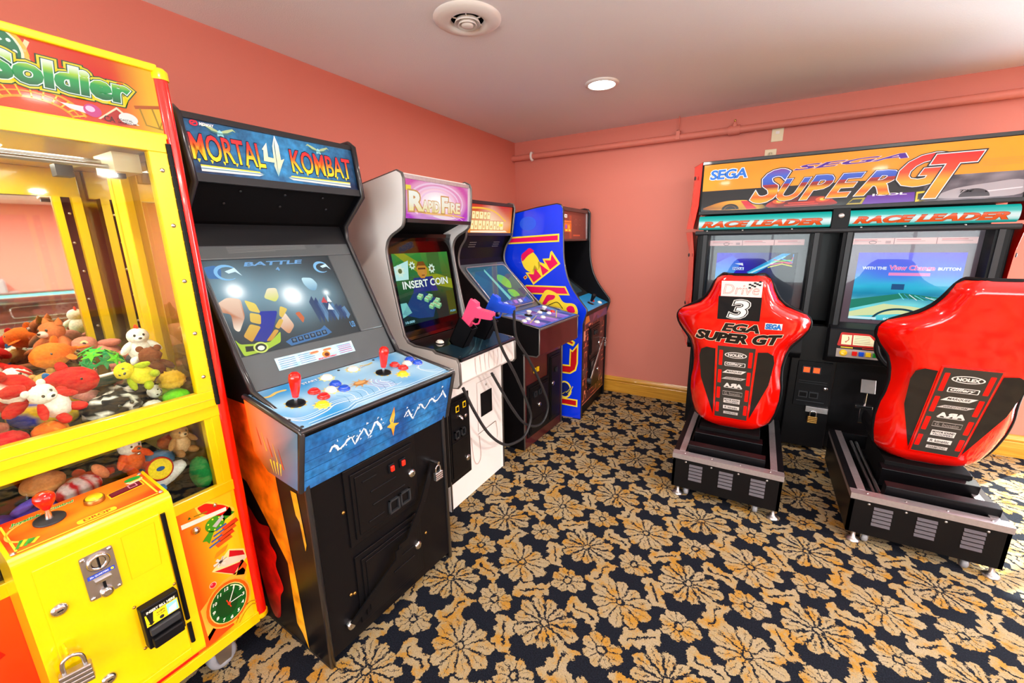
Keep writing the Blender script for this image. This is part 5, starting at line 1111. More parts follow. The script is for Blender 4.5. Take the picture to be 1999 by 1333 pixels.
    mb.build('instruction_strip', o)
    mb = MB(); mb.add([(xc-0.30, ys-0.012, 0.926), (xc+0.30, ys-0.012, 0.926), (xc+0.30, ys-0.012, 1.495), (xc-0.30, ys-0.012, 1.495)], [(0, 1, 2, 3)], 'smoked_glass'); mb.build('monitor_glass', o)
race_screen(2.215, 0); race_screen(3.025, 1)
# red side fins
for s, xb in ((-1, XL), (1, XR)):
    mb = MB(); off = lambda d: xb+s*d
    up = [(1.985, 0.075, 0.0), (1.90, 0.073, 0.0), (1.70, 0.080, 0.004), (1.545, 0.098, 0.028)]; lo = [(1.525, 0.098, 0.03), (1.38, 0.066, 0.010), (1.20, 0.062, 0.004), (1.12, 0.064, 0.0), (0.90, 0.072, 0.0), (0.76, 0.075, 0.004), (0.70, 0.045, 0.006)]
    for seg_ in (up, lo):
        vs = []
        for z, do, di in seg_: vs += [(off(di), YF-0.012, z), (off(do), YF+0.17, z), (off(do-0.02), YF+0.26, z), (off(di), YF+0.22, z)]
        n = len(seg_)
        fs = [(4*i+j, 4*i+(j+1) % 4, 4*(i+1)+(j+1) % 4, 4*(i+1)+j) for i in range(n-1) for j in range(4)] + [(0, 1, 2, 3), (4*n-1, 4*n-2, 4*n-3, 4*n-4)]
        mb.add(vs, fs, 'red_shell')
    for z, y in ((1.90, YF+0.10), (1.60, YF+0.10), (1.36, YF+0.10), (1.0, YF+0.10)):
        mb.lathe([(0.014, 0), (0.014, 0.004), (0.006, 0.006), (0.0001, 0.003)], (off(0.055), y, z), (s*0.9, -0.42, 0), 'dark_grey', 12)
    mb.build('side_fin', RC, bevel=0.006)
# coin tower between the seats
mb = MB(); mb.box((2.50, -0.56, 0.03), (2.755, -0.30, 0.90), 'black_metal'); o = mb.build('coin_tower', RC, bevel=0.006)
mb = MB(); mb.box((2.545, -0.572, 0.335), (2.735, -0.558, 0.655), 'black_plastic')
for z in (0.50, 0.515, 0.37): mb.box((2.56, -0.577, z), (2.72, -0.570, z+0.005), 'dark_grey')
mb.lathe([(0.013, 0), (0.013, 0.008), (0.0001, 0.010)], (2.715, -0.572, 0.475), -Y, 'chrome', 14); d = mb.build('coin_door', o, bevel=0.003)
for x in (2.595, 2.650):
    mb = MB(); mb.box((x-0.024, -0.585, 0.575), (x+0.024, -0.570, 0.625), 'dark_grey').box((x-0.017, -0.589, 0.583), (x+0.017, -0.584, 0.617), 'coin_orange'); mb.build('reject_button', o, label='glowing orange reject button')
for x in (2.595, 2.655):
    mb = MB(); mb.box((x-0.026, -0.582, 0.40), (x+0.026, -0.570, 0.445), 'dark_grey').box((x-0.020, -0.5835, 0.407), (x+0.020, -0.5815, 0.436), 'black_matte'); mb.build('coin_return', o)
mb = MB(); mb.box((2.62, -0.60, 0.305), (2.745, -0.555, 0.345), 'steel'); mb.build('hasp', o, bevel=0.002)
padlock('brass padlock on the hasp between the two racing seats', (2.665, -0.607, 0.318), X, 'brass', 0.046)
# dashboards with buttons and wheels, pedals
for k, xc in enumerate((2.19, 3.02)):
    mb = MB(); mb.prism([(-0.50, 0.66), (-0.70, 0.70), (-0.73, 0.74), (-0.68, 0.915), (-0.56, 0.935), (-0.50, 0.93)], xc-0.345, xc+0.345, 'black_plastic', ax='x'); d = mb.build('dashboard', RC, bevel=0.01)
    dv = Vector((0, 0.05, 0.175)).normalized(); q0 = Vector((xc, -0.732, 0.74))
    mb = MB(); q = Panel(mb, q0+Vector((0, -0.003, 0)), X, dv, 'print_gloss')
    q.poly(rounded([(-0.305, 0.075), (-0.095, 0.075), (-0.10, 0.118), (-0.15, 0.158), (-0.29, 0.160)], 0.01), '#b81e1a', 0)
    q.rect(-0.285, 0.085, -0.235, 0.145, '#f0e8c0', 1); q.poly([(-0.228, 0.085), (-0.115, 0.085), (-0.12, 0.112), (-0.15, 0.146), (-0.228, 0.146)], '#f0e8c0', 1)
    q.line(cat2([(-0.252, 0.135), (-0.25, 0.115), (-0.265, 0.10)], 4), [0.004]*8+[0.012], '#b83a2a', 2)
    for r in range(5): q.line([(-0.222, 0.138-0.010*r), (-0.145-0.004*(r < 2), 0.138-0.010*r)], 0.002, '#6a5a4a', 2)
    q.rect(-0.300, 0.062, -0.10, 0.072, '#14100e', 0); q.line([(-0.285, 0.067), (-0.225, 0.067)], 0.006, '#f0d02a', 1); q.line([(-0.18, 0.067), (-0.12, 0.067)], 0.004, '#c8302a', 1)
    q.rect(-0.305, 0.005, -0.095, 0.058, '#a89c96', 0); mb.build('button_plate', d)
    push_button(d, q0+Vector((-0.270, -0.004, 0))+dv*0.032, X.cross(dv), 'yellow_button', 0.016)
    for i, m in enumerate(('red_plastic', 'blue_button', 'yellow_button', 'green_button')):
        if m not in MATS: mat(m, '#0f8a2a', 0.25, coat=0.6)
        c = q0+Vector((-0.215+0.033*i, -0.004, 0))+dv*0.032; nn = X.cross(dv); M = Matrix((X, dv, nn)).transposed().to_4x4(); M.translation = c
        MB().box((-0.013, -0.014, 0), (0.013, 0.014, 0.010), m, M=M).build('view_button', d, bevel=0.003)
    mb = MB(); c = Vector((xc, -0.86, 0.86)); ax = Vector((0, -0.9, 0.42)).normalized(); u = ax.orthogonal().normalized(); w = ax.cross(u)
    mb.tube([c+(u*math.cos(a)+w*math.sin(a))*0.145 for a in [2*PI*i/32 for i in range(32)]], 0.014, 'black_plastic', 10, closed=True)
    for a in (0.5, PI-0.5, -PI/2): mb.tube([c, c+(X*math.cos(a)+X.cross(ax)*-math.sin(a))*0.14], 0.011, 'dark_grey', 8)
    mb.tube([c, c-ax*0.16], 0.03, 'black_plastic', 14); mb.lathe([(0.045, -0.01), (0.045, 0.012), (0.03, 0.02), (0.0001, 0.022)], c, ax, 'black_plastic', 18); mb.build('steering_wheel', RC)
    mb = MB(); px = xc-0.085; pn = Vector((0, -0.92, 0.38)).normalized(); M = Matrix((X, pn.cross(X), pn)).transposed().to_4x4(); M.translation = (px, -0.56, 0.525)
    mb.box((-0.038, -0.045, -0.006), (0.038, 0.045, 0.006), 'steel', M=M); mb.tube([(px, -0.555, 0.49), (px, -0.55, 0.38)], 0.008, 'chrome', 10); mb.box((px-0.05, -0.58, 0.375), (px+0.04, -0.54, 0.395), 'chrome')
    mb.box((px-0.02, -0.56, 0.27), (px+0.02, -0.52, 0.38), 'chrome'); mb.build('pedal', RC, bevel=0.004)

# ================================================================== the two racing seats
def race_seat(label, xb, xs, number=True, lean=0.0):
    t = thing('racing_chair', label, 'arcade seat', (xb, -1.2, 0))
    hb, y0, y1, z0, z1 = 0.272, -1.54, -0.745, 0.050, 0.262
    mb = MB()
    mb.box((xb-hb, y0, z0), (xb+hb, y0+0.014, z1-0.006), 'black_metal').box((xb-hb, y0, z0), (xb-hb+0.014, y1, z1-0.006), 'black_metal').box((xb+hb-0.014, y0, z0), (xb+hb, y1, z1-0.006), 'black_metal')
    mb.box((xb-hb, y1-0.014, z0), (xb+hb, y1, z1-0.006), 'black_metal').box((xb-hb+0.014, y0+0.014, z0+0.03), (xb+hb-0.014, y1-0.014, z0+0.12), 'black_matte')
    b = mb.build('base_box', t)
    mb = MB(); w = 0.058
    mb.box((xb-hb-0.004, y0-0.004, z1-0.008), (xb+hb+0.004, y0+w-0.012, z1), 'aluminium'); mb.box((xb-hb-0.004, y0-0.004, z1-0.030), (xb+hb+0.004, y0, z1-0.008), 'aluminium')
    for s in (-1, 1):
        a, c = sorted((xb+s*(hb+0.004), xb+s*(hb-w+0.030))); mb.box((a, y0+w-0.012, z1-0.008), (c, y1, z1), 'black_metal')
        a, c = sorted((xb+s*(hb-0.026), xb+s*(hb-w))); mb.box((a, y0+w-0.012, z1-0.008), (c, y1, z1+0.001), 'aluminium')
        a, c = sorted((xb+s*(hb+0.004), xb+s*(hb+0.001))); mb.box((a, y0, z1-0.030), (c, y1, z1-0.008), 'aluminium')
    for i in range(4):
        x = xb-hb+0.06+i*(2*hb-0.12)/3; screw(mb, (x, y0+0.02, z1), Z, 0.005, 'steel')
    mb.build('rim_trim', b, label='scuffed aluminium edging')
    for i in range(3):
        mb = MB(); x = xb+(-0.155+0.155*i)+0.008
        for r in range(5): 
            zc = z0+0.150-0.021*r; mb.prism([(y0, zc+0.009), (y0-0.006, zc-0.004), (y0-0.002, zc-0.008), (y0, zc-0.008)], x-0.035, x+0.035, 'louver_grey' if 'louver_grey' in MATS else mat('louver_grey', '#463c44', 0.45).name, ax='x')
        mb.build('louver_vent', b)
    mb = MB()
    for i in range(4): screw(mb, (xb-hb+0.07+i*(2*hb-0.14)/3, y0, z1-0.045), -Y, 0.006, 'steel')
    mb.build('rear_screws', b)
    mb = MB(); mb.prism([(-1.465, 0.205), (-1.475, 0.300), (-1.425, 0.305), (-1.405, 0.21)], xs-0.195, xs+0.195, 'black_metal', ax='x').prism([(-1.285, 0.205), (-1.30, 0.310), (-1.235, 0.315), (-1.22, 0.21)], xs-0.18, xs+0.18, 'black_metal', ax='x')
    mb.box((xs-0.165, -1.25, 0.20), (xs+0.165, -0.86, 0.335), 'black_matte'); mb.build('slide_frame', t, bevel=0.003)
    for x in (xs-0.20, xs-0.225): MB().tube([(x, -1.46, 0.225), (x, -0.80, 0.225)], 0.008, 'steel', 8).build('slide_rail', t)
    for x, y in ((xb-0.19, -1.50), (xb+0.165, -1.50)): caster(t, x, y-0.01, 0.052, 0.024)
    for x, y in ((xb-0.235, -1.525), (xb+0.25, -1.525), (xb-0.24, -0.80), (xb+0.24, -0.80)): foot(t, x, y, 0.052)
    # shell
    prof = [(0.335, 0.10, 0.13), (0.345, 0.17, 0.185), (0.40, 0.205, 0.21), (0.47, 0.225, 0.22), (0.56, 0.238, 0.235), (0.64, 0.238, 0.235), (0.70, 0.228, 0.226), (0.77, 0.226, 0.222), (0.84, 0.236, 0.232), (0.90, 0.258, 0.252), (0.95, 0.300, 0.295), (1.00, 0.328, 0.322), (1.04, 0.332, 0.328), (1.075, 0.318, 0.316), (1.10, 0.262, 0.262), (1.125, 0.205, 0.205), (1.165, 0.170, 0.170), (1.21, 0.148, 0.148), (1.255, 0.132, 0.132), (1.278, 0.120, 0.120), (1.288, 0.095, 0.095)]
    k_ = -0.25; yb = lambda z: -1.245+k_*(z-0.35)
    S_ = [-1, -0.985, -0.94, -0.86, -0.74, -0.60, -0.5, -0.25, 0, 0.25, 0.5, 0.60, 0.74, 0.86, 0.94, 0.985, 1]
    ys_ = lambda s: 0.0 if abs(s) <= 0.6 else 0.115*((abs(s)-0.6)/0.4)**2.1
    zs = []; n = 46
    def halfw(z):
        for (za, wa, _), (zb_, wb, _) in zip(prof, prof[1:]):
            if z <= zb_: return wa+(wb-wa)*(z-za)/(zb_-za)
        return prof[-1][1]
    zl = [prof[0][0]+(prof[-1][0]-prof[0][0])*i/n for i in range(n+1)]
    ends = lambda z: 0.055*max(0, (0.42-z)/0.085)**2 + 0.05*max(0, (z-1.235)/0.053)**2
    mb = MB(); vs = []
    for z in zl:
        for s in S_: vs.append((xs+lean*(z-0.4)+s*halfw(z), yb(z)+ys_(s)*(0.75+0.5*math.exp(-((z-0.98)/0.2)**2))+ends(z), z))
    m_ = len(S_); mb.add(vs, [(i*m_+j, i*m_+j+1, (i+1)*m_+j+1, (i+1)*m_+j) for i in range(n) for j in range(m_-1)], 'red_shell', None, True)
    edge = [vs[i*m_] for i in range(n+1)] + [vs[n*m_+j] for j in range(1, m_)] + [vs[i*m_+m_-1] for i in range(n-1, -1, -1)] + [vs[j] for j in range(m_-2, 0, -1)]
    sh_ = mb.build('shell_back', t, label='glossy red moulded back shell')
    pip = [Vector(p)+Vector((0, 0.006, 0)) for p in edge]
    for _ in range(2): pip = [(pip[i-1]+pip[i]*2+pip[(i+1) % len(pip)])/4 for i in range(len(pip))]
    MB().tube(pip, 0.011, 'black_plastic', 8, closed=True).build('edge_piping', t)
    mb = MB(); vs2 = []
    for z in zl:
        for s in S_:
            x, y, zz = xs+lean*(z-0.4)+s*halfw(z)*0.99, yb(z), z; vs2.append((x, y+0.10+0.045*abs(s)**3+(0.02 if abs(s) < 0.9 else 0), zz))
    mb.add(vs2, [(i*m_+j, (i+1)*m_+j, (i+1)*m_+j+1, i*m_+j+1) for i in range(n) for j in range(m_-1)], 'black_plastic', None, True)
    e2 = [vs2[i*m_] for i in range(n+1)] + [vs2[n*m_+j] for j in range(1, m_)] + [vs2[i*m_+m_-1] for i in range(n-1, -1, -1)] + [vs2[j] for j in range(m_-2, 0, -1)]
    L = len(edge); mb.add([tuple(Vector(p)+Vector((0, 0.008, 0))) for p in edge]+e2, [(i, (i+1) % L, L+(i+1) % L, L+i) for i in range(L)], 'black_plastic', None, True); mb.build('inner_shell', t)
    mb = MB(); mb.box((xs-0.19, -1.13, 0.34), (xs+0.19, -0.74, 0.44), 'black_plastic'); mb.prism([(-1.10, 0.44), (-1.345, 1.10), (-1.28, 1.12), (-1.0, 0.46)], xs+lean*0.5-0.12, xs+lean*0.5+0.12, 'black_plastic', ax='x'); mb.build('seat_cushion', t, bevel=0.03, seg=3)
    # decals on the flat centre
    v = Vector((lean, k_, 1)).normalized(); o0 = Vector((xs-lean*0.05, yb(0.35), 0.35)); Lz = lambda z: (z-0.35)/v.z
    nrm = X.cross(v)
    mb = MB(); top, bot = Lz(0.900), Lz(0.428); pw0, pw1 = 0.091, 0.099
    for h0 in (0.0,):
        a, b_, c, d = (-pw0, bot), (pw0, bot), (pw1, top), (-pw1, top)
        P = lambda p, h: o0+X*p[0]+v*p[1]+nrm*h
        vs = [P(p, 0.0) for p in (a, b_, c, d)]+[P(p, 0.010) for p in (a, b_, c, d)]
        mb.add(vs, [(0,1,5,4),(1,2,6,5),(2,3,7,6),(3,0,4,7)], 'red_shell'); mb.add(vs[4:], [(0,1,2,3)], 'red_shell')
    q = Panel(mb, o0+nrm*0.0105, X, v, 'print_gloss'); BK_, WH = '#3a3632', '#e6e0dc'
    q.poly([(-pw0+.006, bot+.004), (pw0-.006, bot+.004), (pw1-.006, top-.004), (-pw1+.006, top-.004)], BK_, 0)
    hgt = top-bot; row = lambda f: bot+hgt*f
    for f0, f1 in ((0.74, 0.94), (0.50, 0.68), (0.28, 0.44), (0.08, 0.22)):
        for s in (-1, 1): q.poly(rrect(s*0.073-0.009, row(f0), s*0.073+0.009, row(f1), 0.004), '#e8140c', 1)
    q.ell(0, row(0.885), 0.055, 0.019, WH, 1); q.ell(0, row(0.885), 0.049, 0.015, BK_, 2); q.text('NOLEX', -0.037, row(0.885)-0.008, 0.074, 0.016, WH, 3, bold=0.05)
    def plate(f, w, h, sh, txt, fg, bg, b=0.02, k=0.8):
        y = row(f); sk = 0.012 if sh else 0
        q.poly([(-w-sk, y-h), (w-sk, y-h), (w+sk, y+h), (-w+sk, y+h)], bg, 1); q.text(txt, -w*k, y-h*0.62, w*k*2, h*1.24, fg, 2, bold=b, shear=0.25 if sh else 0)
    q.poly(rrect(-.052, row(.765)-.013, .052, row(.765)+.013, .005), WH, 1); q.poly(rrect(-.048, row(.765)-.010, .048, row(.765)+.010, .004), BK_, 2); q.text('Gillery', -.042, row(.765)-.009, .080, .019, WH, 3, bold=0.03, shear=0.3)
    plate(.665, .048, .011, 1, 'MARQUEE', '#2a2624', WH); plate(.575, .050, .008, 1, 'WINDSTORM', '#5a5450', '#c8c0bc')
    for i, (x, mir) in enumerate(((-.030, 1), (0.0, -1), (.030, 1))):
        ch = 'ARA'[i]; q.text(ch, x-.0145, row(.475)-.010, .029, .024, WH, 2, bold=0.06, fn=(lambda a, b, x=x: (2*x-a, b)) if mir < 0 else None)
    q.line([(-.045, row(.475)-.015), (.045, row(.475)-.015)], .0025, WH, 2)
    q.line([(-.050, row(.365)-.013), (.050, row(.365)-.013), (.050, row(.365)+.013), (-.050, row(.365)+.013)], .003, '#b8b0ac', 1, closed=True); q.text('G. bonsio', -.042, row(.365)-.008, .082, .016, '#8a827e', 2, bold=0.03)
    q.rect(-.042, row(.26)-.016, .042, row(.26)+.016, WH, 1); q.text('MOTOR SOUND', -.038, row(.26)+.001, .076, .010, '#2a2624', 2, bold=0.04); q.text('TROOPERS', -.036, row(.26)-.013, .072, .010, '#3a3a4a', 2, bold=0.02)
    plate(.165, .042, .012, 0, 'R kinetic', '#3a3430', WH); plate(.085, .038, .009, 0, 'DIAMOND', '#6a6460', '#cfc8c4')
    mb.build('decal_panel', t)
    mb = MB(); q = Panel(mb, o0+nrm*0.0025, X, v, 'print_gloss')
    for s in (-1, 1): q.poly([(s*0.104, Lz(0.872)), (s*0.15, Lz(0.878)), (s*0.178, Lz(0.862)), (s*0.186, Lz(0.82)), (s*0.172, Lz(0.68)), (s*0.096, Lz(0.44))] if s > 0 else [(-0.104, Lz(0.872)), (-0.096, Lz(0.44)), (-0.172, Lz(0.68)), (-0.186, Lz(0.82)), (-0.178, Lz(0.862)), (-0.15, Lz(0.878))], '#23201e', 0)
    mb.build('wing_decals', t)
    if number:
        mb = MB(); q = Panel(mb, o0+nrm*0.003, X, v, 'print_gloss')
        q.rect(-0.095, Lz(1.180), 0.092, Lz(1.262), '#f6f2f0', 0); q.rect(-0.105, Lz(1.050), 0.095, Lz(1.179), '#14161c', 0)
        q.text('Drive', -0.085, Lz(1.192), 0.165, 0.055, '#e02a2a', 2, bold=0.0, shear=0.15); q.text('Drive', -0.085, Lz(1.192), 0.165, 0.055, '#f6f2f0', 3, bold=-0.02, shear=0.15)
        for i in range(5):
            for j in range(3):
                if (i+j) % 2 == 0: q.rect(0.030+0.011*i, Lz(1.225)+0.009*j+0.004*i, 0.041+0.011*i, Lz(1.225)+0.009*(j+1)+0.004*i, '#22222a', 4)
        q.text('3', -0.048, Lz(1.063), 0.085, 0.098, '#f6f4f2', 3, bold=0.015, shear=0.2, out=[(0.05, '#f6f4f2'), (0.028, '#14161c')])
        q.text('EGA', -0.075, Lz(0.985), 0.170, 0.044, '#231c1a', 3, bold=0.05, shear=0.25, out=[(0.03, '#f2ddc4')])
        q.text('SUPER GT', -0.205, Lz(0.918), 0.405, 0.052, '#1c1614', 4, bold=0.06, shear=0.25, out=[(0.03, '#f2ddc4')], fn=lambda a, b: (a, b+0.35*a*a))
        q.text('S', -0.212, Lz(0.940), 0.05, 0.048, '#1c1614', 4, bold=0.05, shear=0.2) if False else None
        q.rect(0.122, Lz(1.010), 0.198, Lz(1.045), '#e4eef8', 1, ); q.text('SEGA', 0.127, Lz(1.014), 0.066, 0.026, '#2a7ad0', 3, bold=0.05, out=[(0.02, '#1a4a90')])
        mb.build('stickers', t)
    return t
race_seat('red racing seat with the number 3 and lettering on its back', 2.193, 2.185, True, -0.012)
race_seat('plain topped red racing seat nearest the right edge with striped sponsor panel', 3.020, 3.078, False, 0.05)

# ================================================================== yellow prize crane machine
CL = thing('crane_machine', 'yellow claw crane machine full of plush toys at the left edge', 'claw machine', (0.42, -3.75, 0))
YR, YL_, XF, XB = -3.30, -4.20, 0.752, 0.05
mat('orange_interior', '#f2b21a', 0.35, coat=0.3)
mb = MB()
mb.box((XB, YL_, 0.11), (XF-0.004, YR-0.004, 0.150), 'yellow_paint')
mb.box((XB, YL_, 0.11), (XB+0.02, YR, 1.96), 'yellow_paint'); mb.box((XB, YL_, 0.11), (XF-0.01, YL_+0.02, 1.96), 'yellow_paint')
mb.box((XB, YR-0.02, 0.11), (XF-0.03, YR, 1.03), 'yellow_paint'); mb.box((XB+0.02, YL_+0.02, 0.662), (XF-0.03, YR-0.02, 0.682), 'black_matte')
mb.box((XB+0.02, YL_+0.02, 0.945), (XF-0.03, YR-0.02, 0.965), 'yellow_paint'); mb.prism([(XB+0.02, 0.965), (XF-0.03, 0.965), (XF-0.03, 0.982), (XB+0.02, 0.990)], YL_+0.02, YR-0.025, 'black_matte')
mb.box((XB+0.02, YL_+0.02, 1.752), (XF-0.03, YR-0.02, 1.775), 'yellow_paint')
mb.box((XB+0.02, YL_+0.02, 1.655), (XB+0.045, YR-0.04, 1.752), 'yellow_paint')
mb.build('cabinet_body', CL, bevel=0.003)
for nm, (x0, x1) in (('side_post', (0.40, 0.50)),):
    MB().box((x0, YR-0.052, 1.03), (x1, YR-0.002, 1.752), 'yellow_paint').box((x0+0.03, YR-0.056, 1.03), (x0+0.036, YR-0.050, 1.752), 'orange_interior').build(nm, CL, bevel=0.003)
MB().box((0.715, YR-0.055, 0.15), (XF-0.006, YR-0.006, 1.79), 'yellow_paint').build('corner_post', CL, bevel=0.003)
mb = MB(); mb.prism([(XB+0.078, -3.418), (XB+0.022, YL_+0.02), (XB+0.030, YL_+0.02), (XB+0.086, -3.418)], 0.985, 1.655, 'mirror', ax='z'); mb.build('back_mirror', CL)
mb = MB(); mb.box((XB+0.06, -3.428, 0.985), (XB+0.10, -3.408, 1.655), 'yellow_paint').box((XB+0.06, -3.380, 0.985), (XB+0.10, -3.355, 1.655), 'yellow_paint').box((XB+0.06, -3.408, 0.985), (XB+0.08, -3.380, 1.655), 'black_matte')
for k in range(6): screw(mb, (XB+0.081, -3.396+0.006*(k % 2), 1.10+0.1*k), X, 0.005, 'steel')
mb.build('back_channel', CL)
mb = MB(); mb.box((XB+0.05, YR-0.030, 1.03), (0.40, YR-0.024, 1.752), 'mirror'); mb.build('rear_side_mirror', CL)
mb = MB(); mb.box((0.50, YR-0.030, 1.03), (0.715, YR-0.024, 1.752), 'side_glass' if 'side_glass' in MATS else glass_mat('side_glass', '#f4f1e6', 2.2).name); mb.build('side_window', CL)
mb = MB(); mb.box((0.50, YR-0.012, 1.03), (0.715, YR-0.008, 1.752), 'orange_interior'); mb.build('outer_side_panel', CL)
# red corner extrusion with yellow caps
mb = MB(); mb.tube([(XF-0.012, YR+0.004, 0.135), (XF-0.012, YR+0.004, 1.935)], 0.0185, 'red_trim', 16); 
mb.build('corner_extrusion', CL, label='shiny red plastic corner strip')
mb = MB(); mb.lathe([(0.022, 0), (0.022, 0.022), (0.014, 0.030), (0.0001, 0.032)], (XF-0.012, YR+0.004, 1.930), Z, 'yellow_paint', 20); mb.build('corner_cap', CL); mb = MB(); mb.lathe([(0.0001, -0.02), (0.016, -0.018), (0.022, -0.008), (0.022, 0.008)], (XF-0.012, YR+0.004, 0.128), Z, 'yellow_paint', 20); mb.build('corner_cap', CL)
# header
mb = MB(); mb.box((XB, YL_, 1.775), (XF-0.006, YR-0.006, 1.962), 'yellow_paint'); mb.box((XF-0.010, YL_, 1.946), (XF+0.004, YR-0.002, 1.966), 'yellow_paint').box((XF-0.010, YL_, 1.775), (XF+0.002, YR-0.006, 1.790), 'yellow_paint'); hd_ = mb.build('header_box', CL, bevel=0.004)
mb = MB(); q = Panel(mb, (XF-0.004, YR, 0), Y, Z, 'backlit', 0.0006)
def orr(a, b):
    n = noise.noise(Vector((a*9, b*14, 2))); return lerp(lerp(H('#e81808'), H('#f2560c'), max(0, min(1, 0.5+n))), H('#ffc21a'), max(0, min(1, (a+0.10)*14)))
q.grid(-0.88, 1.790, -0.008, 1.946, 70, 10, orr, 0)
q.line([(-0.069, 1.845), (-0.008, 1.858)], 0.008, '#c85a0a', 1); q.line([(-0.058, 1.845), (-0.05, 1.805), (-0.012, 1.800)], 0.004, '#b8860a', 1); q.line([(-0.03, 1.85), (-0.02, 1.80), (-0.012, 1.82)], 0.004, '#b8860a', 1)
q.ell(-0.315, 1.910, 0.068, 0.062, '#ffc83a', 1); q.ell(-0.315, 1.910, 0.060, 0.054, '#f6f4d0', 2); q.ell(-0.315, 1.910, 0.055, 0.050, '#0d7a48', 3)
for k in range(12): q.ell(-0.315+0.046*math.cos(k*PI/6), 1.910+0.041*math.sin(k*PI/6), 0.004, 0.004, '#f0fff4', 4, n=8)
q.line([(-0.315, 1.91), (-0.285, 1.93)], 0.004, '#f0fff4', 4); q.line(cat2([(-0.245, 1.94), (-0.255, 1.915), (-0.248, 1.89)], 5), 0.008, '#ffe6b0', 1)
grn = vgrad(1.848, 1.904, [(0, '#0a6a3a'), (0.35, '#12a050'), (0.55, '#1fb050'), (0.75, '#b8e03a'), (1, '#f6ffe0')])
go = [(0.13, '#0b4a30'), (0.10, '#ffe02a'), (0.05, '#0b5a3a'), (0.025, '#f2fff0')]
q.text('Soldier', -0.318, 1.850, 0.240, 0.054, grn, 9, bold=0.05, shear=0.1, out=go); q.text('Toy', -0.50, 1.850, 0.13, 0.054, grn, 9, bold=0.05, shear=0.1, out=go)
for r, w in ((0.0, 0.005), (0.012, 0.003), (0.024, 0.005)): q.ring(-0.262, 1.782, 0.092-r, 0.062-r, w, '#f2a81a', 2, a0=0.25, a1=PI-0.1)
for k in range(11):
    a = 0.3+k*0.25; q.line([(-0.262+0.092*math.cos(a), 1.782+0.062*math.sin(a)), (-0.262+0.066*math.cos(a), 1.782+0.038*math.sin(a))], 0.003, '#ffd23a', 2)
q.poly([(-0.215, 1.822), (-0.165, 1.822), (-0.168, 1.806), (-0.20, 1.812)], '#fff2f0', 3); q.ell(-0.158, 1.816, 0.017, 0.015, '#e0408a', 4); q.ell(-0.162, 1.819, 0.009, 0.007, '#ffd0ec', 5)
q.poly([(-0.150, 1.800), (-0.108, 1.836), (-0.066, 1.800), (-0.112, 1.792)], '#ffe8c0', 2); q.poly([(-0.146, 1.799), (-0.109, 1.830), (-0.072, 1.799), (-0.112, 1.792)], '#c81e0c', 3)
q.ell(-0.088, 1.812, 0.020, 0.014, '#fbf3ea', 4); q.text('CA', -0.138, 1.797, 0.020, 0.013, '#3a1010', 5, bold=0.02); q.text('COASTAL', -0.112, 1.804, 0.032, 0.005, '#3a1a14', 5, bold=0.02); q.text('AMUSEMENTS, INC.', -0.112, 1.797, 0.040, 0.005, '#3a1a14', 5, bold=0.02)
mb.build('header_art', hd_)
# door: frame, glass, hinge
dy0, dy1, dz0, dz1 = YL_+0.01, YR-0.014, 0.976, 1.786
mb = MB(); oy1, oz0, oz1 = -3.362, 1.030, 1.738
mb.box((XF-0.02, dy0, dz0), (XF+0.006, dy1, oz0), 'yellow_paint').box((XF-0.02, dy0, oz1), (XF+0.006, dy1, dz1), 'yellow_paint').box((XF-0.02, oy1, oz0), (XF+0.006, dy1, oz1), 'yellow_paint').box((XF-0.02, dy0, oz0), (XF+0.006, dy0+0.05, oz1), 'yellow_paint')
mb.box((XF+0.004, dy0, 1.000), (XF+0.008, dy1, 1.003), 'orange_interior'); df = mb.build('glass_door', CL, bevel=0.003)
mb = MB(); mb.box((XF-0.010, dy0+0.05, oz0), (XF-0.006, oy1, oz1), 'clear_glass'); mb.build('door_glass', df)
mb = MB(); mb.tube([(XF+0.008, dy1+0.001, dz0+0.004), (XF+0.008, dy1+0.001, dz1-0.03)], 0.006, 'black_plastic', 10)
for k in range(26): mb.tube([(XF+0.008, dy1+0.001, dz0+0.01+0.03*k), (XF+0.008, dy1+0.001, dz0+0.036+0.03*k)], 0.0068, 'black_plastic', 10)
mb.build('hinge', df)
for z in (1.08, 1.22, 1.38, 1.54, 1.69):
    mb = MB(); screw(mb, (XF+0.006, -3.338, z), X, 0.006, 'steel'); mb.build('door_bolt', df)
# gantry inside
mb = MB(); mb.tube([(0.60, YL_+0.03, 1.716), (0.60, YR-0.05, 1.716)], 0.007, 'steel', 12); mb.tube([(0.645, YL_+0.03, 1.700), (0.645, YR-0.05, 1.700)], 0.007, 'steel', 12)
mb.box((0.56, -3.42, 1.685), (0.69, -3.36, 1.735), 'cream').box((0.30, -3.45, 1.70), (0.345, -3.41, 1.735), 'dark_grey'); mb.tube([(0.15, -3.40, 1.74), (0.60, -3.37, 1.74)], 0.006, 'steel', 8); mb.box((0.62, -3.415, 1.672), (0.65, -3.385, 1.690), 'dark_grey')
mb.build('gantry_rails', CL)
for x, y in ((0.45, -3.60), (0.40, -3.95)):
    MB().lathe([(0.0001, -0.004), (0.028, -0.004), (0.032, 0)], (x, y, 1.752), Z, 'interior_lamp' if 'interior_lamp' in MATS else mat('interior_lamp', '#fff6d8', 0.4, emit=5.0).name, 20).build('interior_lamp', CL)
l = lamp('crane_interior_bulb', 'AREA', (0.42, -3.75, 1.745), 9, (1, 0.93, 0.78), shape='RECTANGLE', size=0.4, size_y=0.6); l.parent = CL; l.location = (0.0, 0.0, 1.745)
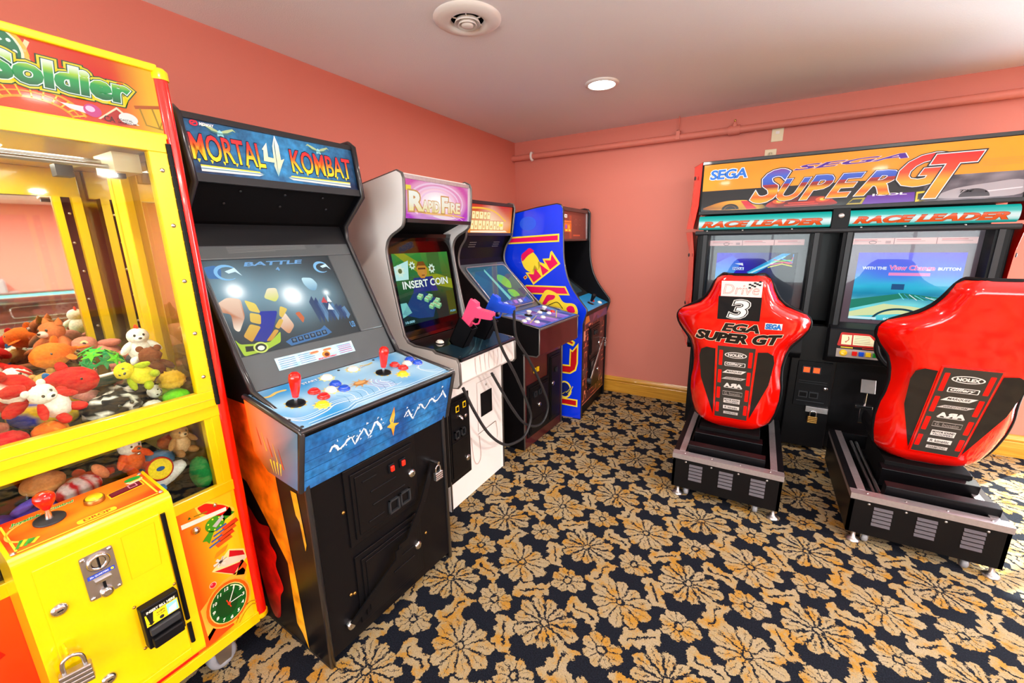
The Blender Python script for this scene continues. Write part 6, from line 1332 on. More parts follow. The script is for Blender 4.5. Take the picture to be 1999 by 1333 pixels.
# lower front
mb = MB(); mb.box((XF-0.025, YL_+0.01, 0.115), (XF-0.003, YR-0.006, 0.664), 'yellow_paint').box((XF-0.02, YL_+0.01, 0.664), (XF, YR-0.006, 0.702), 'yellow_paint').box((XF-0.02, YL_+0.01, 0.938), (XF-0.002, YR-0.006, 0.980), 'yellow_paint')
mb.box((XF-0.02, -3.336, 0.69), (XF-0.003, YR-0.006, 0.95), 'yellow_paint'); mb.box((XF-0.006, YL_, 0.108), (XF+0.004, YR-0.01, 0.150), 'yellow_paint'); fp = mb.build('front_panel', CL, bevel=0.002)
mb = MB(); mb.box((XF-0.012, YL_+0.03, 0.70), (XF-0.009, -3.336, 0.94), 'clear_glass'); mb.build('prize_window', CL)
mb = MB(); q = Panel(mb, (XF-0.0025, YR, 0), Y, Z, 'print_gloss', 0.0006)
def lowart(a, b):
    if a < -0.52: return lerp(H('#d81008'), H('#f05a10'), max(0, min(1, (b-0.2)*1.6)))
    return lerp(H('#f25a0c'), H('#ffcf1a'), max(0, min(1, (a+0.165)*9+(b-0.35)*0.5)))
q.grid(-0.88, 0.150, -0.024, 0.664, 60, 24, lowart, 0)
q.line([(-0.88, 0.30), (-0.60, 0.46)], 0.05, '#f07a1a', 1); q.line([(-0.88, 0.40), (-0.56, 0.53)], 0.02, '#c01808', 1)
q.poly(rounded([(-.125,.66),(-.10,.662),(-.05,.625),(-.030,.600),(-.035,.575),(-.075,.60),(-.115,.632)], 0.006), '#d8180c', 3); q.poly(rounded([(-.132,.67),(-.095,.668),(-.04,.62),(-.02,.595),(-.034,.560),(-.08,.590),(-.122,.625)], 0.008), '#ffd84a', 2)
q.rect(-0.174, 0.602, -0.040, 0.616, '#f2efe6', 4) if False else q.poly([(-.175,.628),(-.175,.612),(-.046,.602),(-.046,.616)], '#f2efe6', 4)
q.poly([(-.155,.634),(-.150,.643),(-.145,.634)], '#2a5a1a', 4); q.line([(-.138, .636), (-.10, .632)], 0.004, '#8a7a10', 4)
q.ell(-.085, .576, .030, .027, '#3f9a1a', 3); q.poly([(-.105,.560),(-.130,.535),(-.118,.530),(-.112,.516),(-.092,.552)], '#3f9a1a', 3); q.poly([(-.065,.590),(-.034,.610),(-.032,.592),(-.022,.582),(-.060,.570)], '#2f8a1a', 3)
for k in range(7): q.ell(-.085+.022*math.cos(k*.9), .576+.020*math.sin(k*.9), .0028, .0028, '#e8f04a', 4, n=8)
q.poly([(-.095,.572),(-.060,.596),(-.058,.584),(-.085,.562)], '#b8c0c0', 5)
for k in range(4):
    a, b = -.085+.009*k, .500+.016*k; q.poly([(a-.012, b), (a+.036, b+.012), (a+.042, b-.004), (a-.006, b-.014)], ['#e85a1a', '#d8401a'][k % 2], 3); q.line([(a-.03, b+.002), (a+.004, b+.009)], 0.006, '#3a5aa8', 4)
q.poly([(-.098,.470),(-.06,.480),(-.072,.46),(-.108,.452)], '#e8901a', 3)
q.poly([(-.061,.458),(-.016,.428),(-.012,.390),(-.058,.350),(-.122,.412)], '#ffe89a', 1)
q.poly([(-.060,.452),(-.020,.424),(-.017,.404),(-.066,.430)], '#c81420', 2); q.poly([(-.066,.430),(-.017,.404),(-.016,.388),(-.080,.402),(-.100,.416)], '#e6d8c4', 2); q.poly([(-.115,.408),(-.080,.398),(-.030,.386),(-.060,.356)], '#c81420', 2)
for k in range(6): q.line([(-.092, .430), (-.092+.022*math.cos(k*1.05), .430+.018*math.sin(k*1.05))], 0.008, '#e8e4d8', 3)
q.line([(-.112, .424), (-.072, .436)], .0015, '#6a5a50', 4); q.line([(-.098, .418), (-.082, .446)], .0015, '#6a5a50', 4)
q.ell(-.127, .364, .011, .011, '#ffd0b0', 2); q.ell(-.127, .364, .009, .009, '#d81430', 3); q.ell(-.130, .368, .003, .003, '#ff8a90', 4)
q.poly([(-.175,.30),(-.10,.355),(-.03,.36),(-.02,.33),(-.17,.17)], '#ffb83a', 1); q.poly([(-.03,.40),(-.016,.36),(-.03,.33),(-.055,.345)], '#e8601a', 1)
q.poly([(-.150,.21),(-.205,.16),(-.16,.155),(-.09,.165),(-.10,.20)], '#f04a10', 1)
q.ell(-.094, .263, .074, .088, '#ffb03a', 2); q.ell(-.094, .263, .069, .083, '#e8640c', 3); q.ell(-.094, .263, .060, .073, '#f8d87a', 4); q.ell(-.094, .263, .057, .070, '#0d5a1e', 5); q.ell(-.100, .262, .035, .045, '#0a4416', 6)
q.ring(-.094, .263, .052, .064, .004, '#d8f0b8', 7, a0=0.4, a1=1.3)
for k in range(12):
    a = PI/2-(k+1)*PI/6; t_ = str(k+1); w = 0.008 if len(t_) == 1 else 0.013; q.text(t_, -.094+.047*math.cos(a)-w/2, .263+.058*math.sin(a)-0.005, w, 0.011, '#f4fff0', 8, bold=0.03, shear=0.2)
q.line([(-.094, .263), (-.070, .312)], 0.003, '#f4fff0', 9); q.line([(-.094, .263), (-.052, .263)], 0.003, '#f4fff0', 9); q.line([(-.100, .28), (-.090, .245)], 0.003, '#e83a1a', 8); q.ell(-.094, .263, .005, .006, '#e83a1a', 10)
q.line(cat2([(-.085,.165),(-.06,.20),(-.03,.21),(-.01,.20)], 4), 0.004, '#c88a10', 2); q.line(cat2([(-.075,.158),(-.05,.185),(-.025,.195),(-.01,.185)], 4), 0.004, '#c88a10', 2); q.line([(-.88, .158), (-.205, .158)], 0.012, '#d01408', 2)
mb.build('front_art', fp)
for y, z, r in ((-0.141+YR, 0.588, 0.013), (-0.076+YR, 0.642, 0.007)):
    MB().lathe([(r, 0), (r, r*0.35), (r*0.6, r*0.8), (0.0001, r*0.9)], (XF, y, z), X, 'chrome', 16).build('front_bolt', fp)
for y in (-3.43, -4.08): 
    for x in (0.70, 0.14): caster(CL, x, y, 0.112, 0.046)
# control box
BX, by0, by1 = 0.920, -3.822, -3.532
mb = MB(); mb.prism([(XF, 0.305), (BX-0.004, 0.305), (BX, 0.320), (BX, 0.822), (BX-0.012, 0.832), (XF, 0.852)], by0, by1, 'yellow_paint'); bx = mb.build('control_box', CL, bevel=0.008, seg=3)
ta, tv = along((BX-0.012, 0.832), (XF, 0.852)); tn = Y.cross(tv)
mb = MB(); q = Panel(mb, ta+tn*0.001+Y*0, Y, tv, 'print_gloss')
yc = (by0+by1)/2; q.o = ta+tn*0.001+Y*yc; hw = (by1-by0)/2-0.008
q.grid(-hw, 0.004, hw, 0.150, 30, 10, lambda a, b: lerp(H('#e8300c'), H('#f8901a'), max(0, min(1, 0.5+0.9*noise.noise(Vector((a*10, b*24, 6)))+0.3*math.cos(a*18)))), 0)
for s in (-1, 1): q.line([(s*(hw-0.010), 0.016), (s*(hw-0.010), 0.138)], 0.004, '#ffe03a', 1)
q.line([(-hw+.01, 0.010), (hw-.01, 0.010)], 0.003, '#ffe03a', 1)
q.poly(rrect(-0.028, 0.016, 0.045, 0.034, 0.008), '#ffc82a', 1); q.text('DROP', -0.016, 0.020, 0.050, 0.010, '#a84a0a', 2, bold=0.03)
q.text('Joystick', -0.115, 0.118, 0.050, 0.014, '#2f9a3a', 2, bold=0.03, shear=0.3, out=[(0.06, '#d8f0b0')]); q.text('Control', -0.050, 0.128, 0.045, 0.010, '#2f9a3a', 2, bold=0.03, shear=0.3, out=[(0.06, '#d8f0b0')])
q.ring(-0.075, 0.078, 0.055, 0.045, 0.005, '#ffc04a', 1, a0=1.8, a1=4.4)
q.ell(0.112, 0.126, 0.018, 0.010, '#1f9a3a', 2); q.poly([(0.092, 0.118), (0.132, 0.120), (0.128, 0.108), (0.10, 0.106)], '#f0e8d0', 1); q.line([(0.100, 0.114), (0.124, 0.115)], 0.004, '#f0b82a', 3)
for k in range(5): q.line([(-0.125+0.006*k, 0.022+0.004*(k % 2)), (-0.112+0.006*k, 0.050-0.003*k)], 0.006, ['#1f8a2a', '#e8c82a', '#2aa03a'][k % 3], 2)
q.poly([(0.048, 0.070), (0.122, 0.078), (0.122, 0.108), (0.048, 0.098)], '#ffd02a', 1); q.poly([(0.051, 0.073), (0.119, 0.080), (0.119, 0.105), (0.051, 0.095)], '#8a0a1e', 2)
mb.build('control_overlay', bx)
mb = MB(); q = Panel(mb, ta+tn*0.004+Y*yc, Y, tv, 'backlit'); q.poly([(0.053, 0.075), (0.117, 0.082), (0.117, 0.103), (0.053, 0.093)], '#8a0a28', 0)
q.line([(0.092, 0.082), (0.092, 0.098), (0.108, 0.099), (0.108, 0.083)], 0.0035, '#ff9aa8', 1, closed=True); mb.build('credit_display', bx)
jp = ta+tn*0.002+Y*(yc-0.058)+tv*0.088
mb = MB(); mb.lathe([(0.028, 0), (0.028, 0.003), (0.026, 0.005), (0.0001, 0.006)], jp, tn, 'dark_grey', 28); mb.lathe([(0.008, 0.005), (0.005, 0.02), (0.005, 0.036)], jp, tn, 'chrome', 12); j = mb.build('joystick', bx)
MB().lathe([(0.006, 0.030), (0.010, 0.036), (0.017, 0.050), (0.0195, 0.060), (0.018, 0.069), (0.011, 0.075), (0.0001, 0.077)], jp, tn, 'red_plastic', 24).build('handle', j, label='red bulb handle')
bp = ta+tn*0.002+Y*(yc+0.024)+tv*0.092
mb = MB(); mb.lathe([(0.020, 0), (0.020, 0.009), (0.018, 0.012), (0.0165, 0.009)], bp, tn, 'brass', 28); b_ = mb.build('drop_button', bx); MB().lathe([(0.017, 0.006), (0.017, 0.0115), (0.0145, 0.014), (0.0001, 0.0145)], bp, tn, 'yellow_button', 28).build('button_cap', b_)
for y in (by0+0.012, by1-0.012):
    for v_ in (0.012, 0.142):
        mb = MB(); screw(mb, ta+tn*0.001+Y*y+tv*v_, tn, 0.005, 'steel'); mb.build('corner_screw', bx)
mb = MB(); mb.box((BX-0.002, -3.797, 0.350), (BX+0.004, -3.566, 0.790), 'yellow_paint'); mb.box((BX-0.002, -3.790, 0.322), (BX+0.0025, -3.566, 0.344), 'yellow_paint'); cd = mb.build('coin_box_door', bx, bevel=0.003)
mb = MB(); mb.tube([(BX+0.003, -3.5585, 0.44), (BX+0.003, -3.5585, 0.785)], 0.0055, 'black_plastic', 10); mb.tube([(BX+0.003, -3.5585, 0.36), (BX+0.003, -3.5585, 0.425)], 0.0055, 'black_plastic', 10); mb.build('hinge', bx)
mb = MB(); q = Panel(mb, (BX+0.0045, 0, 0), Y, Z, 'print'); q.line([(-3.648, 0.648), (-3.648, 0.773), (-3.580, 0.773), (-3.585, 0.648)], 0.0015, '#c8b000', 0, closed=True); mb.build('blank_cover', cd)
mb = MB(); mb.prism(rrect(-3.727, 0.648, -3.667, 0.768, 0.006), BX+0.003, BX+0.007, 'steel', ax='x'); c = mb.build('coin_mech', cd)
mb = MB(); mb.lathe([(0.020, 0), (0.022, 0.006), (0.016, 0.010), (0.012, 0.004)], (BX+0.006, -3.697, 0.742), X, 'chrome', 24); mb.box((BX+0.006, -3.6985, 0.722), (BX+0.0145, -3.6955, 0.758), 'black_matte'); mb.build('coin_slot', c)
mb = MB(); q = Panel(mb, (BX+0.0076, 0, 0), Y, Z, 'print_gloss'); q.rect(-3.722, 0.704, -3.672, 0.714, '#2a4ac0', 0); q.text('25c QUARTERS', -3.718, 0.7065, 0.034, 0.005, '#e8f0ff', 1, bold=0.02); q.ell(-3.677, 0.709, 0.003, 0.003, '#f0e02a', 1); mb.build('coin_sticker', c)
mb = MB(); mb.box((BX+0.006, -3.712, 0.690), (BX+0.016, -3.682, 0.697), 'chrome').box((BX+0.006, -3.6995, 0.655), (BX+0.012, -3.6945, 0.690), 'black_matte'); mb.lathe([(0.013, 0), (0.012, 0.012), (0.007, 0.014)], (BX+0.006, -3.697, 0.658), X, 'chrome', 18); mb.build('return_cup', c)
for y, z in ((-3.721, 0.762), (-3.673, 0.762), (-3.721, 0.654), (-3.673, 0.654)):
    mb = MB(); screw(mb, (BX+0.007, y, z), X, 0.005, 'chrome'); mb.build('mech_screw', c)
mb = MB(); mb.box((BX+0.003, -3.655, 0.442), (BX+0.030, -3.573, 0.566), 'black_plastic'); ba_ = mb.build('bill_acceptor', cd, bevel=0.003)
mb = MB(); mb.box((BX+0.028, -3.648, 0.446), (BX+0.046, -3.580, 0.476), 'black_plastic').box((BX+0.028, -3.648, 0.482), (BX+0.040, -3.580, 0.505), 'dark_grey'); mb.build('bill_slot', ba_, bevel=0.004)
mb = MB(); q = Panel(mb, (BX+0.0305, 0, 0), Y, Z, 'print_gloss'); q.rect(-3.650, 0.510, -3.578, 0.556, '#f0d81a', 0); q.text('INSERT BILL HERE', -3.645, 0.548, 0.062, 0.007, '#f4f4e0', 2, bold=0.03); q.rect(-3.650, 0.546, -3.578, 0.557, '#1a1a1a', 1); q.poly([(-3.647, 0.546), (-3.632, 0.546), (-3.636, 0.518), (-3.632, 0.518), (-3.640, 0.511), (-3.647, 0.518), (-3.643, 0.518)], '#141414', 1)
q.text('ACCEPTS', -3.626, 0.534, 0.018, 0.005, '#3a3a1a', 1, bold=0.02); q.text('1.5.10.20', -3.626, 0.527, 0.018, 0.004, '#3a3a1a', 1, bold=0.02); q.ell(-3.617, 0.518, 0.005, 0.005, '#2a2a2a', 1); q.rect(-3.604, 0.512, -3.580, 0.543, '#8ad0d8', 1); q.poly([(-3.602, 0.515), (-3.585, 0.515), (-3.582, 0.535), (-3.600, 0.53)], '#e8f0f0', 2)
mb.build('bill_label', ba_)
for y, z in ((-3.658, 0.570), (-3.570, 0.570), (-3.658, 0.438), (-3.570, 0.438)):
    mb = MB(); screw(mb, (BX+0.005, y, z), X, 0.004, 'brass'); mb.build('acceptor_screw', ba_)
for y, z in ((-3.776, 0.671), (-3.735, 0.421)):
    mb = MB(); mb.lathe([(0.015, 0), (0.015, 0.005), (0.009, 0.009), (0.0001, 0.009)], (BX+0.003, y, z), X, 'chrome', 22); mb.box((BX+0.0118, y-0.005, z-0.001), (BX+0.013, y+0.005, z+0.001), 'black_matte'); mb.build('door_lock', cd)
mb = MB(); mb.box((BX+0.002, -3.790, 0.545), (BX+0.028, -3.785, 0.585), 'yellow_paint'); mb.build('hasp', bx, bevel=0.002)
padlock('large laminated steel padlock on the yellow claw machine coin door', (BX+0.036, -3.785, 0.566), (0.25, 1, 0), size=0.045)

# ================================================================== plush toys
class TB(MB):
    def __init__(s, M): MB.__init__(s); s.M = M
    def done(s, name, parent, **k): s.v = [tuple(s.M @ Vector(p)) for p in s.v]; return s.build(name, parent, **k)
def toy(label, p, s, yaw=0, pitch=0, roll=0, name='plush_toy', cat='plush toy', grp=None):
    s *= 0.84; p = (min(p[0], 0.715-0.62*s), max(-4.1, min(p[1], -3.352-0.55*s)), p[2])
    t = thing(name, label, cat, p, grp); M = Matrix.Translation(p) @ Euler((math.radians(pitch), math.radians(roll), math.radians(yaw)), 'XYZ').to_matrix().to_4x4() @ Matrix.Scale(s, 4)
    return t, M
def part(M, name, t, fn, **k): b = TB(M); fn(b); return b.done(name, t, **k)
F = 'fabric'
def bear(label, p, s, c, yaw=0, pitch=0, roll=0, belly=None, ear='round', fuzz=0.12, shirt=None, snout=True, name='plush_bear', headc=None, grp=None, limbs=None):
    """soft animal about 2 s tall, facing local +x"""
    t, M = toy(label, p, s, yaw, pitch, roll, name, grp=grp); c_ = H(c); bl = H(belly or c); hc = H(headc or c); lc = H(limbs or c)
    part(M, 'body', t, lambda b: b.ball((0, 0, -0.15), (0.42, 0.45, 0.52), F, H(shirt) if shirt else c_, fuzz=fuzz, seed=len(label), seg=20, cf=(lambda d: bl if d.x > 0.55 and abs(d.y) < 0.6 else (H(shirt) if shirt else c_))))
    h = part(M, 'head', t, lambda b: b.ball((0.08, 0, 0.52), (0.38, 0.40, 0.36), F, hc, fuzz=fuzz, seed=len(label)+2, seg=20))
    for s_ in (-1, 1):
        if ear == 'round': part(M, 'ear', h, lambda b: b.ball((0.0, s_*0.30, 0.84), (0.08, 0.14, 0.14), F, hc))
        elif ear == 'long': part(M, 'ear', h, lambda b: b.ball((-0.02, s_*0.20, 1.12), (0.07, 0.11, 0.36), F, hc, rot=(s_*-0.25, 0, 0)))
        elif ear == 'flop': part(M, 'ear', h, lambda b: b.ball((0.02, s_*0.40, 0.48), (0.12, 0.09, 0.26), F, lerp(hc, (0, 0, 0), 0.35)))
        elif ear == 'point': part(M, 'ear', h, lambda b: b.lathe([(0.14, 0), (0.09, 0.14), (0.0001, 0.28)], (0, s_*0.24, 0.78), (0, s_*0.25, 1), F, 12, hc))
        part(M, 'arm', t, lambda b: b.ball((0.16, s_*0.46, 0.05), (0.15, 0.15, 0.36), F, lc, rot=(s_*0.7, -0.5, 0), fuzz=fuzz))
        part(M, 'leg', t, lambda b: b.ball((0.38, s_*0.30, -0.52), (0.36, 0.18, 0.18), F, lc, rot=(0, 0.1, s_*0.25), fuzz=fuzz))
        part(M, 'eye', h, lambda b: b.ball((0.405, s_*0.15, 0.60), (0.035, 0.05, 0.06), 'black_gloss'))
    if snout:
        part(M, 'snout', h, lambda b: b.ball((0.42, 0, 0.44), (0.16, 0.19, 0.14), F, bl if belly else lerp(hc, (1, 1, 1), 0.4))); part(M, 'nose', h, lambda b: b.ball((0.57, 0, 0.48), (0.04, 0.07, 0.05), 'black_gloss'))
    return t, M
def fish(label, p, s, c, belly, yaw=0, pitch=0, roll=0, name='plush_fish', fat=1.0, finc=None):
    """long body along local x with fins and tail"""
    t, M = toy(label, p, s*0.8, yaw, pitch, roll, name); M = M @ Matrix.Scale(1.25, 4); cc, bb = H(c), H(belly); fc = H(finc or c)
    prof = [(0.001, -1.0), (0.10, -0.9), (0.16, -0.7), (0.30*fat, -0.3), (0.40*fat, 0.15), (0.38*fat, 0.5), (0.26*fat, 0.82), (0.12, 0.97), (0.001, 1.0)]
    b = TB(M); vs = []; cl = []; n = 16
    for r, h in prof:
        for k in range(n):
            a = 2*PI*k/n; vs.append((h, r*math.cos(a), r*math.sin(a))); cl.append(bb if math.sin(a) < -0.15 else cc)
    b.add(vs, [(i*n+k, i*n+(k+1) % n, (i+1)*n+(k+1) % n, (i+1)*n+k) for i in range(len(prof)-1) for k in range(n)], F, cl, True); b.done('body', t)
    part(M, 'dorsal_fin', t, lambda b: b.ball((-0.05, 0, 0.42*fat), (0.20, 0.05, 0.22), F, fc, rot=(0, -0.5, 0)))
    for s_ in (-1, 1):
        part(M, 'side_fin', t, lambda b: b.ball((0.15, s_*0.48*fat, -0.12), (0.16, 0.26, 0.05), F, fc, rot=(s_*-0.4, 0, s_*-0.5)))
        part(M, 'tail_fin', t, lambda b: b.ball((-1.12, s_*0.12, 0.0), (0.26, 0.11, 0.06), F, fc, rot=(0, 0, s_*-0.6)))
        part(M, 'eye', t, lambda b: b.ball((0.66, s_*0.27*fat, 0.14), 0.055, 'black_gloss'))
    return t, M
def lump(label, p, s, c1, c2=None, r=(0.5, 0.5, 0.4), yaw=0, pitch=0, roll=0, fuzz=0.15, name='plush_cushion', pat='split', extra=None):
    t, M = toy(label, p, s, yaw, pitch, roll, name); a, b_ = H(c1), H(c2 or c1)
    def cf(d):
        if pat == 'flame': return b_ if math.sin(d.x*9+3*math.sin(d.z*7)+2*math.sin(d.y*9)) > 0.1 else a
        if pat == 'stripe': return b_ if math.sin(d.y*11) > 0.2 else a
        if pat == 'patch': return b_ if noise.noise(d*2.2+Vector((len(label), 0, 0))) > 0.12 else a
        return b_ if d.z < -0.1 else a
    part(M, 'body', t, lambda b: b.ball((0, 0, 0), r, F, a, fuzz=fuzz, seed=len(label), seg=40 if pat == 'flame' else 28, cf=cf)); return t, M
def mini_eyes(t, M, x, y, z, r=0.05, name='eye'):
    for s_ in (-1, 1): part(M, name, t, lambda b: b.ball((x, s_*y, z), r, 'black_gloss'))

# upper heap
t, M = bear('orange and white plush clown fish doll with red cap on the heap top left', (0.40, -3.615, 1.150), 0.105, '#f0581a', yaw=20, pitch=-40, belly='#f4e6d8', ear='none', headc='#f2e4d2', shirt='#f0501a')
part(M, 'cap', t, lambda b: b.ball((-0.02, 0, 0.78), (0.34, 0.36, 0.16), F, H('#d81a10')).ball((0.30, 0, 0.70), (0.20, 0.26, 0.05), F, H('#d81a10'))); part(M, 'tag', t, lambda b: b.box((0.45, -0.3, -0.1), (0.47, 0.05, 0.12), F, H('#efe0b8')))
bear('plush toy in red cap lying at the far left of the heap', (0.26, -3.62, 1.175), 0.085, '#c8201a', yaw=10, headc='#f0dcc4', ear='none', belly='#f4e6d8')
fish('orange plush fish with white belly at the left of the heap', (0.47, -3.70, 1.135), 0.125, '#f26a1c', '#f4e6dc', yaw=20, pitch=0, roll=8, fat=1.1)
fish('round orange plush fish behind the brown lion', (0.34, -3.555, 1.160), 0.09, '#f2701c', '#f2901c', yaw=-50, fat=1.3)
t, M = bear('fuzzy brown and white plush lion in the middle of the heap', (0.437, -3.545, 1.130), 0.085, '#8a5a34', yaw=-30, pitch=20, headc='#caa05a', belly='#efe3cf', fuzz=0.3, ear='round')
fish('white plush whale with blue fin in the middle of the heap', (0.49, -3.595, 1.125), 0.07, '#e8e2dc', '#f4f0ec', yaw=40, fat=1.2, finc='#2a7ad0')
lump('yellow red and blue patched plush cushion under the palm tree', (0.60, -3.60, 1.095), 0.17, '#f2c81a', '#2a3ab0', (0.6, 0.5, 0.28), yaw=30, pat='stripe', fuzz=0.05)
fish('long salmon pink plush dolphin across the heap', (0.60, -3.65, 1.095), 0.145, '#ef8a72', '#f2a088', yaw=60, pitch=0, fat=0.7)
lump('red and yellow flame patterned plush cushion at the left front', (0.65, -3.735, 1.075), 0.135, '#e01c0c', '#f6b81c', (0.45, 0.5, 0.5), yaw=10, pat='flame', fuzz=0.05)
t, M = bear('red plush dog with white face lying by the front glass', (0.655, -3.635, 1.085), 0.105, '#c8140e', yaw=-62, pitch=70, roll=10, headc='#f2ece2', ear='flop', belly='#f2ece2', limbs='#c8140e')
lump('black plush ball behind the red dog', (0.60, -3.70, 1.105), 0.085, '#141214', '#1c1a1c', (0.5, 0.5, 0.4), fuzz=0.2)
fish('red plush fish with white chin in the front row', (0.62, -3.560, 1.095), 0.085, '#d0181a', '#d8241c', yaw=50, fat=1.4)
bear('white plush rabbit with red ears by the front glass', (0.665, -3.585, 1.075), 0.080, '#f0ece4', yaw=20, pitch=30, ear='round', belly='#f6f2ec', headc='#f0ece4', limbs='#d8201c')
# palm tree toy
t, M = toy('green leafy plush palm tree in a grey pot on the heap', (0.49, -3.465, 1.125), 0.18, 0, 0, -8, 'plush_palm_tree')
part(M, 'trunk', t, lambda b: b.lathe([(0.12, -0.35), (0.10, 0.0), (0.07, 0.3)], (0, 0, 0), Z, F, 12, H('#8a6a2a')))
rnd = random.Random(4)
for k in range(26):
    a, e, r = rnd.uniform(0, 2*PI), rnd.uniform(-0.15, 1.3), rnd.uniform(0.22, 0.36); c = Vector((math.cos(a)*math.cos(e)*r, math.sin(a)*math.cos(e)*r*1.2, 0.12+math.sin(e)*r)); n_ = (c-Vector((0, 0, 0.05))).normalized(); u = n_.orthogonal().normalized(); w = n_.cross(u)
    def leaf(b):
        pts = [c+(u*math.cos(i*PI/5)+w*math.sin(i*PI/5))*(0.19 if i % 2 == 0 else 0.075) for i in range(10)]; tip = c+n_*0.03; bk = c-n_*0.012
        col = H(['#22b04a', '#149a5a', '#5ac82a', '#0f8a4a', '#7ad03a'][k % 5]); b.add([tuple(p) for p in pts]+[tuple(tip), tuple(bk)], [(i, (i+1) % 10, 10) for i in range(10)]+[((i+1) % 10, i, 11) for i in range(10)], F, col)
    part(M, 'leaf', t, leaf)
t, M = toy('dark green and white plush dish below the palm tree', (0.625, -3.478, 1.082), 0.10, 20, 0, -12, 'plush_turtle')
part(M, 'body', t, lambda b: b.lathe([(0.001, -0.25), (0.45, -0.22), (0.60, 0.0), (0.62, 0.08)], (0, 0, 0), Z, F, 24, H('#3a5a50'))); part(M, 'rim', t, lambda b: b.lathe([(0.60, 0.06), (0.66, 0.10), (0.60, 0.14), (0.001, 0.16)], (0, 0, 0), Z, F, 24, H('#e8e4d8')))
t, M = bear('yellow green plush turtle doll in the front row', (0.660, -3.500, 1.075), 0.075, '#d8c81a', yaw=-20, pitch=60, ear='none', headc='#e8d41a', limbs='#a8b81a', belly='#e8d82a')
t, M = lump('black fuzzy plush skunk with white patch at the front glass', (0.665, -3.535, 1.045), 0.13, '#1c1a1c', '#f0ece8', (0.5, 0.62, 0.36), fuzz=0.3, pat='patch', name='plush_skunk', yaw=20); mini_eyes(t, M, 0.46, 0.15, 0.1)
t, M = lump('black and grey fuzzy plush badger at the front glass right', (0.665, -3.455, 1.040), 0.12, '#22201f', '#e2dcd6', (0.5, 0.62, 0.34), fuzz=0.32, pat='patch', name='plush_badger', yaw=-10); mini_eyes(t, M, 0.46, 0.15, 0.1)
t, M = bear('white faced plush doll grinning in green shirt near the right front', (0.668, -3.420, 1.068), 0.062, '#b8c82a', yaw=20, pitch=75, headc='#f0ede4', ear='none', snout=False, limbs='#b8c82a'); part(M, 'mouth', t, lambda b: b.tube(catmull([(0.42, -0.14, 0.46), (0.45, 0, 0.40), (0.42, 0.14, 0.46)], 4), 0.02, F, 6, col=H('#4a2a2a')))
lump('lime green shiny plush lizard in the right front corner', (0.685, -3.385, 1.055), 0.085, '#6fd01c', '#8ae02c', (0.45, 0.5, 0.35), fuzz=0.05, name='plush_lizard')
bear('large dark brown fuzzy plush bear against the right side', (0.60, -3.395, 1.095), 0.085, '#6a341c', yaw=150, fuzz=0.25, headc='#7a3e22')
lump('dark brown plush cushion left of the large bear', (0.545, -3.410, 1.105), 0.10, '#33241c', '#45301f', (0.5, 0.5, 0.45), fuzz=0.22)
lump('slate grey fuzzy plush mouse at the right side', (0.47, -3.385, 1.150), 0.075, '#4a4850', '#5a5860', (0.6, 0.5, 0.4), fuzz=0.25, name='plush_mouse')
lump('cream plush pillow between the pink and the grey toys', (0.455, -3.405, 1.130), 0.085, '#d8c89a', '#e0d2a8', (0.5, 0.6, 0.35), fuzz=0.08)
t, M = bear('dusty pink plush octopus with ringed eyes at the back', (0.27, -3.435, 1.155), 0.115, '#cf7a6c', yaw=-15, pitch=50, ear='none', headc='#d2806e', snout=False, belly='#d8907e')
for s_ in (-1, 1): part(M, 'eye_ring', t, lambda b: b.ball((0.385, s_*0.15, 0.60), (0.03, 0.11, 0.11), F, H('#f0d8a0')))
bear('rusty orange plush camel standing at the very back', (0.16, -3.445, 1.185), 0.10, '#c8693a', yaw=-60, ear='point', headc='#cc6e3e')
fish('rust brown plush snake lying across the back of the heap', (0.27, -3.495, 1.165), 0.10, '#b8623a', '#c87a4a', yaw=80, fat=0.55, name='plush_snake')
fish('pale pink plush dolphin with long arm in the back row', (0.37, -3.485, 1.140), 0.10, '#e08a80', '#eaa294', yaw=100, fat=0.6)
lump('golden shaggy plush ball near the right front', (0.640, -3.440, 1.090), 0.065, '#c89a1c', '#d8b02c', (0.6, 0.6, 0.5), fuzz=0.35)
bear('tall white plush chicken with red comb standing at the right glass', (0.58, -3.41, 1.17), 0.085, '#f4f0e8', yaw=-10, ear='none', headc='#f4f0e8', belly='#faf6f0', name='plush_chicken', fuzz=0.05)  # solid toy added where a white toy is only reflected in the glass
part(Matrix.Translation(bpy.data.objects['plush_chicken'].location) @ Matrix.Scale(0.0714, 4), 'comb', bpy.data.objects['plush_chicken'], lambda b: b.ball((0.0, 0, 0.92), (0.12, 0.06, 0.12), F, H('#e8401c')).ball((0.12, 0, 0.90), (0.08, 0.05, 0.10), F, H('#e8401c')).ball((-0.1, 0, 0.88), (0.08, 0.05, 0.10), F, H('#e8401c')))
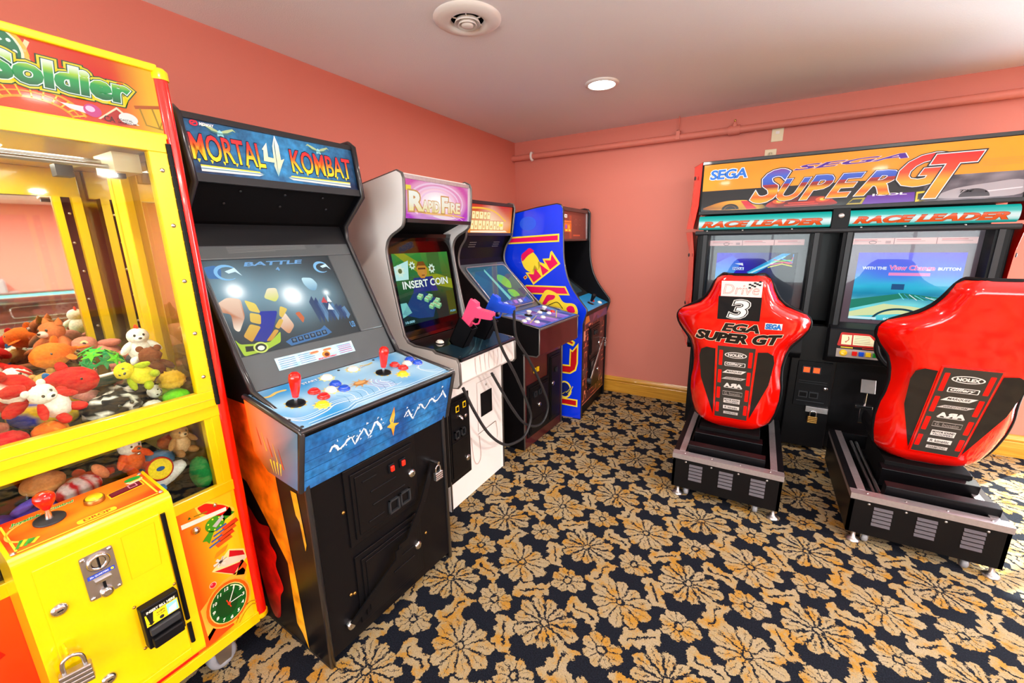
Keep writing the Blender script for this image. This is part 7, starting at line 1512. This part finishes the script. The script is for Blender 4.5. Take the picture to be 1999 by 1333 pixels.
for lab, p, s_, c1, c2, pt in (('small crimson plush ball in the front row', (0.68, -3.70, 1.06), 0.075, '#c81c24', '#e8e0d8', 'split'), ('small orange plush ball in the front row', (0.66, -3.64, 1.05), 0.075, '#f0701c', '#f2a03c', 'patch'),
        ('small pink plush pig cushion in the middle of the heap', (0.54, -3.52, 1.08), 0.085, '#e89a90', '#f0b0a4', 'split'), ('teal plush cushion in the middle of the heap', (0.52, -3.63, 1.07), 0.085, '#1f8a8a', '#2a9a90', 'split'),
        ('small white plush ball at the front right', (0.69, -3.48, 1.04), 0.055, '#ece8e0', '#f4f0ea', 'split'), ('brown striped plush cushion at the right', (0.60, -3.43, 1.05), 0.080, '#7a4a2a', '#a8743c', 'stripe'),
        ('dark olive plush cushion near the right front', (0.66, -3.40, 1.04), 0.070, '#5a5a2a', '#6a6a34', 'split'),
        ('mustard plush cushion near the back', (0.22, -3.46, 1.11), 0.10, '#b8862a', '#c8962c', 'split'), ('salmon plush cushion near the back right', (0.36, -3.41, 1.10), 0.095, '#d8806a', '#e09078', 'split'),
        ('chocolate plush cushion in the back right corner', (0.18, -3.40, 1.12), 0.10, '#6a3e28', '#7a4a30', 'split')):
    lump(lab, p, s_, c1, c2, (0.55, 0.55, 0.42), fuzz=0.12, pat=pt)
# lower prize bin
t, M = bear('purple plush doll with white foot behind the lower window left', (0.64, -3.705, 0.840), 0.10, '#6a4ac8', yaw=10, pitch=80, ear='none', headc='#6a4ac8', snout=False, limbs='#7a5ad8')
t, M = lump('pink and white striped plush shirt doll behind the lower window', (0.63, -3.645, 0.880), 0.10, '#f0d0d4', '#d01c2c', (0.4, 0.62, 0.4), fuzz=0.05, pat='stripe', yaw=20); part(M, 'arm', t, lambda b: b.ball((0.1, 0.62, 0.3), (0.15, 0.16, 0.36), F, H('#e88a5a'), rot=(0.5, 0, 0)))
lump('tan plush toy touching the top of the lower window', (0.60, -3.70, 0.915), 0.09, '#d8854a', '#e09a5a', (0.5, 0.6, 0.4), fuzz=0.05)
lump('wide brown fur plush seal behind the lower window', (0.62, -3.585, 0.820), 0.125, '#6a4a3a', '#7a5644', (0.5, 0.66, 0.45), fuzz=0.12, name='plush_seal')
t, M = bear('orange plush fox with silver bell behind the lower window', (0.635, -3.515, 0.840), 0.085, '#f0581a', yaw=20, headc='#f2e2d4', ear='none', belly='#f0641a'); part(M, 'bell', t, lambda b: b.ball((0.5, 0, 0.25), 0.08, 'chrome'))
fish('red orange plush lobster behind the lower window', (0.60, -3.580, 0.885), 0.085, '#e8481c', '#f0602a', yaw=75, fat=0.6, name='plush_lobster')
t, M = toy('round yellow plush shield with red rim behind the lower window', (0.655, -3.462, 0.835), 0.072, 0, 0, 0, 'plush_shield')
part(M, 'body', t, lambda b: b.lathe([(0.55, -0.08), (0.62, 0.0), (0.55, 0.08)], (0, 0, 0), (1, 0.1, 0.25), F, 24, H('#d02a1c'))); part(M, 'face', t, lambda b: b.lathe([(0.52, 0.085), (0.40, 0.12), (0.001, 0.13)], (0, 0, 0), (1, 0.1, 0.25), F, 24, H('#f2d81c')).ball((0.15, 0.0, 0.05), (0.05, 0.18, 0.12), F, H('#2a5a9a')))
lump('yellow and brown plush banana beside the orange fox', (0.645, -3.492, 0.830), 0.075, '#f0cc1c', '#6a4a2a', (0.3, 0.32, 0.62), fuzz=0.03, yaw=20, pat='split')
lump('lime green camouflage plush frog low in the prize bin', (0.64, -3.50, 0.775), 0.12, '#7ac82a', '#b8d83a', (0.5, 0.8, 0.35), fuzz=0.05, pat='patch', name='plush_frog')
lump('light blue plush jacket toy behind the shark', (0.60, -3.41, 0.845), 0.10, '#6a9ad0', '#7aa8dc', (0.4, 0.62, 0.42), fuzz=0.08)
fish('white plush shark with blue fins leaning in the lower window', (0.665, -3.395, 0.805), 0.125, '#eef0f2', '#f4f6f8', yaw=70, pitch=0, roll=-25, fat=0.75, finc='#3a8ad8', name='plush_shark')
bear('tan plush bear head in the upper right of the lower window', (0.62, -3.372, 0.850), 0.075, '#b8844a', yaw=10, belly='#e2b888', fuzz=0.12)
lump('bright green plush cushion in the right corner of the prize bin', (0.66, -3.352, 0.760), 0.10, '#12803a', '#1a9a48', (0.5, 0.36, 0.66), fuzz=0.1)
lump('charcoal plush rock at the bottom right of the prize bin', (0.64, -3.41, 0.725), 0.13, '#4c4a4c', '#5c5a5c', (0.5, 0.8, 0.36), fuzz=0.1)
lump('orange spotted plush cushion behind the blue jacket toy', (0.57, -3.40, 0.895), 0.085, '#e8641c', '#c8401c', (0.4, 0.62, 0.38), fuzz=0.1, pat='patch')
lump('yellow plush duck at the left end of the prize bin', (0.66, -3.755, 0.765), 0.10, '#e8b81c', '#f0c82c', (0.5, 0.5, 0.4), fuzz=0.06, name='plush_duck'); lump('grey brown plush boot at the left end of the prize bin', (0.64, -3.79, 0.83), 0.10, '#8a8078', '#a09488', (0.4, 0.4, 0.6), fuzz=0.06)

# let the heap settle: toys that still cut into each other or into the cabinet are nudged apart, staying inside their compartment
from mathutils.bvhtree import BVHTree
def settle(rounds):
    toys = [o for o in bpy.data.objects if o.parent is None and o.get('category') == 'plush toy']; geo = {}
    def gather(o, M, vs, fs):
        b = len(vs); vs += [M @ v.co for v in o.data.vertices] if o.type == 'MESH' else []
        if o.type == 'MESH': fs += [tuple(i+b for i in p.vertices) for p in o.data.polygons]
        for c in o.children: gather(c, M, vs, fs)
    for t in toys:
        vs, fs = [], []; gather(t, Matrix.Identity(4), vs, fs); lo = Vector([min(v[i] for v in vs) for i in range(3)]); hi = Vector([max(v[i] for v in vs) for i in range(3)])
        geo[t.name] = (vs, fs, lo, hi)
    pos = {t.name: t.location.copy() for t in toys}; home = {n: p.copy() for n, p in pos.items()}; low = {n: pos[n].z < 0.95 and pos[n].z+geo[n][2].z < 0.95 for n in pos}
    for it in range(rounds):
        tr = {n: BVHTree.FromPolygons([v+pos[n] for v in geo[n][0]], geo[n][1]) for n in pos}; names = sorted(pos); mv = {n: Vector() for n in names}; cnt = 0
        for i, a in enumerate(names):
            for b in names[i+1:]:
                la, ha, lb, hb = pos[a]+geo[a][2], pos[a]+geo[a][3], pos[b]+geo[b][2], pos[b]+geo[b][3]
                dep = [min(ha[k], hb[k])-max(la[k], lb[k]) for k in range(3)]
                if min(dep) <= 0 or not tr[a].overlap(tr[b]): continue
                d = (pos[a]-pos[b]); d.z *= 0.8; d = d.normalized() if d.length > 1e-4 else Vector((0, 1, 0)); st = 0.007; mv[a] += d*st; mv[b] -= d*st; cnt += 1
        for n in names:
            m = mv[n]; m = m if m.length < 0.014 else m.normalized()*0.014; p = pos[n]+m+(home[n]-pos[n])*(0.06 if it < rounds-32 else 0.0)-Vector((0, 0, 0.0035 if it < rounds-26 else 0)); _, _, lo, hi = geo[n]
            z0, z1 = (0.684, 0.944) if low[n] else (0.992+(0.73-p.x)*0.014, 1.60)
            for k, (a, b) in enumerate(((0.156, 0.729 if not low[n] else 0.728), (-4.17, -3.359 if not low[n] else -3.339), (z0, z1))):
                if p[k]+hi[k] > b: p[k] = b-hi[k]
                if p[k]+lo[k] < a: p[k] = a-lo[k]
            pos[n] = p
    for t in toys: t.location = pos[t.name]
settle(84)

# ================================================================== far end of the room, seen in the crane machine's mirror
PT = thing('pool_table', 'coin operated pool table with teal cloth and dark wood sides across the room', 'pool table', (8.1, -3.6, 0))
px0, px1, py0, py1 = 7.45, 8.75, -4.85, -2.35
mat('teal_cloth', '#2fb8b0', 0.9, bump=0.1, scale=300); mat('dark_wood', '#4a2420', 0.3, coat=0.5, vary=0.25, scale=18)
mb = MB(); mb.box((px0+0.06, py0+0.06, 0.36), (px1-0.06, py1-0.06, 0.74), 'dark_wood'); mb.box((px0+0.05, py0+0.3, 0.42), (px0+0.062, py1-0.3, 0.44), 'chrome'); mb.build('table_body', PT, bevel=0.01)
mb = MB(); mb.box((px0+0.12, py0+0.12, 0.74), (px1-0.12, py1-0.12, 0.765), 'teal_cloth'); mb.build('playing_cloth', PT)
for a in ((px0, py0, px1, py0+0.13), (px0, py1-0.13, px1, py1), (px0, py0+0.13, px0+0.13, py1-0.13), (px1-0.13, py0+0.13, px1, py1-0.13)):
    mb = MB(); mb.box((a[0], a[1], 0.73), (a[2], a[3], 0.80), 'dark_wood'); mb.build('rail', PT, bevel=0.012)
for x in (px0, px1-0.0):
    mb = MB(); mb.box((x-0.008, py0, 0.715), (x+0.008, py1, 0.738), 'chrome'); mb.build('metal_trim', PT)
for x in (px0+0.2, px1-0.2):
    for y in (py0+0.25, py1-0.25): MB().prism([(x-0.09, y-0.09), (x+0.09, y-0.09), (x+0.09, y+0.09), (x-0.09, y+0.09)], 0.0, 0.36, 'dark_wood', ax='z').build('leg', PT, bevel=0.01)
for y0_, y1_ in ((-4.6, -3.8), (-3.5, -2.6)):
    MB().tube([(px0+0.055, y, z) for y, z in rrect(y0_, 0.50, y1_, 0.66, 0.05, 4)], 0.008, 'chrome', 8, closed=True).build('side_trim_loop', PT)
SF = thing('sofa', 'grey upholstered sofa by the far wall beyond the pool table', 'sofa', (11.3, -4.3, 0)); mat('grey_fabric', '#8a8688', 0.9, bump=0.1, scale=200)
MB().box((10.9, -5.2, 0.10), (11.75, -3.4, 0.44), 'grey_fabric').build('seat', SF, bevel=0.05, seg=3); MB().box((11.5, -5.2, 0.40), (11.85, -3.4, 0.92), 'grey_fabric').build('backrest', SF, bevel=0.07, seg=3)
for y in (-5.37, -3.4): MB().box((10.9, y, 0.08), (11.85, y+0.18, 0.64), 'grey_fabric').build('armrest', SF, bevel=0.05, seg=3)
for x in (10.98, 11.75):
    for y in (-5.25, -3.35): MB().box((x-0.03, y-0.03, 0), (x+0.03, y+0.03, 0.1), 'black_plastic').build('leg', SF)
